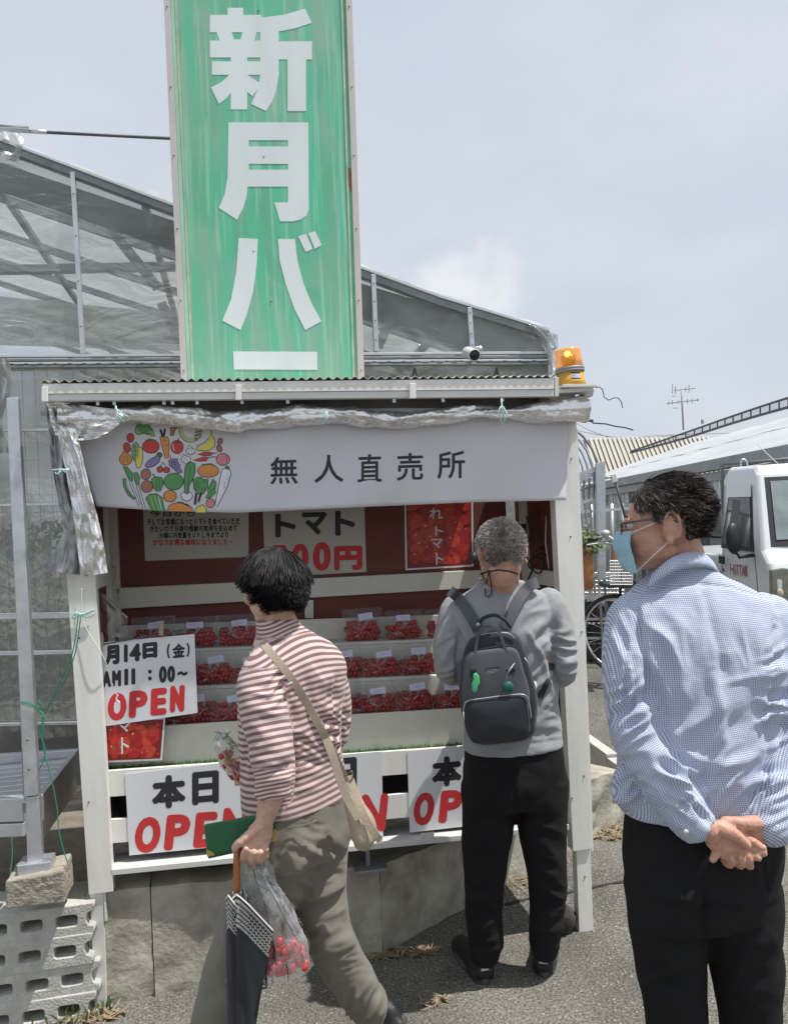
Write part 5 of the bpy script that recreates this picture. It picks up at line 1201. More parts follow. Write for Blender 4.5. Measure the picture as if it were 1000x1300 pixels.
# crates and cart
ca = thing('metal_basket', 'square galvanised wire basket standing on black crates beside the bicycle', 'basket', aty(765, 765, 6.8))
def wires(mb, x0, x1, y0, y1, Y_, nx, ny, r_=.004, sk=0):
    for i in range(nx+1): x = x0+(x1-x0)*i/nx; mb.tube([aty(x, y0+sk*(x-x0), Y_), aty(x, y1+sk*(x-x0), Y_)], r_, 4)
    for j in range(ny+1): y = y0+(y1-y0)*j/ny; mb.tube([aty(x0, y, Y_), aty(x1, y+sk*(x1-x0), Y_)], r_, 4)
m = MB(); wires(m, 738, 792, 731, 758, 7.4, 16, 6, .0035); m.build('wire_mesh', M['alu'], ca); m = MB(); wires(m, 738, 790, 727, 752, 7.8, 12, 5, .0035); m.build('wire_mesh', M['alu'], ca)
AB(MB(), [(736, 729), (794, 728), (794, 731.5), (736, 732.5)], 7.36, 7.4).build('rim', M['galv'], ca); AB(MB(), [(736, 757), (794, 756), (794, 760), (736, 761)], 7.36, 7.4).build('rim', M['galv'], ca)
for i, (y0, y1, lb) in enumerate(((764, 790, 'upper'), (793, 816, 'middle'), (819, 842, 'bottom'))):
    cr_ = thing('crate', 'black slatted plastic crate, %s one of the stack beside the bicycle wheel' % lb, 'crate', aty(765, y1, 6.9), 'stacked black crates')
    for j in range(4):
        yy = y0+(y1-y0)*j/4; AB(MB(), [(736, yy), (780, yy-1), (780, yy+(y1-y0)/4-2.4), (736, yy+(y1-y0)/4-1.4)], 7.5, 7.52).build('slat', M['black'], cr_)
    for x in (736, 750, 765, 779): AB(MB(), [(x, y0), (x+2.5, y0), (x+2.5, y1), (x, y1)], 7.485, 7.5).build('stud', M['black'], cr_)
    AB(MB(), [(736, y0), (780, y0), (780, y1), (736, y1)], 7.9, 7.92).build('back_panel', M['black'], cr_)
    AB(MB(), [(736, y1-2), (780, y1-2), (780, y1-.5), (736, y1-.5)], 7.53, 7.9).build('floor_panel', M['black'], cr_)
for k, y in enumerate((785, 809)): tag(AB(MB(), [(734, y), (790, y-1), (790, y+2), (734, y+3)], 7.42, 7.45).build('steel_bar', M['galv']), ('upper' if k == 0 else 'lower')+' pale steel bar lying in front of the black crates', 'bar')
# bicycle
bc = thing('bicycle', 'parked bicycle with chrome handlebar and front wheel partly hidden by the person in blue', 'bicycle', aty(780, 848, 6.9))
def B(x, y, d_=0): return aty(x, y, 6.6+d_)
wc = B(783, 805); R_ = .315
fwd = Vector((.75, -.66, 0)).normalized()
def wheel(c_, lab=None):
    w1 = MB(); n = 40; pts = [c_+fwd*(R_*math.cos(2*math.pi*i/n))+Vector((0, 0, R_*math.sin(2*math.pi*i/n))) for i in range(n+1)]
    tyre = w1.tube(pts, .018, 8, cap=False).build('tyre', M['black'], bc)
    pts = [c_+(p-c_)*.93 for p in pts]; MB().tube(pts, .010, 6, cap=False).build('rim', M['alu'], tyre)
    m = MB(); pts = [c_+(p-c_)*.93 for p in pts]
    for i in range(0, n, 2): m.tube([c_, pts[i]], .0016, 4)
    m.build('spokes', M['alu'], tyre); pr = c_+fwd.cross(Vector((0, 0, 1)))*.04; MB().tube([c_*2-pr, pr], .015, 8).build('hub', M['alu'], tyre)
wheel(wc); wheel(wc+fwd*1.05)
hd = B(790, 722); hb_ = B(784, 690)
MB().tube([wc, B(788, 740), hd, hb_], .013, 8).build('fork', M['black'], bc)
MB().tube([hd, wc+fwd*.62+Vector((0, 0, -.04)), wc+fwd*1.05], .015, 8).build('frame', M['black'], bc)
MB().tube([wc+fwd*.62+Vector((0, 0, -.04)), wc+fwd*.75+Vector((0, 0, .42))], .014, 8).build('seat_tube', M['black'], bc)
MB().ell(wc+fwd*.75+Vector((0, 0, .47)), .12, .08, .04).build('saddle', M['black'], bc)
MB().tube(cat([B(746, 685, .1), B(757, 684, .1), B(768, 681, .02), B(776, 684), B(783, 694), B(786, 706), B(796, 708, -.2)]), .012, 8).build('handlebar', M['alu'], bc)
MB().tube([B(745, 685.5, .1), B(759, 684.5, .08)], .018, 8).build('grip', M['black'], bc)
MB().ell(B(768, 677), .04, .04, .03, 12, 8).build('bell', M['alu'], bc)
MB().tube(cat([B(744, 692), B(758, 690), B(775, 690), B(790, 696)]), .006, 6).build('brake_lever', M['alu'], bc)
m = MB(); 
for k, (Y_, ) in enumerate(((6.35,), (6.62,))): wires(m, 774, 802, 712, 742, Y_, 9, 8, .0045)
m.build('basket', M['white_plastic'], bc)
AB(MB(), [(772, 742), (806, 741), (806, 746), (772, 747)], 6.4, 6.7).build('basket_base', M['black'], bc)

# ================================================================== TRUCK
M['truck'] = PM('white_truck_paint', (.76, .77, .78), .25, coat=.4, var=.012)
M['tglass'] = film('truck_glass', (.22, .28, .27), .35, .03, 2, .03, edge=2.2, trl=.1)
M['seal'] = PM('black_rubber', (.025, .026, .028), .6)
tk = thing('kei_truck', 'white light truck parked facing us at the right edge with red lettering on its door', 'truck', (3.6, 6.4, .15))
XT = 2.98; YF = 6.4       # door side plane, front plane
g0 = .17
def K(x, y, z): return Vector((XT+x, YF+y, g0+z))
W_ = 1.46
# profile of the cab side in (y back from the front, z), then skin it across
def cabside(x): 
    return None
# side profile (pixels on the plane x = XT) : belt below, roof above; convert to y,z
def X_(px, py, dx=0): return atx(px, py, XT+dx)
hood = 0.0
zroof = aty(965, 592, YF+.5).z
zbelt = X_(922, 676).z
prof = [(0.02, .30), (-.02, .45), (-.02, .78), (.03, .90), (.13, 1.0), (.34, 1.60), (.40, 1.66), (.90, 1.68), (1.0, 1.60), (1.02, .35), (.92, .30), (.86, .52), (.70, .60), (.5, .60), (.34, .50), (.28, .30)]
sc_ = (zroof-g0)/1.68
def ring(x, ins):
    out = []
    for y, z in prof:
        k = max(0, (z-.95))/.73; out.append(K(x+ (ins*k), y, z*sc_))
    return out
# shell strips between left, right and rounded shoulders
m = MB(); N_ = len(prof)
cols = [(0.0, .10, 0), (.03, .10, .02), (W_/2, 0, .03), (W_-.03, -.10, .02), (W_, -.10, 0)]
rings = []
for x, ins, o_ in cols:
    rr = []
    for i, p in enumerate(ring(x, ins)):
        y, z = prof[i]; q = Vector(p)
        if o_ and z > .3:
            if z > 1.6: q.z += o_*1.2
            if y < .45 and z > .3: q.y -= o_*(1.5 if z < 1.0 else 1)
        rr.append(q)
    rings.append(rr)
m.loft(rings, 0, True, True)
body = m.build('cab', M['truck'], tk, bevel=.02)
for p in body.data.polygons: p.use_smooth = False
# side window: opening drawn as glass + seal + visor on the side plane leaning in
def side(y, z, out=.0):
    y = y*.76+.02; k = max(0, (z-.95))/.73; return K(.10*k-out, y, z*sc_)
def spoly(name, pts, out, th, mt): 
    a_ = [side(y, z, out) for y, z in pts]; return MB().prism(a_, (th, 0, 0)).build(name, mt, tk)
spoly('window_seal', [(.30, .985), (.47, 1.50), (1.06, 1.52), (1.18, 1.0)], .006, .004, M['seal'])
spoly('side_window', [(.37, 1.02), (.50, 1.47), (1.03, 1.49), (1.13, 1.035)], .010, .003, PM('dark_side_glass', (.03, .035, .035), .08, spec=.8))
spoly('seat_back', [(.78, 1.04), (.72, 1.40), (.93, 1.42), (1.0, 1.04)], .0105, .0002, PM('grey_seat', (.16, .17, .165), .8, var=.1))
spoly('rain_visor', [(.45, 1.43), (.48, 1.53), (1.06, 1.55), (1.08, 1.44)], .03, .02, M['truck'])
spoly('door_gap', [(.235, .62), (.245, .62), (.295, .97), (.285, .97)], .002, .001, M['seal'])
spoly('door_gap', [(1.26, .45), (1.27, .45), (1.23, 1.55), (1.22, 1.55)], .002, .001, M['seal'])
spoly('door_handle', [(1.06, .86), (1.06, .925), (1.18, .93), (1.18, .865)], .025, .02, M['black'])
spoly('keyhole', [(1.10, .79), (1.10, .82), (1.14, .82), (1.14, .79)], .006, .004, M['black'])
# mirror
mc = side(.33, 1.10, .17)
MB().ell(mc, Vector((.075, .03, 0)), Vector((-.01, .05, 0)), Vector((0, 0, .135)), 16, 10).build('wing_mirror', M['black'], tk)
MB().tube([side(.3, .96, 0), side(.3, .95, .12), mc+Vector((0, 0, -.08))], .016, 8).build('mirror_arm', M['black'], tk)
# windscreen
def fr(x, t, out=0.): # t 0 bottom..1 top along the screen slope
    y = .13+(.34-.13)*t; z = 1.0+.6*t; ins = .10*max(0, z-.95)/.73; xx = ins+.0+x*(W_-2*ins)
    return K(xx, y-.03*math.sin(math.pi*x)-out, z*sc_+out*.4)
def fpoly(name, pts, out, th, mt): return MB().prism([fr(x, t, out) for x, t in pts], (0, -th, 0)).build(name, mt, tk)
m = MB(); m.sheet(lambda s_, t_: fr(.045+.91*s_, .03+.93*t_, .014), 12, 6); m.build('windscreen_frame', M['seal'], tk)
m = MB(); m.sheet(lambda s_, t_: fr(.085+.83*s_, .12+.78*t_, .02), 12, 6); m.build('windscreen', PM('windscreen_glass', (.22, .27, .265), .06, spec=.9, var=.35, vs=4), tk)
# headlight
def fb(x, z, out=0): return K(x, -.035-out-.03*math.sin(math.pi*min(1, max(0, x/W_))), z*sc_)
hl = MB().prism([fb(-.005, .62, .01), fb(.0, .86, .01), fb(.10, .87, .012), fb(.36, .82, .015), fb(.36, .64, .015), fb(.10, .60, .012)], (0, .05, 0)).build('headlight', PM('headlight_glass', (.22, .23, .19), .12, spec=.9, var=.25, vs=30), tk, bevel=.01)
MB().ell(fb(.20, .73, .03), Vector((.07, 0, 0)), Vector((0, .02, 0)), Vector((0, 0, .07)), 14, 8).build('lamp_reflector', M['alu'], hl)
MB().ell(fb(.05, .68, .03), Vector((.03, 0, 0)), Vector((0, .01, 0)), Vector((0, 0, .035)), 10, 6).build('indicator', PM('indicator', (.5, .42, .33), .3), hl)
h2 = MB().prism([fb(W_-.36, .64, .015), fb(W_-.36, .82, .015), fb(W_-.1, .87, .012), fb(W_, .86, .01), fb(W_, .62, .01), fb(W_-.1, .6, .012)], (0, .05, 0)).build('headlight', bpy.data.materials['headlight_glass'], tk, bevel=.01)
MB().prism([fb(-.01, .32, .03), fb(-.01, .54, .03), fb(W_+.01, .54, .03), fb(W_+.01, .32, .03)], (0, .12, 0)).build('bumper', M['truck'], tk, bevel=.03)
MB().prism([fb(.42, .66, .003), fb(.42, .80, .003), fb(W_-.42, .80, .003), fb(W_-.42, .66, .003)], (0, -.004, 0)).build('grille', M['seal'], tk)
# bed behind
MB().box(K(W_/2, 2.0, .78*sc_), W_-.04, 1.85, .32).build('cargo_bed', M['truck'], tk, bevel=.02)
m = MB(); m.tube([K(.12, 1.08, .9), K(.12, 1.08, 1.74*sc_), K(W_/2, 1.08, 1.76*sc_), K(W_-.12, 1.08, 1.74*sc_), K(W_-.12, 1.08, .9)], .02, 8); m.build('guard_frame', M['dark_steel'], tk)
m = MB(); m.tube(cat([K(.22, .92, 1.66*sc_), K(.23, .92, 1.75*sc_), K(.25, .92, 1.77*sc_), K(.28, .92, 1.75*sc_), K(.29, .92, 1.66*sc_)]), .008, 6); m.build('roof_hook', M['galv'], tk)
an_ = K(.40, .5, 1.66*sc_); MB().tube([an_, an_+Vector((-.16, .1, .22))], [.004, .002], 6).build('aerial', M['alu'], tk); MB().ell(an_, .022, .03, .02, 10, 6).build('aerial_base', M['black'], tk)
def twheel(c_):
    t = MB().lathe(c_, (1, 0, 0), [(.15, -.0), (.24, 0), (.26, .03), (.26, .12), (.24, .15)], 28).build('wheel', M['black'], tk)
    MB().lathe(c_+Vector((-.005, 0, 0)), (1, 0, 0), [(.0001, .03), (.06, .0), (.13, .02), (.16, -.002), (.165, .01)], 24).build('rim', M['alu'], t)
for y in (.60, 2.35):
    for x in (.01, W_-.16): twheel(K(x, y, .26))
# door lettering, as on the photograph
def DL(px, py, h=0.):
    p = atx(px, py, XT-.004); return p-Vector((h, 0, 0))
m = MB()
for c, x0, x1 in (('H', 926.5, 931), ('I', 932, 933.2), ('T', 934, 937.5), ('T', 938, 941.5), ('A', 941.5, 945.5), ('K', 945.5, 948)): glyph(m, c, x0, 716+.1*(x0-926), x1, 729+.15*(x0-926), DL, .18, .3, 0, .002)
m.build('door_lettering', PM('dull_red_print', (.30, .08, .12), .5), tk)
m = MB(); m.poly([DL(x, y, .004) for x, y in ((948, 711), (945.5, 722), (940, 732), (944.5, 724))]); m.build('door_emblem', M['print_black'], tk)
# ================================================================== PEOPLE: tools
def proj_np(P):
    d = P - np.array(CAM); k = F/(d@np.array(fw)); return 500+k*(d@np.array(rt)), 650-k*(d@np.array(up))
def V(px, py, Y): return aty(px, py, Y)
def crs(P_, n_=5):
    """smooth a chain of (point, radius...) tuples"""
    out = []
    mx_ = max(len(p) for p in P_); P_ = [np.array([*p[0], *p[1:], *([p[-1]]*(mx_-len(p)))], float) for p in P_]
    for i in range(len(P_)-1):
        p0 = P_[max(0, i-1)]; p1 = P_[i]; p2 = P_[i+1]; p3 = P_[min(len(P_)-1, i+2)]
        for k in range(n_):
            t = k/n_; out.append(.5*((2*p1)+(p2-p0)*t+(2*p0-5*p1+4*p2-p3)*t*t+(3*p1-p0-3*p2+p3)*t**3))
    out.append(P_[-1]); return out
def limb(mb, chain, n=18, smooth_=5):
    """chain: (point, r) or (point, ra, rb)"""
    ch = crs(chain, smooth_); pts = [Vector(c[:3]) for c in ch]; rs = [(max(c[3], .001), max(c[4] if len(c) > 4 else c[3], .001)) for c in ch]
    # rounded ends
    mb.tube(pts, rs, n)
    for e in (0, -1):
        r_ = min(rs[e]); mb.ell(pts[e], r_*.98, r_*.98, r_*.98, 12, 8)
    return mb
def trunk(mb, rings, yaw, n=36, exp=2.5, sm=5):
    """rings: (centre, a, b[, tilt]) a across the shoulders, b front to back"""
    ax = Vector((math.cos(yaw), math.sin(yaw), 0)); ay = Vector((-math.sin(yaw), math.cos(yaw), 0))
    out = []
    for c in crs(rings, sm):
        c_, a_, b_ = Vector(c[:3]), c[3], c[4]; tl = c[5] if len(c) > 5 else 0
        r_ = []
        for j in range(n):
            t = 2*math.pi*j/n; ct, st_ = math.cos(t), math.sin(t)
            x = a_*math.copysign(abs(ct)**(2/exp), ct); y = b_*math.copysign(abs(st_)**(2/exp), st_)
            r_.append(c_ + ax*x + ay*y + Vector((0, 0, 1))*(tl*x/max(a_, .01)))
        out.append(r_)
    mb.loft(out); return mb
def fuse(mb, name, mats, parent, voxel=.006, smooth=6, disp=None, sub=0):
    o = mb.build('tmp', mats)
    r_ = o.modifiers.new('r', 'REMESH'); r_.mode = 'VOXEL'; r_.voxel_size = voxel; r_.use_smooth_shade = True
    if smooth: s_ = o.modifiers.new('s', 'SMOOTH'); s_.factor = .5; s_.iterations = smooth
    if sub: s2 = o.modifiers.new('u', 'SUBSURF'); s2.levels = sub; s2.render_levels = sub
    me = bpy.data.meshes.new_from_object(o.evaluated_get(bpy.context.evaluated_depsgraph_get()))
    old = o.data; bpy.data.objects.remove(o); bpy.data.meshes.remove(old); me.name = name
    n = len(me.vertices); co = np.zeros(n*3); me.vertices.foreach_get('co', co); co = co.reshape(-1, 3)
    no = np.zeros(n*3); me.vertices.foreach_get('normal', no); no = no.reshape(-1, 3)
    if disp is not None:
        d = disp(co.copy(), no)
        co = co + no*d[:, None]; me.vertices.foreach_set('co', co.ravel()); me.update()
    me.polygons.foreach_set('use_smooth', [True]*len(me.polygons))
    o = bpy.data.objects.new(name, me); scene.collection.objects.link(o)
    if parent is not None: o.parent = parent; o.matrix_parent_inverse = parent.matrix_basis.inverted()
    return o
def noise_np(P, k, seed=0.):
    q = P*k+seed; return np.array([mnoise.noise(v) for v in q])
def folds(P, no, bundles, creases, general=.0015, gk=9., seed=1., front=True):
    """cloth relief: bundles of parallel folds, single creases along image lines, and a general rumple"""
    n1 = noise_np(P, gk, seed); n2 = noise_np(P, gk*2.3, seed+7)
    d = general*(2*np.abs(n1)*1.6-.5)*1.3 + general*.9*n2
    px, py = proj_np(P); fac = np.clip(-(no@np.array(fw))*2, 0, 1)
    for bi_, (cx, cy, rx, ry, ang, lam, A) in enumerate(bundles):
        a_ = math.radians(ang); u_ = (px-cx)*math.cos(a_)+(py-cy)*math.sin(a_); v_ = -(px-cx)*math.sin(a_)+(py-cy)*math.cos(a_)
        # u_ runs across the folds; long irregular ridges from stretched noise
        rr_ = ((px-cx)/rx)**2+((py-cy)/ry)**2; fo = np.exp(-rr_**1.5); k_ = np.where(rr_ < 4)[0]
        ww = u_/lam*.62 + .9*n1 + .12*v_/lam*(1 if bi_ % 2 else -1)
        q = np.stack([ww, v_/(lam*5.5), np.full(len(P), seed+bi_*3.7)], 1); r_ = np.zeros(len(P))
        r_[k_] = [mnoise.noise(t) for t in q[k_]]
        r_ = (1-np.abs(r_)*2.6); d += A*1.35*fo*fac*(np.clip(r_, -.6, 1)-.35)
    for (pts, wd, A) in creases:
        best = np.full(len(P), 1e9); sgn = np.zeros(len(P))
        for i in range(len(pts)-1):
            ax_, ay_ = pts[i]; bx, by = pts[i+1]; L2 = (bx-ax_)**2+(by-ay_)**2
            t = np.clip(((px-ax_)*(bx-ax_)+(py-ay_)*(by-ay_))/L2, 0, 1)
            qx = ax_+t*(bx-ax_); qy = ay_+t*(by-ay_); dd = np.hypot(px-qx, py-qy); tap = 1+0*t
            m_ = dd < best; best[m_] = dd[m_]
        # fade towards both ends
        ex = np.minimum(np.hypot(px-pts[0][0], py-pts[0][1]), np.hypot(px-pts[-1][0], py-pts[-1][1]))
        d += A*np.exp(-(best/wd)**2)*fac*np.clip(ex/(wd*2.5)+.25, 0, 1)
    return d
def setattr_f(o, name, vals):
    a_ = o.data.attributes.new(name, 'FLOAT', 'POINT'); a_.data.foreach_set('value', np.asarray(vals, dtype=np.float32))
def fabric(name, col, rough=.85, bump=.25, bs=700, var=.08, vs=14, sheen=.15):
    return PM(name, col, rough, var=var, vs=vs, bump=bump, bs=bs, sheen=sheen, spec=.25)
def skin(name, col): 
    m = PM(name, col, .5, col2=tuple(min(1, c*k) for c, k in zip(col, (1.30, 1.42, 1.45))), vs=46, bump=.15, bs=260, spec=.4, sub=.12); return m
# ---- head, in its own frame: x right, y forward, z up
def head_parts(mb, M4, s=1.0, neck=None, ears=True, jaw=1.0):
    tmp = MB()
    tmp.ell((0, -.018, .028), .0735, .093, .086, 24, 16)
    tmp.ell((0, .012, .015), .067, .078, .075, 20, 12)
    tmp.ell((0, .028, -.035), .058*jaw, .062, .068, 20, 12)
    tmp.ell((0, .046, -.078), .036*jaw, .040, .030, 16, 10)
    tmp.ell((.0, .075, -.058), .024, .018, .020, 12, 8)
    for sx in (-1, 1):
        tmp.ell((sx*.034, .068, -.020), .022, .020, .020, 12, 8)      # cheek
        tmp.ell((sx*.028, .082, .022), .024, .012, .009, 12, 8)       # brow
        tmp.ell((sx*.043, .012, -.060), .020, .040, .022, 12, 8)      # jaw corner
        if ears:
            e = Vector((sx*.077, -.012, -.002)); k = sx
            pts = []
            for i in range(11):
                t = math.radians(-60+i*27)
                pts.append(e+Vector((k*(.007+.004*math.sin(t)), -.006-.0185*math.cos(t), .034*math.sin(t)+.002)))
            tmp.tube(pts, [.0036]*2+[.0040]*7+[.0050]*2, 8)
            tmp.ell(e+Vector((k*.0, .001, -.003)), .0075, .0195, .033, 12, 8); tmp.ell(e+Vector((k*.006, .012, -.004)), .005, .005, .009, 8, 6)
            tmp.ell(e+Vector((k*.005, .003, -.034)), .006, .008, .010, 10, 8)
    tmp.tube([(0, .084, .020), (0, .093, .005), (0, .103, -.012), (0, .103, -.022), (0, .088, -.028)], [.008, .0095, .0125, .013, .009], 10)
    for sx in (-1, 1): tmp.ell((sx*.011, .092, -.024), .008, .010, .007, 10, 6)
    tmp.ell((0, .090, -.048), .022, .008, .006, 12, 8); tmp.ell((0, .087, -.058), .019, .008, .006, 12, 8)
    vs = [M4 @ (Vector(v)*s) for v in tmp.v]; mb.add(vs, tmp.f, 0, True)
def pose(c, f, roll=0., upv=(0, 0, 1)):
    f = Vector(f).normalized(); x = f.cross(Vector(upv)).normalized(); z = x.cross(f)
    m4 = Matrix.Identity(4)
    for i in range(3): m4[i][0] = x[i]; m4[i][1] = f[i]; m4[i][2] = z[i]; m4[i][3] = c[i]
    return m4 @ Matrix.Rotation(roll, 4, 'Y')
def eyes(par, M4, s=1.0):
    for sx in (-1, 1):
        e = M4 @ (Vector((sx*.029, .078, .008))*s); MB().ell(e, .0115*s, .0115*s, .0115*s, 16, 10).build('eye', M['eye_white'], par)
        f = (M4.to_3x3() @ Vector((0, 1, 0))).normalized(); MB().ell(e+f*.0075*s, .006*s, .006*s, .006*s, 12, 8).build('iris', M['iris'], par)
M['eye_white'] = PM('eye_white', (.6, .57, .53), .2); M['iris'] = PM('iris', (.03, .018, .012), .1)
def hair(par, M4, rad, cen, mask, flow, n, length, mats, width=.0011, lift=.25, capmat=0, curl=.0, s=1.0, seed=3, seg=6, name='hair', wts=(3, 2, 1), wav=.3, jit=.06, grav=0., capscale=.985, stick=.5):
    """cap plus many tapering strands; mask(dir)->bool says where hair grows, flow(dir)->direction"""
    r = random.Random(seed); rad = Vector(rad); cen = Vector(cen); m = MB(); R3 = M4.to_3x3()
    def surf(d, k=1.): return cen + Vector((d.x*rad.x*k, d.y*rad.y*k, d.z*rad.z*k))
    nu, nv = 56, 40; grid = {}
    vs = []; fs = []
    for j in range(nv+1):
        for i in range(nu):
            th = math.pi*j/nv; ph = 2*math.pi*i/nu; d = Vector((math.sin(th)*math.cos(ph), math.sin(th)*math.sin(ph), math.cos(th)))
            ok = mask(d); k = capscale+.03*mnoise.noise(d*5+Vector((seed, 0, 0)))
            vs.append(M4 @ (surf(d, k)*s)); grid[(j, i)] = ok
    for j in range(nv):
        for i in range(nu):
            i2 = (i+1) % nu
            if grid[(j, i)] and grid[(j+1, i)] and grid[(j, i2)] and grid[(j+1, i2)]: fs.append([j*nu+i, (j+1)*nu+i, (j+1)*nu+i2, j*nu+i2])
    m.add(vs, fs, capmat, True)
    cnt = 0
    while cnt < n:
        d = Vector((r.gauss(0, 1), r.gauss(0, 1), r.gauss(0, 1))).normalized()
        if not mask(d): continue
        cnt += 1; p = surf(d, .99); nrm = Vector((d.x/rad.x, d.y/rad.y, d.z/rad.z)).normalized()
        L = length(d)*r.uniform(.6, 1.15); fl = flow(d); cl = mnoise.noise_vector(d*3.5+Vector((seed, 2, 1)))*wav+mnoise.noise_vector(d*11+Vector((seed, 9, 1)))*wav*.6
        v = (fl*(1-lift)+nrm*lift+cl*.5+Vector((r.gauss(0, jit), r.gauss(0, jit), r.gauss(0, jit)))).normalized()
        pts = [p]; side = None
        for k in range(seg):
            v = (v + Vector((0, 0, -grav)) + (cl.cross(v))*curl + fl*.12).normalized()
            q = pts[-1]+v*(L/seg)
            # stay outside the scalp
            e = Vector(((q-cen).x/rad.x, (q-cen).y/rad.y, (q-cen).z/rad.z)); el = e.length
            lim = 1.0 + .02
            if el < lim: q = cen + Vector((e.x*rad.x, e.y*rad.y, e.z*rad.z))*(lim/el)
            elif el > lim: q = q + (cen + Vector((e.x*rad.x, e.y*rad.y, e.z*rad.z))*(lim/el) - q)*stick*.12
            pts.append(q)
        W = [M4 @ (q*s) for q in pts]; view = (W[0]-CAM).normalized()
        sd = (W[-1]-W[0]).cross(view); 
        if sd.length < 1e-6: continue
        a_ = r.uniform(-.7, .7); sd = (sd.normalized()*math.cos(a_)+view*math.sin(a_)); w0 = width*r.uniform(.6, 1.4)
        vs = []; fs = []
        for k, q in enumerate(W):
            ww = w0*(1-.75*(k/seg)**2); vs += [q-sd*ww, q+sd*ww]
        for k in range(seg): fs.append([2*k, 2*k+1, 2*k+3, 2*k+2])
        mi = r.choices(range(3), weights=wts)[0]
        m.add(vs, fs, mi, True)
    o = m.build(name, mats, par); return o
def hairmat(name, col, rough=.38):
    m_ = PM(name, col, rough+.14, spec=.3); return m_

# ================================================================== PERSON IN STRIPED SHIRT
YW_ = 2.2
p1 = thing('person', 'black haired person in pink brown striped shirt walking left with umbrella and bag', 'person', gz(400, 1400))
p1.location = (V(380, 1200, 2.25).x, 2.25, 0)
sk1 = skin('skin_warm', (.50, .30, .22))
hd1 = pose(V(346, 745, 2.20), (-.80, .56, -.24), roll=.05) @ Matrix.Scale(.93, 4)
fyaw = math.radians(48)      # shoulder axis: runs back to the right
body = MB(); head_parts(body, hd1, .97, ears=False)
limb(body, [(V(350, 770, 2.21), .046), (V(355, 790, 2.21), .048), (V(364, 815, 2.22), .06)], 18)
tr1 = [(V(377, 1040, 2.24), .135, .10), (V(370, 965, 2.22), .12, .085), (V(368, 915, 2.22), .125, .09), (V(372, 860, 2.22), .13, .085), (V(370, 830, 2.22), .10, .07), (V(362, 808, 2.21), .05, .045)]
trunk(body, tr1, fyaw)
# legs inside the trousers
LEGF = [(V(362, 1050, 2.21), .075), (V(334, 1135, 2.20), .06), (V(306, 1190, 2.185), .05), (V(286, 1290, 2.18), .045), (V(268, 1372, 2.18), .035)]
LEGB = [(V(398, 1050, 2.28), .070), (V(405, 1130, 2.275), .050), (V(417, 1185, 2.275), .045), (V(450, 1248, 2.33), .040), (V(478, 1290, 2.38), .035)]
limb(body, LEGF); limb(body, LEGB)
AL = [(V(338, 845, 2.13), .045), (V(335, 885, 2.09), .042), (V(345, 935, 2.06), .038), (V(350, 985, 2.05), .036), (V(343, 1015, 2.05), .032), (V(335, 1046, 2.05), .025, .022)]
limb(body, AL)
AR = [(V(412, 850, 2.30), .040), (V(423, 890, 2.33), .038), (V(424, 930, 2.34), .033), (V(400, 955, 2.30), .032), (V(345, 975, 2.33), .028), (V(318, 982, 2.33), .024)]
limb(body, AR)
# left hand gripping the umbrella crook, back of the hand towards us
limb(body, [(V(336, 1044, 2.05), .024, .020), (V(330, 1058, 2.045), .034, .021), (V(324, 1072, 2.04), .036, .020), (V(320, 1080, 2.035), .033, .017)], 16)
for pts, r_ in (([(312, 1066, 2.03), (303, 1069, 2.03), (298, 1076, 2.04), (300, 1084, 2.06)], .0095),
                ([(313, 1078, 2.015), (309, 1087, 2.02), (312, 1092, 2.045), (320, 1092, 2.07)], .0095),
                ([(322, 1082, 2.012), (319, 1091, 2.02), (322, 1096, 2.045), (328, 1094, 2.07)], .0092),
                ([(331, 1082, 2.015), (329, 1090, 2.022), (331, 1094, 2.045), (335, 1091, 2.07)], .0088),
                ([(338, 1078, 2.03), (337, 1085, 2.035), (338, 1088, 2.05), (340, 1084, 2.07)], .0078)):
    limb(body, [(V(*p), r_*(1-.06*i)) for i, p in enumerate(pts)], 10, 4)
limb(body, [(V(326, 1052, 2.03), .013), (V(314, 1062, 2.02), .0125), (V(304, 1070, 2.018), .0105), (V(299, 1077, 2.025), .0085)], 10, 4)
# right hand round the packet
for i, (x, y) in enumerate(((318, 972), (319, 979), (320, 986), (320, 992))):
    limb(body, [(V(x, y, 2.33), .009), (V(x-9, y+1, 2.31), .0085), (V(x-16, y+2, 2.30), .0078), (V(x-20, y+3, 2.31), .0068)], 10, 4)
limb(body, [(V(319, 968, 2.33), .010), (V(309, 966, 2.34), .009), (V(302, 968, 2.35), .0075)], 10, 4)
def hand_relief(P, no):
    px, py = proj_np(P); m_ = ((px > 290) & (px < 350) & (py > 1040) & (py < 1100)).astype(float)
    return m_*.0013*(np.abs(noise_np(P, 90, 3))*2-.5)
b1 = fuse(body, 'body', sk1, p1, .0028, 2, hand_relief)
eyes(p1, hd1, .97)
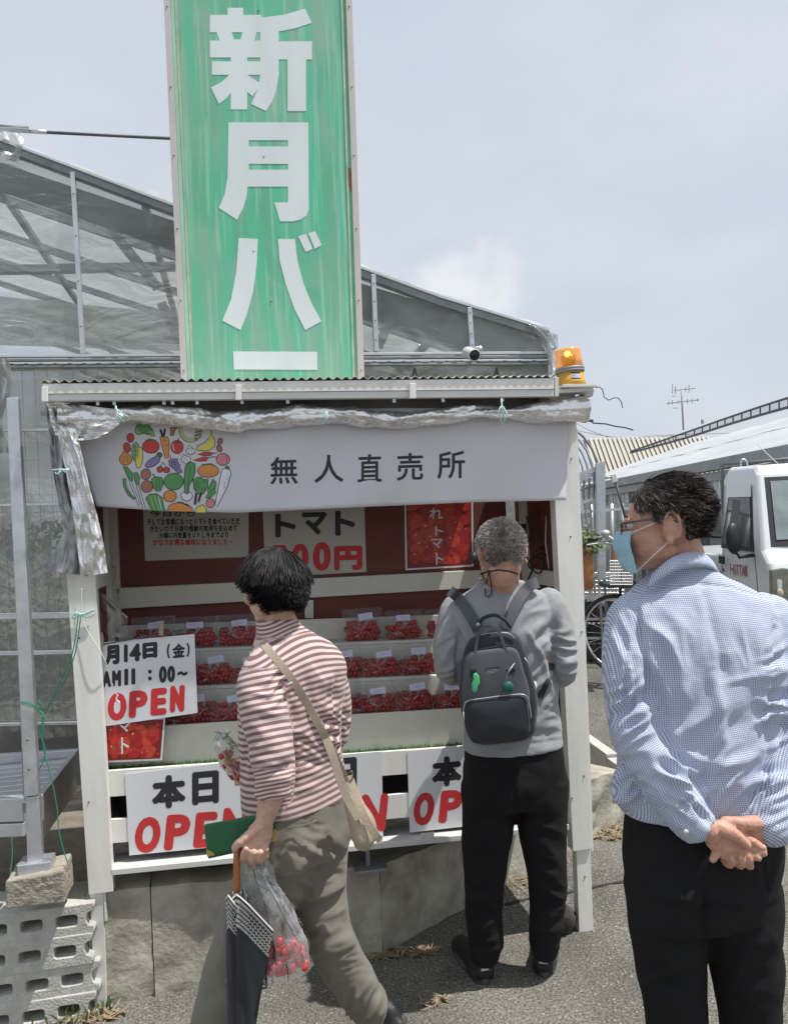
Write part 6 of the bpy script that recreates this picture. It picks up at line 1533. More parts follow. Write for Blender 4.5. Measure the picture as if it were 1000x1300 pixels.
# trousers
M['pants1'] = fabric('olive_grey_twill', (.19, .178, .145), .85, .3, 900, .08)
tr = MB()
trunk(tr, [(V(380, 1000, 2.24), .150, .108), (V(381, 1030, 2.24), .158, .115), (V(381, 1060, 2.235), .160, .12), (V(380, 1085, 2.23), .145, .11)], fyaw)
limb(tr, [(V(362, 1058, 2.20), .112), (V(347, 1110, 2.215), .100), (V(324, 1160, 2.195), .090), (V(303, 1215, 2.18), .084), (V(287, 1270, 2.18), .081), (V(270, 1345, 2.19), .078)], 24)
limb(tr, [(V(398, 1060, 2.28), .100), (V(402, 1110, 2.28), .086), (V(408, 1150, 2.27), .072), (V(418, 1185, 2.27), .067), (V(438, 1229, 2.30), .064), (V(467, 1276, 2.36), .060)], 24)
fb1 = [(x_, y_, rx_, ry_, a_, l_*.8, A_*1.3) for x_, y_, rx_, ry_, a_, l_, A_ in [(330, 1110, 50, 60, 60, 17, .006), (400, 1090, 40, 40, 100, 12, .006), (290, 1220, 40, 90, 10, 26, .006), (425, 1200, 45, 40, 60, 13, .009), (470, 1275, 40, 30, 50, 11, .009), (405, 1140, 40, 30, 70, 12, .008)]]
cr1 = [([(410, 1050), (396, 1080), (372, 1112)], 5, .006), ([(300, 1120), (285, 1160), (292, 1200)], 7, .008), ([(436, 1120), (410, 1135), (392, 1138)], 5, .009), ([(450, 1195), (430, 1207), (408, 1205)], 5, .009), ([(385, 1050), (415, 1046)], 3, -.003), ([(480, 1235), (455, 1262), (440, 1270)], 5, .008), ([(440, 1172), (420, 1182), (398, 1178)], 5, .007)]
tw = fuse(tr, 'trousers', M['pants1'], p1, .0065, 8, lambda P, no: folds(P, no, fb1, cr1, .0022, 8, 3))
m = MB(); m.tube([V(365, 1052, 2.085), V(380, 1049, 2.085), V(395, 1045, 2.085), V(402, 1041, 2.09)], .0018, 6); m.build('pocket_welt', M['pants1'], tw)
# shirt
def attr_mat():
    m = bpy.data.materials.new('striped_jersey'); m.use_nodes = True; n = m.node_tree.nodes; l = m.node_tree.links; p = n['Principled BSDF']
    p.inputs['Roughness'].default_value = .9; p.inputs['Sheen Weight'].default_value = .15; p.inputs['Specular IOR Level'].default_value = .2
    a_ = n.new('ShaderNodeAttribute'); a_.attribute_name = 'st'
    mu = n.new('ShaderNodeMath'); mu.operation = 'MULTIPLY'; mu.inputs[1].default_value = 2*math.pi; l.new(a_.outputs['Fac'], mu.inputs[0])
    sn = n.new('ShaderNodeMath'); sn.operation = 'SINE'; l.new(mu.outputs[0], sn.inputs[0])
    mr_ = n.new('ShaderNodeMapRange'); mr_.inputs['From Min'].default_value = -.10; mr_.inputs['From Max'].default_value = .16; l.new(sn.outputs[0], mr_.inputs[0])
    mx_ = n.new('ShaderNodeMixRGB'); mx_.inputs[1].default_value = (.64, .51, .485, 1); mx_.inputs[2].default_value = (.22, .13, .13, 1); l.new(mr_.outputs[0], mx_.inputs[0]); l.new(mx_.outputs[0], p.inputs['Base Color'])
    g = n.new('ShaderNodeNewGeometry'); t = n.new('ShaderNodeTexNoise'); t.inputs['Scale'].default_value = 500; l.new(g.outputs['Position'], t.inputs['Vector'])
    b = n.new('ShaderNodeBump'); b.inputs['Strength'].default_value = .25; b.inputs['Distance'].default_value = .002; l.new(t.outputs['Fac'], b.inputs['Height']); l.new(b.outputs[0], p.inputs['Normal'])
    return m
M['stripe'] = attr_mat()
sh1 = MB()
TR1 = [(V(377, 1018, 2.235), .164, .118), (V(373, 985, 2.23), .158, .112), (V(370, 945, 2.225), .152, .106), (V(370, 905, 2.22), .158, .108), (V(374, 868, 2.22), .166, .106), (V(375, 842, 2.22), .158, .094), (V(370, 822, 2.22), .128, .082), (V(360, 805, 2.215), .078, .066), (V(352, 790, 2.21), .056, .056), (V(351, 786, 2.21), .055, .055)]
trunk(sh1, TR1, fyaw, exp=2.3)
SLV = [(V(341, 842, 2.14), .058), (V(331, 868, 2.11), .062), (V(336, 905, 2.08), .062), (V(345, 950, 2.06), .058), (V(349, 985, 2.05), .053), (V(349, 1009, 2.05), .048)]
SRV = [(V(413, 850, 2.29), .053), (V(423, 880, 2.32), .051), (V(425, 915, 2.335), .048), (V(418, 940, 2.33), .046), (V(398, 955, 2.31), .044)]
limb(sh1, SLV[:-1], 24); sh1.tube([Vector(SLV[-2][0]), Vector(SLV[-1][0])+Vector((0, 0, .004)), SLV[-1][0]], [.053, .049, .047], 24)
limb(sh1, SRV, 24)
fbs = [(x_, y_, rx_, ry_, a_, l_, A_*1.4) for x_, y_, rx_, ry_, a_, l_, A_ in [(335, 905, 26, 40, 105, 12, .0055), (355, 870, 18, 30, 35, 9, .006), (400, 880, 30, 40, 20, 11, .005), (425, 925, 22, 40, 110, 8, .010), (375, 985, 50, 28, 80, 13, .0045), (345, 960, 24, 30, 75, 13, .0045), (400, 940, 40, 30, 120, 13, .006), (320, 960, 14, 50, 10, 9, .004)]]
crs_ = [([(352, 858), (362, 885), (372, 902), (368, 925)], 5, -.006), ([(372, 935), (373, 975), (372, 1008)], 4, -.008), ([(428, 858), (426, 890), (420, 925)], 4, -.009), ([(395, 850), (402, 890), (404, 930)], 5, .004), ([(440, 935), (420, 940), (405, 935)], 4, .006)]
st_vals = {}
def shirt_disp(P, no):
    d = folds(P, no, fbs, crs_, .0016, 9, 5)
    # stripe coordinate, measured before the folds are added
    def seg_d(P, a_, b_):
        a_ = np.array(a_); b_ = np.array(b_); t = np.clip(((P-a_)@(b_-a_))/((b_-a_)@(b_-a_)), 0, 1); return np.linalg.norm(P-(a_+t[:, None]*(b_-a_)), axis=1), t
    zt = P[:, 2] - .10*(P[:, 0]-V(372, 900, 2.22).x)
    c_ = np.array(V(366, 820, 2.22)); q = P-c_; lat = q[:, 0]*math.cos(fyaw)+q[:, 1]*math.sin(fyaw)
    upk = np.clip((P[:, 2]-(c_[2]-.14))/.14, 0, 1); st = zt + upk*(2.2*lat**2)
    dl = np.full(len(P), 9.); dr = dl.copy()
    for ch, tgt in ((SLV, 0), (SRV, 1)):
        acc = 0
        for i in range(len(ch)-1):
            a_, b_ = ch[i][0], ch[i+1][0]; dd, t = seg_d(P, a_, b_)
            if tgt == 0: m_ = dd < dl; dl[m_] = dd[m_]
            else: m_ = dd < dr; dr[m_] = dd[m_]
    axl = np.array(Vector(SLV[1][0])-Vector(SLV[4][0])); axl /= np.linalg.norm(axl)
    in_l = (dl < .0665) & (P[:, 2] < V(336, 846, 2.1).z); stl = P@axl
    st[in_l] = stl[in_l]
    axr = np.array(Vector(SRV[1][0])-Vector(SRV[3][0])); axr /= np.linalg.norm(axr); px, py = proj_np(P)
    in_r = (dr < .058) & (px > 418); st[in_r] = (P@axr)[in_r]
    st = st/.0172
    cuff = in_l & (py > 975); st[cuff] = st[cuff]*1.75
    coll = (P[:, 2] > V(352, 806, 2.2).z); st[coll] = st[coll]*1.7
    st_vals['v'] = st
    return d
so_ = fuse(sh1, 'shirt', M['stripe'], p1, .0058, 5, shirt_disp); setattr_f(so_, 'st', st_vals['v'])
# collar standing round the neck
m = MB(); ring = []
hr = MB()
# hair
hm1 = [hairmat('black_hair', (.012, .011, .012), .36), hairmat('black_hair_b', (.022, .019, .02), .40), hairmat('black_hair_c', (.04, .035, .034), .45)]
def mask1(d): return (d.z > (-.84 if d.y < .15 else -.50)) and not (d.y > .70 and d.z < .42) and not (d.y > .42 and d.z < -.1)
def flow1(d):
    c = Vector((.15, -.35, .93)); t = d-c*d.dot(c); t = t.normalized() if t.length > 1e-3 else Vector((0, 1, 0)); return (t + Vector((0, 0, -.35))).normalized()
hair(p1, hd1, (.082, .098, .110), (0, -.014, .008), mask1, flow1, 12000, lambda d: .075 if d.z > .1 else .045, hm1, .0007, .15, 0, .08, .97, 11, seg=7, wav=.34, jit=.06, grav=.03, capscale=.985, stick=2.0)
# trailing shoe and leading shoe
def shoe(par, heel, toe, wd, mt, sole, n=14, h=.07, name='shoe', stripe=None):
    heel = Vector(heel); toe = Vector(toe); d = toe-heel; L = d.length; d.normalize(); z = Vector((0, 0, 1)); x = d.cross(z).normalized(); z = x.cross(d)
    rings = []
    for t, w_, hh in ((-.02, .55, .55), (.04, .82, .90), (.14, .95, 1.0), (.30, .95, .98), (.45, .92, .78), (.62, 1.05, .55), (.78, 1.08, .45), (.9, .9, .36), (.98, .55, .25), (1.0, .3, .15)):
        rings.append([heel+d*(L*t)+x*(wd*w_*math.cos(a_)*(1 if math.sin(a_) < 0 else .92))+z*(.012+(h*hh if math.sin(a_) > 0 else .0)*max(0, math.sin(a_))**.6) for a_ in [2*math.pi*j/20 for j in range(20)]])
    o = MB().loft(rings).build(name, mt, par)
    rings = []
    for k, zz in ((1.0, -.006), (1.05, .0), (1.05, .016), (1.0, .02)):
        rings.append([heel+d*(L*(.5+.53*k*math.cos(a_)))+x*(wd*1.06*k*math.sin(a_)*(.92+.12*math.cos(a_)))+z*zz for a_ in [2*math.pi*j/28 for j in range(28)]])
    MB().loft(rings).build('sole', sole, o, bevel=.002)
    return o
M['shoe_black'] = PM('black_shoe', (.012, .012, .014), .5, var=.2, vs=50, bump=.3, bs=300); M['sole_black'] = PM('black_sole', (.07, .07, .07), .7); M['white_trim'] = PM('white_trim', (.6, .6, .58), .6)
s1 = shoe(p1, V(514, 1296, 2.38), V(462, 1325, 2.40), .042, M['shoe_black'], M['sole_black'])
MB().tube([V(499, 1278, 2.375), V(492, 1290, 2.36), V(484, 1298, 2.36)], .006, 8).build('trim', M['white_trim'], s1)
shoe(p1, V(285, 1388, 2.2), V(225, 1400, 2.3), .042, M['shoe_black'], M['sole_black'])

# ---- her things
umb = thing('umbrella', 'folded black umbrella with white lace edge and wooden handle carried by the person in stripes', 'umbrella', V(305, 1200, 2.03))
M['wood'] = PM('polished_wood', (.36, .11, .03), .25, var=.25, vs=20, streak=(3, 3, .5), coat=.5)
ux = V(300, 1130, 2.03)
hp = cat([V(300.5, 1132, 2.03), V(300.5, 1105, 2.03), V(301, 1085, 2.035), V(306, 1073, 2.045), V(318, 1069, 2.05), V(328, 1074, 2.055), V(330, 1084, 2.06)])
MB().tube(hp, .0088, 12).build('handle', M['wood'], umb); MB().tube([V(300.5, 1129, 2.03), V(301, 1142, 2.03)], .0065, 12).build('ferrule', M['alu'], umb)
M['umb'] = fabric('black_umbrella_cloth', (.022, .024, .03), .55, .15, 600, .1); M['lace'] = PM('white_lace', (.62, .61, .57), .8)
def ufl(rim, tips, Y0, Y1, k_):
    P_ = [(float(x), float(y)) for x, y in rim]; n_ = len(P_)-1
    def f(s_, t_, off=0.):
        q = s_*n_; i = min(int(q), n_-1); e = q-i
        x0 = P_[i][0]*(1-e)+P_[i+1][0]*e; y0 = P_[i][1]*(1-e)+P_[i+1][1]*e
        x1 = tips[0]+(tips[1]-tips[0])*s_; bow = math.sin(math.pi*min(1, t_*1.2))
        x = x0*(1-t_)**1.15+x1*(1-(1-t_)**1.15) - 1.5*bow; y = y0+(1385-y0)*t_
        return V(x, y, Y0+(Y1-Y0)*s_-.012*math.sin(math.pi*s_)*(1-.5*t_)+.004*mnoise.noise(Vector((s_*3, t_*5, k_)))-off)
    return f
core = MB(); core.loft([[V(cx_+hw*math.cos(a_), y_, 2.045)+Vector((0, hw*.0016*math.sin(a_), 0)) for a_ in [2*math.pi*j/20 for j in range(20)]] for cx_, y_, hw in ((300.5, 1134, 2), (303, 1146, 11), (309, 1175, 21), (310, 1200, 22), (308, 1250, 17), (306, 1320, 12), (304, 1390, 5))]); core.build('canopy', M['umb'], umb)
FL = [ufl([(287, 1152), (291, 1148), (296, 1140), (300, 1136)], (292, 303), 2.03, 2.022, 1), ufl([(287, 1142), (290, 1137), (295, 1144), (308, 1160), (322, 1172), (331, 1186)], (296, 308), 2.016, 2.012, 2), ufl([(300, 1136), (305, 1139), (316, 1149), (332, 1166), (347, 1182)], (302, 315), 2.004, 2.006, 3)]
lace = MB()
for k_, f_ in enumerate(FL):
    m = MB(); m.sheet(f_, 26, 40); m.build('canopy_fold', M['umb'], umb)
    lace.tube([f_(i/30, 0, .0012) for i in range(31)], .0022, 6); lace.tube([f_(i/30, .022, .0012) for i in range(31)], .0010, 5)
    L_ = sum((f_((i+1)/10, .1)-f_(i/10, .1)).length for i in range(10)); nc = max(3, int(L_/.0078))
    for rr_ in range(6):
        for i in range(nc):
            s0 = min(.985, (i+.5+.5*(rr_ % 2))/nc); t0_ = .030+rr_*.0245; c_ = f_(s0, t0_, .0016); e1 = (f_(s0+.01, t0_, .0016)-c_).normalized(); e2 = (f_(s0, t0_+.01, .0016)-c_).normalized()
            vs = []
            for j in range(8): q = 2*math.pi*j/8; vs += [c_+e1*(.0040*math.cos(q))+e2*(.0040*math.sin(q)), c_+e1*(.0022*math.cos(q))+e2*(.0022*math.sin(q))]
            lace.add(vs, [[2*j, 2*j+1, (2*j+3) % 16, (2*j+2) % 16] for j in range(8)])
o = lace.build('lace_trim', M['lace'], umb); o['kind'] = 'stuff'
for x, y in ((290, 1138), (296, 1134), (306, 1134), (313, 1138)): MB().tube([V(x, y+4, 2.02), V(x, y-3, 2.02)], .0016, 6).build('rib_tip', M['alu'], umb)
MB().tube(cat([V(325, 1246, 2.02), V(336, 1249, 2.0), V(338, 1254, 2.0), V(330, 1254, 2.01), V(324, 1250, 2.02)]), .0022, 6).build('strap', M['umb'], umb)
wal = thing('wallet', 'long green leather wallet with brass corners held in the hand over the umbrella', 'wallet', V(300, 1060, 2.07))
M['green_lth'] = PM('green_leather', (.022, .13, .055), .42, var=.12, vs=60, bump=.3, bs=500)
wa = [V(258.5, 1048, 2.075), V(318, 1034, 2.065), V(352, 1040, 2.07), V(352, 1066, 2.07), V(322, 1078, 2.07), V(263, 1087, 2.08)]
m = MB(); wa = [V(258.5, 1048, 2.08), V(346, 1032, 2.08), V(350, 1068, 2.08), V(263, 1087, 2.08)]
m.prism(wa, (0, .011, 0)); m.build('leather_cover', M['green_lth'], wal, bevel=.003)
m = MB(); wb_ = [V(259, 1052, 2.094), V(346, 1036, 2.094), V(350, 1072, 2.094), V(264, 1091, 2.094)]; m.prism(wb_, (0, .008, 0)); m.build('back_cover', M['green_lth'], wal, bevel=.003)
M['brass'] = PM('brass', (.62, .48, .2), .3, .9)
for c_ in ([(262, 1078), (270, 1082), (273, 1085.5), (263, 1087.5)], [(342, 1056), (350, 1052), (350.5, 1068), (343, 1070)]): MB().prism([V(x, y, 2.0775) for x, y in c_], (0, .016, 0)).build('corner_cap', M['brass'], wal)
# carrier bag with tomatoes
cb_ = thing('carrier_bag', 'clear plastic carrier bag with cherry tomatoes hanging from the hand behind the umbrella', 'plastic bag', V(355, 1240, 2.1))
def cbag(s_, t_):
    a_ = 2*math.pi*s_; cx = np.interp(t_, [0, .15, .4, .7, .95, 1], [320, 325, 339, 355, 360, 359]); hw = np.interp(t_, [0, .15, .4, .7, .92, 1], [6, 14, 24, 34, 38, 33]); py = 1088+t_*158
    px = cx+hw*math.cos(a_); py += 6*math.cos(a_)*(-1)*t_*1.3
    n_ = mnoise.noise(Vector((math.cos(a_)*2.2, math.sin(a_)*2.2, t_*1.2)))*(.014+.012*t_)+.006*mnoise.noise(Vector((math.cos(a_)*7, math.sin(a_)*7, t_*4)))+.004*math.sin(a_*9+t_*2)*(1-t_)
    return V(px, py, 2.055+.034*math.sin(a_)*min(1, t_*1.4)) + Vector((n_, n_*.6, 0))
m = MB(); m.sheet(cbag, 64, 36); m.build('film', film('carrier_film', (.88, .89, .91), .20, .20, 26, .10, edge=2.2, trl=.3), cb_)
m = MB()
for q in ([(322, 1086), (335, 1110), (346, 1150)], [(327, 1084), (343, 1100), (356, 1140)]): m.tube([V(x, y, 2.04+.005*i) for i, (x, y) in enumerate(q)], [(.006, .002), (.008, .002), (.001, .001)], 8)
m.build('bag_handle', bpy.data.materials['carrier_film'], cb_)
m = MB(); r_ = random.Random(5)
for i in range(64):
    x = 335+54*r_.random(); y = 1190+ (50*r_.random()**.7); 
    if x < 345: y = max(y, 1196)
    if y > 1237-(x-335)*.12: y = 1230-(x-335)*.1
    if y < 1200 and x > 380: y = 1205
    rr = r_.uniform(.0095, .012); m.ell(V(x, y, 2.055+r_.uniform(-.018, .018)), rr, rr, rr*1.05, 10, 8)
o = m.build('tomatoes', PM('bright_tomato_skin', (.62, .035, .03), .2, var=.2, vs=40, coat=.4), cb_); o['kind'] = 'stuff'
m = MB(); m.sheet(lambda s_, t_: V(343+s_*32, 1160+t_*38, 2.045+.01*mnoise.noise(Vector((s_*3, t_*3, 0)))), 6, 6); m.build('price_label', M['white_trim'], cb_) if False else None
# packet in the right hand
pk = thing('tomato_packet', 'small clear packet of cherry tomatoes held out in front by the person in stripes', 'packet', V(292, 975, 2.3))
def pkt(s_, t_):
    a_ = 2*math.pi*s_; cx = np.interp(t_, [0, .12, .5, 1], [282, 285, 293, 304]); hw = np.interp(t_, [0, .1, .25, .6, .9, 1], [3, 9, 15, 17, 12, 5]); py = 932+t_*60
    n_ = .004*mnoise.noise(Vector((math.cos(a_)*2.5, math.sin(a_)*2.5, t_*5)))
    return V(cx+hw*math.cos(a_), py, 2.29+.028*math.sin(a_)*(hw/17))+Vector((n_, n_, n_))
m = MB(); m.sheet(pkt, 36, 22); m.build('film', M['cfilm2'] if 'cfilm2' in M else M.setdefault('cfilm2', film('packet_film', (.75, .78, .75), .22, .18, 60, .1, edge=2)), pk)
m = MB(); r_ = random.Random(9)
for i in range(34):
    t = r_.uniform(.35, .93); x = np.interp(t, [.3, 1], [288, 303])+r_.uniform(-11, 11)*np.interp(t, [.3, .6, 1], [.9, 1, .4]); m.ell(V(x, 932+t*60, 2.29+r_.uniform(-.015, .015)), .0095, .0095, .0095, 8, 6)
o = m.build('tomatoes', M['tomato'], pk); o['kind'] = 'stuff'
m = MB()
for i in range(9): a_ = r_.uniform(-1, 1); m.tube([V(284, 940, 2.28), V(284+a_*7, 932-r_.random()*3, 2.28+.01*r_.random()), V(282+a_*12, 933+r_.uniform(-5, 8), 2.27)], .0012, 4)
for i in range(12): x = r_.uniform(280, 300); y = r_.uniform(942, 962); m.tube([V(x, y, 2.262), V(x+r_.uniform(-8, 8), y+r_.uniform(-6, 6), 2.262)], .0014, 4)
m.build('stems', M['weed'], pk); MB().prism([V(278, 931, 2.28), V(286, 929, 2.28), V(288, 934, 2.28), V(280, 937, 2.28)], (0, .001, 0)).build('closing_tape', M['white_trim'], pk)
# shoulder bag
sb = thing('shoulder_bag', 'small beige leather shoulder bag on a long strap across the striped back', 'bag', V(460, 1060, 2.1))
M['beige'] = PM('beige_leather', (.42, .35, .26), .5, var=.1, vs=25, bump=.25, bs=220)
def ribbon(par, pts, wd, th, mt, name, off=0., nrm=None):
    """flat strap through world points; nrm gives the outward direction"""
    pts = cat(pts, 5); m = MB(); rings = []
    for i, p in enumerate(pts):
        t = (pts[min(i+1, len(pts)-1)]-pts[max(0, i-1)]).normalized(); n_ = Vector(nrm) if nrm is not None else (CAM-p).normalized(); n_ = (n_-t*n_.dot(t)).normalized(); s_ = t.cross(n_)
        rings.append([p+s_*(wd/2)+n_*(off), p+s_*(wd/2)+n_*(off+th), p-s_*(wd/2)+n_*(off+th), p-s_*(wd/2)+n_*off])
    m.loft(rings, smooth=False); return m.build(name, mt, par, bevel=.0008)
from mathutils.bvhtree import BVHTree
def surf_hits(objs, pxs, default):
    dgx = bpy.context.evaluated_depsgraph_get(); out = []
    trees = [BVHTree.FromObject(o_, dgx) for o_ in objs]; inv = [o_.matrix_world.copy() for o_ in objs]
    for x, y in pxs:
        d_ = ray(x, y).normalized(); best = None
        for t_ in trees:
            h = t_.ray_cast(CAM, d_)
            if h[0] is not None and (best is None or h[3] < best[3]): best = h
        out.append((CAM+d_*best[3], best[1]) if best else (None, None))
    return out
bpy.context.view_layer.update()
def drape_strap(par, objs, pxs, wd, th, mt, name, lift=.002, default_Y=2.1):
    hits = surf_hits(objs, pxs, None); pts = []
    for (p, n_), (x, y) in zip(hits, pxs):
        if p is None: p = V(x, y, default_Y if not pts else pts[-1].y)
        pts.append(p-ray(x, y).normalized()*lift)
    # smooth
    for _ in range(3): pts = [pts[0]]+[(pts[i-1]+pts[i]*2+pts[i+1])/4 for i in range(1, len(pts)-1)]+[pts[-1]]
    return ribbon(par, pts, wd, th, mt, name)
def lerp_px(P_, n): 
    out = []
    for i in range(len(P_)-1):
        for k in range(n): t = k/n; out.append((P_[i][0]*(1-t)+P_[i+1][0]*t, P_[i][1]*(1-t)+P_[i+1][1]*t))
    return out+[P_[-1]]
# mesh data of the fused garments is in world space already (parent inverse cancels), so rays can be cast directly
def world_tree(o_):
    me = o_.data; return BVHTree.FromPolygons([v.co.copy() for v in me.vertices], [list(p.vertices) for p in me.polygons])
def hits_world(trees, pxs):
    out = []
    for x, y in pxs:
        d_ = ray(x, y).normalized(); best = None
        for t_ in trees:
            h = t_.ray_cast(CAM, d_)
            if h[0] is not None and (best is None or h[3] < best): best = h[3]
        out.append(None if best is None else CAM+d_*best)
    return out
def strap_on(par, trees, pxs, wd, th, mt, name, lift=.003, dY=2.1, sm=4):
    H_ = hits_world(trees, pxs); pts = []
    for p, (x, y) in zip(H_, pxs):
        if p is None: p = V(x, y, pts[-1].y if pts else dY)
        pts.append(p-ray(x, y).normalized()*lift)
    for _ in range(sm): pts = [pts[0]]+[(pts[i-1]+pts[i]*2+pts[i+1])/4 for i in range(1, len(pts)-1)]+[pts[-1]]
    return ribbon(par, pts, wd, th, mt, name)
T1 = world_tree(so_); T1b = world_tree(tw)
strap_on(sb, [T1], lerp_px([(334, 815), (338, 822), (352, 838), (375, 868), (395, 902), (414, 938), (432, 975), (440, 992)], 5), .021, .003, M['beige'], 'strap', .004, 2.1)
ribbon(sb, [V(414, 938, 2.055), V(424, 965, 2.05), V(437, 1005, 2.05), V(455, 1040, 2.05)], .021, .003, M['beige'], 'strap_overlap')
m = MB()
limb(m, [(V(444, 996, 2.13), .018, .014), (V(449, 1020, 2.12), .034, .026), (V(458, 1044, 2.11), .052, .034), (V(461, 1060, 2.11), .054, .034), (V(461, 1067, 2.11), .045, .028)], 20)
fuse(m, 'bag_body', M['beige'], sb, .004, 4, lambda P, no: folds(P, no, [(455, 1035, 25, 35, 10, 8, .003)], [([(470, 1005), (468, 1040), (478, 1062)], 2.5, .004)], .0012, 16, 2))
ribbon(sb, [V(443, 985, 2.09), V(450, 1005, 2.075), V(462, 1035, 2.058), V(478, 1062, 2.065), V(484, 1066, 2.09)], .020, .003, M['beige'], 'flap_strap')
MB().tube(cat([V(441, 983, 2.085), V(446, 979, 2.08), V(448, 986, 2.08), V(445, 992, 2.085)]), .0022, 6).build('ring', M['screw'], sb)

# ================================================================== PERSON IN GREY WITH BACKPACK
YB_ = 2.72; p2 = thing('person', 'grey haired person in grey long sleeves and black trousers bending over the shelves', 'person', (.33, YB_, 0))
sk2 = skin('skin_tan', (.50, .275, .20)); y2 = YAW+.0
hd2 = pose(V(636, 704, 2.60), (-.12, .88, -.46)) @ Matrix.Scale(.92, 4); body = MB(); head_parts(body, hd2, 1.0)
limb(body, [(V(636, 704, 2.605), .058), (V(635, 718, 2.64), .066), (V(635, 730, 2.672), .064), (V(636, 745, 2.70), .06)], 18)
trunk(body, [(V(652, 1000, 2.745), .12, .075), (V(648, 940, 2.74), .135, .09), (V(644, 860, 2.74), .16, .11), (V(640, 790, 2.73), .17, .10), (V(638, 760, 2.72), .13, .08), (V(636, 742, 2.71), .07, .055)], y2)
L2 = [(V(625, 985, 2.745), .06), (V(617, 1080, 2.74), .045), (V(614, 1150, 2.742), .036), (V(613, 1215, 2.75), .036)]
R2 = [(V(682, 980, 2.755), .06), (V(691, 1080, 2.745), .045), (V(693, 1150, 2.748), .034), (V(692, 1208, 2.76), .036)]
limb(body, L2); limb(body, R2)
AL2 = [(V(580, 775, 2.73), .036), (V(573, 820, 2.71), .030), (V(575, 852, 2.74), .030), (V(590, 862, 2.83), .032), (V(606, 856, 2.93), .026)]
AR2 = [(V(698, 770, 2.74), .036), (V(708, 815, 2.73), .030), (V(712, 850, 2.75), .030), (V(706, 858, 2.84), .032), (V(690, 852, 2.95), .026)]
limb(body, AL2); limb(body, AR2)
def simple_hand(mb, w_, d, s_=1, curl=.5, pal=(0, 0, -1)):
    w_ = Vector(w_); d = Vector(d).normalized(); pal = Vector(pal); pal = (pal-d*pal.dot(d)).normalized(); x = d.cross(pal)
    limb(mb, [(w_, .024, .018), (w_+d*.04, .036, .015), (w_+d*.085, .038, .013)], 14, 3)
    for i, o_ in enumerate((-.028, -.010, .010, .027)):
        b_ = w_+d*.082+x*o_*s_; L = (.066, .075, .070, .055)[i]; a1 = curl*.7; a2 = curl*1.5; a3 = curl*2.1; p_ = [b_]
        for a_, k in ((a1, .45), (a2, .30), (a3, .25)): p_.append(p_[-1]+(d*math.cos(a_)+pal*math.sin(a_))*(L*k))
        limb(mb, [(q, .0088-.0008*j) for j, q in enumerate(p_)], 10, 3)
    b_ = w_+d*.02-x*.03*s_; limb(mb, [(b_, .013), (b_+d*.03-x*.022*s_+pal*.01, .0115), (b_+d*.055-x*.024*s_+pal*.02, .0095)], 10, 3)
simple_hand(body, V(607, 856, 2.93), (.2, .9, .1)); simple_hand(body, V(689, 852, 2.95), (-.3, .9, .1), -1)
b2 = fuse(body, 'body', sk2, p2, .0038, 4); eyes(p2, hd2)
# shirt
M['grey_jersey'] = fabric('grey_marl_jersey', (.30, .31, .32), .9, .3, 500, .07, 60)
s2 = MB()
TR2 = [(V(651, 948, 2.74), .172, .125), (V(649, 900, 2.74), .162, .118), (V(645, 850, 2.735), .165, .122), (V(640, 805, 2.73), .182, .122), (V(637, 775, 2.73), .188, .108), (V(636, 757, 2.725), .150, .092), (V(636, 744, 2.72), .095, .075), (V(636, 737, 2.705), .072, .062)]
trunk(s2, TR2, y2, exp=2.4)
limb(s2, [(V(580, 775, 2.73), .058), (V(572, 812, 2.70), .058), (V(571, 845, 2.70), .054), (V(580, 853, 2.78), .046), (V(600, 855, 2.88), .040)], 22)
limb(s2, [(V(697, 768, 2.74), .060), (V(707, 806, 2.725), .059), (V(712, 842, 2.72), .055), (V(710, 854, 2.79), .048), (V(694, 852, 2.90), .042)], 22)
fb2 = [(x_, y_, rx_, ry_, a_, l_, A_*1.1) for x_, y_, rx_, ry_, a_, l_, A_ in [(712, 835, 22, 45, 105, 8.5, .011), (690, 800, 24, 34, 30, 8, .009), (570, 845, 18, 40, 75, 8, .009), (590, 815, 20, 45, 150, 9, .007), (690, 880, 22, 45, 60, 9, .008), (695, 925, 25, 25, 80, 9, .005), (588, 920, 15, 40, 100, 9, .004), (640, 765, 40, 25, 85, 14, .002)]]
cr2 = [([(704, 800), (700, 840), (703, 872)], 3.5, -.014), ([(583, 800), (580, 840), (582, 872)], 3.5, -.012), ([(728, 838), (715, 842), (700, 838)], 3, .006), ([(728, 852), (712, 858), (702, 854)], 3, .006), ([(668, 800), (688, 835), (700, 880)], 3, .006), ([(586, 956), (650, 948), (717, 938)], 1.6, -.0025)]
sh2 = fuse(s2, 'shirt', M['grey_jersey'], p2, .0055, 5, lambda P, no: folds(P, no, fb2, cr2, .0020, 10, 8))
MB().tube(cat([V(606, 738, 2.665), V(618, 734, 2.655), V(636, 733, 2.65), V(655, 734, 2.657)]), .0028, 6).build('neckband', M['grey_jersey'], sh2)
MB().tube(cat([V(608, 735, 2.655), V(614, 733, 2.652), V(622, 733, 2.65)]), .003, 6).build('undershirt', M['white_trim'], sh2)
M['black_cloth'] = fabric('black_trouser_cloth', (.011, .011, .012), .9, .3, 600, .1, sheen=0)
t2 = MB()
trunk(t2, [(V(652, 940, 2.745), .165, .118), (V(652, 975, 2.745), .175, .125), (V(652, 1005, 2.745), .174, .12), (V(652, 1020, 2.745), .168, .105)], y2)
limb(t2, [(V(621, 995, 2.745), .098), (V(619, 1050, 2.74), .088), (V(615, 1100, 2.735), .074), (V(614, 1150, 2.74), .064), (V(616, 1195, 2.745), .058), (V(616, 1207, 2.745), .054)], 22)
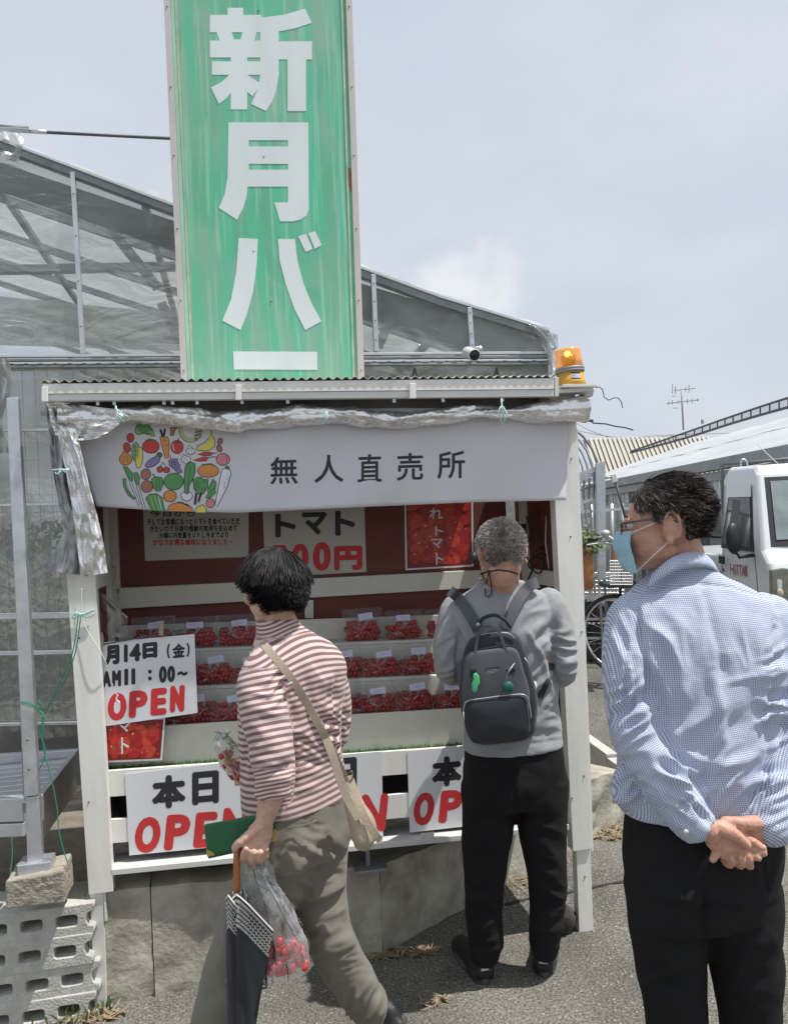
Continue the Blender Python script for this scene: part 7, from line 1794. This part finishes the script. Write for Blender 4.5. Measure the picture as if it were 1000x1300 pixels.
limb(t2, [(V(686, 990, 2.75), .098), (V(688, 1050, 2.745), .086), (V(693, 1100, 2.74), .070), (V(694, 1150, 2.745), .060), (V(691, 1192, 2.755), .055), (V(691, 1201, 2.755), .052)], 22)
fb3 = [(690, 1130, 30, 60, 110, 12, .006), (615, 1120, 30, 50, 70, 12, .006), (615, 1180, 30, 40, 85, 10, .010), (692, 1170, 30, 45, 80, 10, .010), (618, 1080, 30, 40, 60, 14, .005), (690, 1080, 30, 50, 115, 14, .006), (652, 1010, 30, 25, 30, 10, .006)]
fuse(t2, 'trousers', M['black_cloth'], p2, .0065, 6, lambda P, no: folds(P, no, fb3, [([(651, 950), (651, 1015)], 3, -.006), ([(628, 1165), (612, 1178), (598, 1176)], 4, .01), ([(632, 1190), (614, 1196), (600, 1192)], 4, .01)], .0022, 8, 12))
for hx, hy, tx, ty, wd in ((616, 1247, .06, .9, .046), (692, 1238, .10, .95, .045)):
    h_ = gz(hx, hy+5); h_.y = h_.y+.02; d_ = Vector((-.25 if hx < 650 else .22, 1, 0)).normalized()
    sh_ = shoe(p2, h_, h_+d_*.27, wd, M['shoe_black'], M['sole_black'], h=.095)
    z0 = h_-d_*.012
    MB().box(h_-d_*.010+Vector((0, 0, .052)), .028, .006, .008, (d_.cross(Vector((0, 0, 1))), d_, Vector((0, 0, 1)))).build('reflector', M['white_trim'], sh_)
    MB().tube([h_-d_*.006+Vector((0, 0, .018)), h_+d_*.004+Vector((0, 0, .04)), h_-d_*.002+Vector((0, 0, .085)), h_+d_*.01+Vector((0, 0, .112))], [(.012, .03), (.014, .034), (.012, .028), (.01, .022)], 12).build('heel_counter', M['shoe_black'], sh_)
# hair: short grey
hm2 = [hairmat('grey_hair', (.42, .40, .375), .6), hairmat('grey_hair_dark', (.16, .14, .12), .6), hairmat('grey_hair_light', (.62, .61, .59), .6)]
def mask2(d): return (d.z > -.90 if d.y < -.05 else d.z > -.18) and not (d.y > .55 and d.z < .55) and not (abs(d.x) > .80 and d.z < -.25)
def flow2(d):
    c = Vector((.1, -.25, .96)); t = d-c*d.dot(c); t = t.normalized() if t.length > 1e-3 else Vector((0, 1, 0)); return (t + Vector((0, 0, -.2))).normalized()
hm2c = PM('cropped_hair_scalp', (.20, .165, .135), .8, col2=(.34, .32, .30), vs=40)
hair(p2, hd2, (.0785, .098, .092), (0, -.018, .028), mask2, flow2, 9000, lambda d: .017, hm2+[hm2c], .0009, .42, 3, .0, 1.0, 21, seg=3, capscale=.975)
# mask loops, sunglasses, cord
for sx in (-1, 1):
    a_ = [hd2 @ Vector((sx*.078, -.014, .028)), hd2 @ Vector((sx*.087, -.026, .010)), hd2 @ Vector((sx*.086, -.022, -.012)), hd2 @ Vector((sx*.077, -.004, -.028)), hd2 @ Vector((sx*.066, .04, -.045))]
    MB().tube(cat(a_), .0022, 6).build('mask_loop', M['white_trim'], p2)
m = MB(); m.sheet(lambda s_, t_: hd2 @ Vector((.068*math.sin((s_-.5)*2.6), .052+.058*math.cos((s_-.5)*2.6), -.015-t_*.075)), 14, 8); m.build('face_mask', PM('white_mask', (.7, .72, .74), .8), p2)
def tube_on(trees, pxs, r_, mt, name, par, lift=.003):
    H_ = hits_world(trees, pxs); pts = []
    for p, (x, y) in zip(H_, pxs): pts.append((p if p is not None else V(x, y, pts[-1].y if pts else 2.62))-ray(x, y).normalized()*lift)
    return MB().tube(pts, r_, 6).build(name, mt, par)
TN = [world_tree(b2), world_tree(sh2)]
tube_on(TN, lerp_px([(610, 729), (615, 727), (621, 725.5), (633, 723.5), (648, 725.5), (657, 729)], 4), .0024, M['cable'], 'neck_cord', p2)
tube_on(TN, lerp_px([(620, 726), (618, 736), (615.5, 748), (616, 756), (620, 758), (624, 753), (623, 742), (621, 728)], 4), .0017, M['cable'], 'cord_loop', p2, .006)
cl_ = hits_world(TN, [(620.5, 726)])[0]
MB().ell(cl_, .006, .006, .008, 10, 8).build('cord_lock', M['black'], p2)
MB().ell(V(601, 708, 2.55), .014, .02, .020, 12, 8).build('glasses_arm', M['black'], p2)
# backpack
bp = thing('backpack', 'charcoal backpack with light zips and two green charms worn on the grey shirt', 'backpack', V(637, 945, 2.6))
M['pack'] = fabric('charcoal_canvas', (.095, .097, .110), .7, .3, 500, .08); M['pack_d'] = fabric('dark_canvas', (.032, .034, .042), .6, .3, 500, .08); M['zip'] = PM('light_zip', (.45, .46, .47), .4, .5)
W0 = 2.60
def rr_poly(pts, n=5, r_=.25):
    """round the corners of a pixel polygon"""
    out = []
    for i in range(len(pts)):
        a_ = pts[i-1]; b_ = pts[i]; c_ = pts[(i+1) % len(pts)]
        p0 = (b_[0]+(a_[0]-b_[0])*r_, b_[1]+(a_[1]-b_[1])*r_); p2_ = (b_[0]+(c_[0]-b_[0])*r_, b_[1]+(c_[1]-b_[1])*r_)
        for k in range(n+1): t = k/n; out.append(((1-t)**2*p0[0]+2*t*(1-t)*b_[0]+t*t*p2_[0], (1-t)**2*p0[1]+2*t*(1-t)*b_[1]+t*t*p2_[1]))
    return out
def puff(par, name, poly, Y0, Y1, mt, bulge=.0, inset=.10, sm=True):
    cx = sum(p[0] for p in poly)/len(poly); cy = sum(p[1] for p in poly)/len(poly); rings = []
    for k, yy in ((1-inset*.6, Y0), (1, Y0-(Y0-Y1)*.15), (1, Y0-(Y0-Y1)*.8), (1-inset*.35, Y1-.0+(Y0-Y1)*.05), (1-inset, Y1), (.6, Y1-bulge*.7), (.2, Y1-bulge)):
        rings.append([V(cx+(x-cx)*k, cy+(y-cy)*k, yy) for x, y in poly])
    m = MB().loft(rings); return m.build(name, mt, par)
outl = rr_poly([(590, 812), (632, 798), (661, 806), (684, 886), (678, 940), (596, 948), (581, 886)], 6, .32)
bb_ = puff(bp, 'pack_body', outl, 2.66, 2.545, M['pack_d'], .006)
puff(bp, 'front_panel', rr_poly([(590, 828), (656, 820), (673, 880), (668, 930), (600, 938), (585, 884)], 6, .2), 2.56, 2.528, M['pack'], .008)
pk_ = rr_poly([(588, 891), (668, 881), (674, 934), (598, 946)], 6, .18); puff(bp, 'front_pocket', pk_, 2.545, 2.508, M['pack_d'], .008)
arc = [(588, 910), (588.5, 897), (594, 889.5), (610, 887), (640, 883), (661, 881.5), (669, 885), (672, 896), (674, 912)]
MB().tube(cat([V(x, y, 2.508) for x, y in arc]), .0018, 6).build('zip', M['zip'], bp)
MB().tube(cat([V(x, y, 2.535) for x, y in ((600, 829), (612, 824), (640, 820), (655, 822), (662, 836), (668, 862))]), .0016, 6).build('zip', M['pack_d'], bp)
MB().tube(cat([V(x, y, 2.542) for x, y in ((610, 806), (625, 803.5), (645, 804), (653, 811))]), .0015, 6).build('zip', M['zip'], bp)
MB().tube([V(x, y, 2.54) for x, y in ((665, 835), (670, 841), (672, 849))], .002, 6).build('zip', M['zip'], bp)
MB().tube([V(588, 904, 2.506), V(589, 921, 2.506)], .002, 6).build('zip_pull', M['zip'], bp)
lbp = MB().prism([V(x, y, 2.5235) for x, y in ((616, 849), (633, 846), (634, 861), (617.5, 864))], (0, -.0015, 0)).build('label_patch', M['black'], bp)
m = MB()
for k in range(6):
    y = 850.5+k*2.1; x1 = (631, 632, 628, 625, 629, 626)[k]; m.poly([V(a_, b_, 2.5215) for a_, b_ in ((618, y), (x1, y-1.9), (x1, y-1.2), (618, y+.6))])
m.build('label_lettering', M['zip'], lbp)
m = puff(bp, 'green_charm', rr_poly([(600, 879), (605, 879), (606, 872), (609, 868), (608, 858), (604, 853.5), (600, 856), (601, 863), (598, 868)], 4, .4), 2.515, 2.503, PM('mint_green_charm', (.10, .55, .24), .5), .001)
MB().lathe(V(644.5, 872, 2.512), (0, -1, 0), [(.0001, 0), (.017, 0), (.0185, .004), (.017, .008), (.0001, .0085)], 20).build('green_tag', PM('dark_green_tag', (.012, .12, .075), .4), bp)
m = MB().tube([V(643.5, 864, 2.508), V(643, 857, 2.51), V(646, 850, 2.51), V(653, 842, 2.515)], .0014, 6).tube([V(642, 858, 2.508), V(650, 846, 2.51)], .0016, 6); m.build('tag_clip', M['zip'], bp)
m = MB().tube([V(601, 856, 2.51), V(599, 846, 2.515)], .002, 6); m.build('charm_cord', M['pack_d'], bp)
T2 = world_tree(sh2)
strap_on(bp, [T2], lerp_px([(572, 751), (578, 755), (590, 770), (602, 790), (607, 800)], 4), .037, .008, M['pack'], 'shoulder_strap', .006, 2.68, 3)
strap_on(bp, [T2], lerp_px([(681, 740), (672, 743), (660, 757), (648, 780), (641, 798)], 4), .037, .008, M['pack'], 'shoulder_strap', .006, 2.68, 3)

strap_on(bp, [T2], lerp_px([(700, 842), (698, 856), (692, 870), (685, 886)], 4), .020, .004, M['pack_d'], 'lower_strap', .006, 2.6)
MB().tube(cat([V(607, 794, 2.57), V(613, 785, 2.565), V(626, 781, 2.56), V(638, 785, 2.56), V(648, 796, 2.57)]), [.006]*25, 8).build('grab_handle', M['pack_d'], bp)
ribbon(bp, cat([V(601, 840, 2.53), V(604, 822, 2.535), V(607, 804, 2.54), V(613, 797, 2.54), V(622, 795, 2.54), V(632, 800, 2.54), V(638, 815, 2.535), V(645, 836, 2.53)], 3), .010, .004, M['pack'], 'carry_handle')
MB().lathe(V(606.5, 793, 2.56), (0, -1, 0), [(.007, 0), (.007, .004), (.0001, .005)], 12).build('rivet', M['zip'], bp)
MB().prism([V(x, y, 2.523) for x, y in ((596, 851), (604, 850), (604, 858), (596, 860))], (0, -.0015, 0)).build('tab', M['black'], bp)
MB().prism([V(x, y, 2.523) for x, y in ((642, 850), (653, 848), (654, 853), (643, 856))], (0, -.0015, 0)).build('tab', M['black'], bp)
m = MB().ell(V(677, 871, 2.585), .011, .012, .018, 10, 8); m.build('side_item', M['white_plastic'], bp)

# ================================================================== PERSON IN BLUE CHECK SHIRT
Y3 = 1.86; p3 = thing('person', 'person in a blue check shirt and face mask standing with hands clasped behind the back', 'person', (.72, 1.86, 0))
sk3 = skin('skin_ruddy', (.47, .245, .175)); y3 = math.radians(14)
hd3 = pose(V(843, 667, 1.86), (-.945, .32, -.05), roll=-.02) @ Matrix.Scale(.94, 4)
body = MB(); head_parts(body, hd3, 1.0, jaw=1.08)
limb(body, [(V(858, 690, 1.87), .052), (V(864, 712, 1.87), .056), (V(868, 735, 1.875), .056)], 20)
TR3b = [(V(888, 1060, 1.87), .15, .10), (V(888, 960, 1.87), .155, .11), (V(885, 870, 1.87), .165, .115), (V(878, 800, 1.87), .16, .10), (V(872, 760, 1.87), .13, .08), (V(868, 738, 1.87), .07, .06)]
trunk(body, TR3b, y3)
limb(body, [(V(848, 1100, 1.87), .075), (V(855, 1250, 1.875), .055), (V(860, 1380, 1.88), .045), (V(862, 1510, 1.88), .038)])
limb(body, [(V(935, 1100, 1.88), .075), (V(947, 1250, 1.88), .055), (V(952, 1380, 1.885), .045), (V(952, 1510, 1.89), .038)])
HY = 1.70
limb(body, [(V(805, 790, 1.85), .036), (V(801, 860, 1.81), .030), (V(808, 930, 1.775), .030), (V(845, 995, 1.735), .036), (V(885, 1042, HY), .029), (V(902, 1058, HY-.005), .026, .022)])
limb(body, [(V(985, 795, 1.90), .042), (V(1000, 860, 1.87), .038), (V(1005, 930, 1.835), .034), (V(994, 1000, 1.785), .030), (V(976, 1040, HY+.035), .027), (V(966, 1050, HY+.02), .026, .022)])
Hh = HY
# left hand (image left): palm turned to us, fingers down to the right
limb(body, [(V(900, 1057, Hh), .026, .020), (V(914, 1063, Hh-.003), .037, .017), (V(928, 1071, Hh-.004), .039, .0155), (V(938, 1077, Hh-.003), .036, .014)], 16, 4)
limb(body, [(V(912, 1051, Hh-.012), .0165), (V(928, 1058, Hh-.022), .015), (V(940, 1066, Hh-.026), .0115), (V(948, 1073, Hh-.026), .0092)], 12, 4)   # thumb
for pts, r_ in (([(938, 1062, 0), (952, 1067, -.006), (962, 1073, -.010), (968, 1077, -.014)], .0095),
                ([(938, 1071, 0), (952, 1077, -.006), (962, 1081, -.010), (969, 1083, -.016)], .0092),
                ([(935, 1080, 0), (948, 1084, -.006), (957, 1087, -.010), (962, 1089, -.016)], .0090)):
    limb(body, [(V(x, y, Hh-.004+dz), r_*(1-.05*i)) for i, (x, y, dz) in enumerate(pts)], 12, 4)
limb(body, [(V(922, 1078, Hh), .010), (V(910, 1083, Hh-.004), .009), (V(905, 1090, Hh-.006), .0085), (V(904, 1091, Hh-.008), .008)], 12, 4)
# right hand behind it: thumb over the top, finger tips curling up from below
limb(body, [(V(966, 1050, Hh+.022), .027, .022), (V(952, 1056, Hh+.020), .037, .018), (V(938, 1064, Hh+.020), .041, .016), (V(926, 1074, Hh+.020), .040, .015)], 16, 4)
limb(body, [(V(958, 1045, Hh+.004), .0165), (V(944, 1045, Hh-.004), .0145), (V(930, 1043, Hh-.006), .011), (V(919, 1041.5, Hh-.006), .009)], 12, 4)
for pts, r_ in (([(924, 1078, .018), (920, 1090, .012), (925, 1097, -.002), (929, 1093, -.016)], .0105),
                ([(932, 1082, .018), (933, 1093, .012), (939, 1098, -.002), (940, 1092, -.016)], .0100),
                ([(942, 1084, .018), (947, 1094, .012), (951, 1099, -.002), (950, 1091, -.016)], .0098)):
    limb(body, [(V(x, y, Hh+dz), r_*(1-.04*i)) for i, (x, y, dz) in enumerate(pts)], 12, 4)
def hr3(P, no):
    px, py = proj_np(P); m_ = ((px > 880) & (px < 990) & (py > 1030) & (py < 1110)).astype(float)
    return m_*.0009*(np.abs(noise_np(P, 110, 3))*2-.5)
b3 = fuse(body, 'body', sk3, p3, .0026, 2, hr3); eyes(p3, hd3)
# nails
M['nail'] = PM('finger_nail', (.52, .31, .24), .3)
for x, y, dy in ((929, 1091, -.024), (940, 1090, -.024), (950, 1089, -.024)): MB().ell(V(x, y, Hh+dy-.0015), .0055, .0016, .0065, 10, 6).build('fingernail', M['nail'], p3)
# shirt
def check_mat():
    m = bpy.data.materials.new('blue_gingham_cotton'); m.use_nodes = True; n = m.node_tree.nodes; l = m.node_tree.links; p = n['Principled BSDF']
    p.inputs['Roughness'].default_value = .8; p.inputs['Specular IOR Level'].default_value = .25; p.inputs['Sheen Weight'].default_value = .1
    outs = []
    for nm in ('cu', 'cv'):
        a_ = n.new('ShaderNodeAttribute'); a_.attribute_name = nm
        mu = n.new('ShaderNodeMath'); mu.operation = 'MULTIPLY'; mu.inputs[1].default_value = 2*math.pi/.0041; l.new(a_.outputs['Fac'], mu.inputs[0])
        sn = n.new('ShaderNodeMath'); sn.operation = 'SINE'; l.new(mu.outputs[0], sn.inputs[0])
        mr_ = n.new('ShaderNodeMapRange'); mr_.inputs['From Min'].default_value = -.3; mr_.inputs['From Max'].default_value = .3; l.new(sn.outputs[0], mr_.inputs[0]); outs.append(mr_.outputs[0])
    ad_ = n.new('ShaderNodeMath'); ad_.operation = 'ADD'; l.new(outs[0], ad_.inputs[0]); l.new(outs[1], ad_.inputs[1])
    dv = n.new('ShaderNodeMath'); dv.operation = 'MULTIPLY'; dv.inputs[1].default_value = .5; l.new(ad_.outputs[0], dv.inputs[0])
    r_ = n.new('ShaderNodeValToRGB'); r_.color_ramp.elements[0].color = (.66, .70, .77, 1); r_.color_ramp.elements[1].color = (.17, .21, .34, 1)
    e = r_.color_ramp.elements.new(.5); e.color = (.40, .455, .58, 1); l.new(dv.outputs[0], r_.inputs[0]); l.new(r_.outputs[0], p.inputs['Base Color'])
    g = n.new('ShaderNodeNewGeometry'); t = n.new('ShaderNodeTexNoise'); t.inputs['Scale'].default_value = 60; t.inputs['Detail'].default_value = 6; l.new(g.outputs['Position'], t.inputs['Vector'])
    b = n.new('ShaderNodeBump'); b.inputs['Strength'].default_value = .35; b.inputs['Distance'].default_value = .004; l.new(t.outputs['Fac'], b.inputs['Height']); l.new(b.outputs[0], p.inputs['Normal'])
    return m
M['check'] = check_mat()
s3 = MB()
TR3 = [(V(884, 1022, 1.865), .182, .128), (V(884, 1000, 1.865), .190, .135), (V(886, 960, 1.865), .186, .135), (V(888, 905, 1.865), .186, .135), (V(887, 850, 1.865), .196, .135), (V(884, 800, 1.87), .200, .125), (V(880, 770, 1.87), .186, .108), (V(874, 748, 1.87), .135, .090), (V(869, 732, 1.87), .085, .072), (V(866, 722, 1.87), .067, .063), (V(866, 712, 1.87), .061, .058)]
trunk(s3, TR3, y3, exp=2.5)
LA3 = [(V(806, 786, 1.85), .066), (V(800, 830, 1.82), .066), (V(801, 880, 1.79), .061), (V(808, 925, 1.77), .058), (V(828, 968, 1.75), .056), (V(855, 1010, 1.72), .052), (V(878, 1043, 1.705), .046), (V(890, 1055, 1.70), .041)]
RA3 = [(V(970, 786, 1.90), .066), (V(992, 830, 1.88), .066), (V(1002, 885, 1.86), .062), (V(1005, 930, 1.83), .058), (V(1000, 970, 1.80), .055), (V(990, 1010, 1.76), .052), (V(976, 1045, 1.735), .047), (V(971, 1056, 1.73), .043)]
limb(s3, LA3[:-1], 24); s3.tube([Vector(LA3[-2][0]), Vector(LA3[-1][0])], [.0465, .042], 24)
limb(s3, RA3[:-1], 24); s3.tube([Vector(RA3[-2][0]), Vector(RA3[-1][0])], [.0475, .044], 24)
# shirt tail bulging out at the left hip
limb(s3, [(V(800, 985, 1.80), .035), (V(797, 1005, 1.80), .036), (V(806, 1016, 1.80), .026)], 16)
fb4 = [(x_, y_, rx_, ry_, a_, l_*.85, A_*1.5) for x_, y_, rx_, ry_, a_, l_, A_ in [(800, 830, 26, 60, 15, 11, .007), (800, 905, 26, 50, 60, 12, .009), (848, 985, 36, 40, 130, 12, .008), (880, 1030, 26, 26, 130, 9, .006), (845, 830, 30, 70, 160, 20, .006), (900, 900, 60, 60, 25, 26, .007), (930, 990, 50, 35, 60, 15, .008), (870, 990, 40, 30, 110, 14, .008), (985, 900, 22, 80, 75, 12, .009), (985, 1010, 24, 40, 60, 11, .008), (800, 1000, 24, 25, 60, 12, .006), (930, 830, 30, 50, 160, 18, .005)]]
cr4 = [([(811, 752), (850, 743), (893, 741), (930, 745), (972, 760)], 1.6, -.0035), ([(893, 746), (902, 785), (914, 825), (920, 860)], 6, -.009), ([(886, 746), (890, 790), (892, 840)], 5, .003),
       ([(806, 765), (816, 820), (822, 860), (826, 900)], 5, -.013), ([(775, 800), (800, 850), (812, 890)], 5, .005), ([(826, 905), (850, 950), (880, 995), (905, 1030)], 5, -.013),
       ([(985, 790), (982, 860), (978, 930), (970, 1000)], 5, -.012), ([(845, 880), (855, 930), (880, 965), (930, 968), (965, 955)], 7, .007), ([(862, 985), (900, 1000), (945, 990)], 6, .006), ([(905, 850), (912, 900), (915, 950)], 7, .008), ([(915, 868), (950, 860), (985, 850)], 4, .004),
       ([(855, 1032), (870, 1018), (888, 1010)], 3, -.004), ([(850, 800), (858, 850), (868, 890)], 7, .007), ([(800, 1020), (906, 1030), (950, 1030)], 1.6, -.002)]
cv_ = {}
def d3(P, no):
    cv_['u'] = P[:, 0]*math.cos(y3)+P[:, 1]*math.sin(y3)*.6; cv_['v'] = P[:, 2].copy()
    px, py = proj_np(P)
    # turn the check along the lower sleeve
    for ch, cond in ((LA3, (px < 905) & (py > 925)), (RA3, (px > 950) & (py > 925))):
        a_ = np.array(ch[3][0]); b_ = np.array(ch[6][0]); dd = b_-a_; L = np.linalg.norm(dd); dd /= L; t = (P-a_)@dd; dist = np.linalg.norm(P-a_-t[:, None]*dd, axis=1)
        s_ = cond & (dist < .062); q = np.cross(dd, np.array([0, -1, .0])); q /= np.linalg.norm(q); cv_['u'][s_] = (P@q)[s_]; cv_['v'][s_] = t[s_]
    return folds(P, no, fb4, cr4, .0026, 8, 21)
sh3 = fuse(s3, 'shirt', M['check'], p3, .0052, 5, d3); setattr_f(sh3, 'cu', cv_['u']); setattr_f(sh3, 'cv', cv_['v'])
# collar
cpt = [(826, 732, 1.80), (836, 722, 1.79), (850, 711, 1.785), (866, 704, 1.79), (882, 702, 1.80), (896, 706, 1.825), (906, 716, 1.86), (905, 722, 1.90), (880, 716, 1.95), (850, 722, 1.93), (830, 732, 1.86)]
rings = []
cc_ = Vector((0, 0, 0)); P_ = cat([V(*q) for q in cpt], 4)
for q in P_: cc_ += q
cc_ /= len(P_); m = MB()
for q in P_:
    o_ = (q-cc_); o_.z = 0; o_.normalize(); q = q-Vector((0, 0, .003)); top_ = q+Vector((0, 0, .004)); rings.append([q-o_*.004+Vector((0, 0, -.006)), top_-o_*.006, top_+Vector((0, 0, .002)), q+o_*.009+Vector((0, 0, -.012)), q+o_*.016+Vector((0, 0, -.028)), q+o_*.013+Vector((0, 0, -.028)), q+o_*.004+Vector((0, 0, -.012))])
m.loft(rings, cap=True); co_ = m.build('collar', M['check'], sh3)
vv = np.array([tuple(v.co) for v in co_.data.vertices]); setattr_f(co_, 'cu', vv[:, 0]); setattr_f(co_, 'cv', vv[:, 2]*1.0+vv[:, 1]*.7)
for x, y in ((870, 1056), (986, 1050)): MB().lathe(V(x, y, 1.655 if x < 900 else 1.69), (0, -1, 0), [(.0055, 0), (.0055, .002), (.0001, .0022)], 12).build('button', M['white_trim'], sh3)
# trousers
t3 = MB()
trunk(t3, [(V(891, 1018, 1.872), .176, .120), (V(891, 1050, 1.872), .182, .128), (V(890, 1095, 1.872), .178, .132), (V(889, 1140, 1.872), .168, .122), (V(888, 1160, 1.872), .155, .105)], y3)
limb(t3, [(V(845, 1120, 1.875), .098), (V(848, 1180, 1.875), .090), (V(853, 1245, 1.875), .078), (V(859, 1300, 1.875), .069), (V(861, 1400, 1.88), .062), (V(863, 1500, 1.885), .06)], 24)
limb(t3, [(V(936, 1120, 1.88), .098), (V(940, 1180, 1.88), .090), (V(947, 1245, 1.88), .078), (V(951, 1300, 1.88), .070), (V(953, 1400, 1.885), .062), (V(955, 1500, 1.89), .06)], 24)
fb5 = [(855, 1260, 40, 60, 60, 18, .006), (950, 1240, 40, 60, 110, 16, .007), (890, 1140, 60, 30, 80, 16, .006)]
cr5 = [([(895, 1130), (893, 1190)], 4, -.010), ([(895, 1140), (940, 1150), (980, 1140)], 6, .006), ([(885, 1142), (850, 1140), (820, 1120)], 6, .005), ([(975, 1190), (945, 1210), (930, 1245)], 7, .007), ([(830, 1180), (850, 1230), (880, 1260)], 7, .006), ([(960, 1045), (968, 1100), (975, 1135)], 3, -.004)]
t3o = fuse(t3, 'trousers', M['black_cloth'], p3, .0065, 6, lambda P, no: folds(P, no, fb5, cr5, .0022, 7, 31))
for x in (862, 956): h_ = gz(x, 1522); h_.y = 1.80; h_.z = 0; shoe(p3, h_, h_+Vector((-.03, .27, 0)), .046, M['shoe_black'], M['sole_black'])
# hair
hm3 = [hairmat('dark_brown_grey_hair', (.055, .042, .035), .5), hairmat('dark_hair', (.016, .013, .012), .45), hairmat('silver_hair', (.24, .22, .20), .5)]
def mask3(d):
    if abs(d.x) > .6 and -.22 < d.y < .30 and d.z < .04: return False
    if d.y > .80 and d.z < .62: return False
    if d.y > .45 and d.z < .20: return False
    if d.y > .10 and d.z < -.12: return False
    if d.y > -.30 and d.z < -.16: return False
    return d.z > -.70
def flow3(d):
    c = Vector((.0, .55, .83)); t = d-c*d.dot(c); t = t.normalized() if t.length > 1e-3 else Vector((0, -1, 0)); return (t*.8 + Vector((0, -.55, -.25))).normalized()
hair(p3, hd3, (.079, .095, .094), (0, -.016, .030), mask3, flow3, 14000, lambda d: (.034 if d.z > -.1 else .026), hm3, .00075, .18, 1, .35, 1.0, 33, seg=7, wts=(5, 3, .8), wav=.50, jit=.06, grav=.03, capscale=.955, stick=.8)
# eyebrow
m = MB(); r_ = random.Random(4)
for i in range(120):
    a_ = r_.uniform(-.042, -.014); p_ = hd3 @ Vector((a_, .090-.25*(abs(a_)-.02)**1-.0, .026+r_.uniform(-.004, .004)-.1*abs(abs(a_)-.028))); q_ = p_+(hd3.to_3x3() @ Vector((-.007, -.001, r_.uniform(0, .004))))
    m.tube([p_, q_], .0006, 4)
m.build('eyebrow', hm3[1], p3)
# glasses and mask
def hp3(x, y, z): return hd3 @ Vector((x, y, z))
gl = MB().tube([hp3(-.079, -.018, .012), hp3(-.079, .0, .022), hp3(-.074, .05, .020), hp3(-.066, .094, .017)], [.0022, .0022, .0025, .003], 8).tube([hp3(.079, -.018, .012), hp3(.079, .0, .022), hp3(.074, .05, .020), hp3(.066, .094, .017)], .0022, 8)
gl.tube(cat([hp3(-.079, -.012, .017), hp3(-.079, -.030, .008), hp3(-.077, -.046, -.004)]), .0024, 8)
for sx in (-1, 1):
    ctr = hp3(sx*.034, .106, .006); gl.tube([ctr + (hd3.to_3x3() @ Vector((.027*math.cos(t)*1.0, -.006*abs(math.cos(t)) , .017*math.sin(t)))) for t in [2*math.pi*i/20 for i in range(21)]], .0014, 6, cap=False)
gl.tube([hp3(-.066, .094, .017), hp3(-.060, .100, .014)], .003, 8); gl.tube([hp3(-.008, .108, .010), hp3(.008, .108, .010)], .0014, 6)
glo = gl.build('glasses', M['dark_steel'], p3)
for sx in (-1, 1):
    m = MB(); m.poly([hp3(sx*.034, .106, .006) + (hd3.to_3x3() @ Vector((.026*math.cos(t), -.006*abs(math.cos(t)), .016*math.sin(t)))) for t in [2*math.pi*i/20 for i in range(20)]]); m.build('lens', M['cfilm'], glo)
M['mask_blue'] = PM('blue_face_mask', (.33, .54, .65), .8, var=.06, vs=40, bump=.3, bs=120)
m = MB()
def mk(s_, t_):
    a_ = (s_-.5)*2.35; y = .060+.062*math.cos(a_)-.018*abs(t_-.35); pl_ = .003*abs(math.sin(t_*9.5))*math.cos(a_)
    z = -.006-t_*.092 + .012*abs(math.sin(a_))*(t_-.5)*-2 - (.010*abs(math.sin(a_)) if t_ < .3 else 0)
    bul = .006*math.exp(-((t_-.45)/.35)**2)*math.exp(-(a_/.55)**2)
    return hp3(.070*math.sin(a_), y+bul+pl_, z+.002*mnoise.noise(Vector((s_*9, t_*9, 0))))
m.sheet(mk, 40, 26); mo = m.build('face_mask', M['mask_blue'], p3); mo.modifiers.new('s', 'SOLIDIFY').thickness = .0012
for za, zb_ in ((-.010, .024), (-.088, -.026)):
    e0 = mk(.02, .06 if za > -.05 else .96); MB().tube([e0, e0.lerp(hp3(-.079, -.016, zb_), .5)+(hd3.to_3x3() @ Vector((-.004, 0, 0))), hp3(-.080, -.018, zb_)], .0017, 6).build('ear_loop', M['white_trim'], mo)
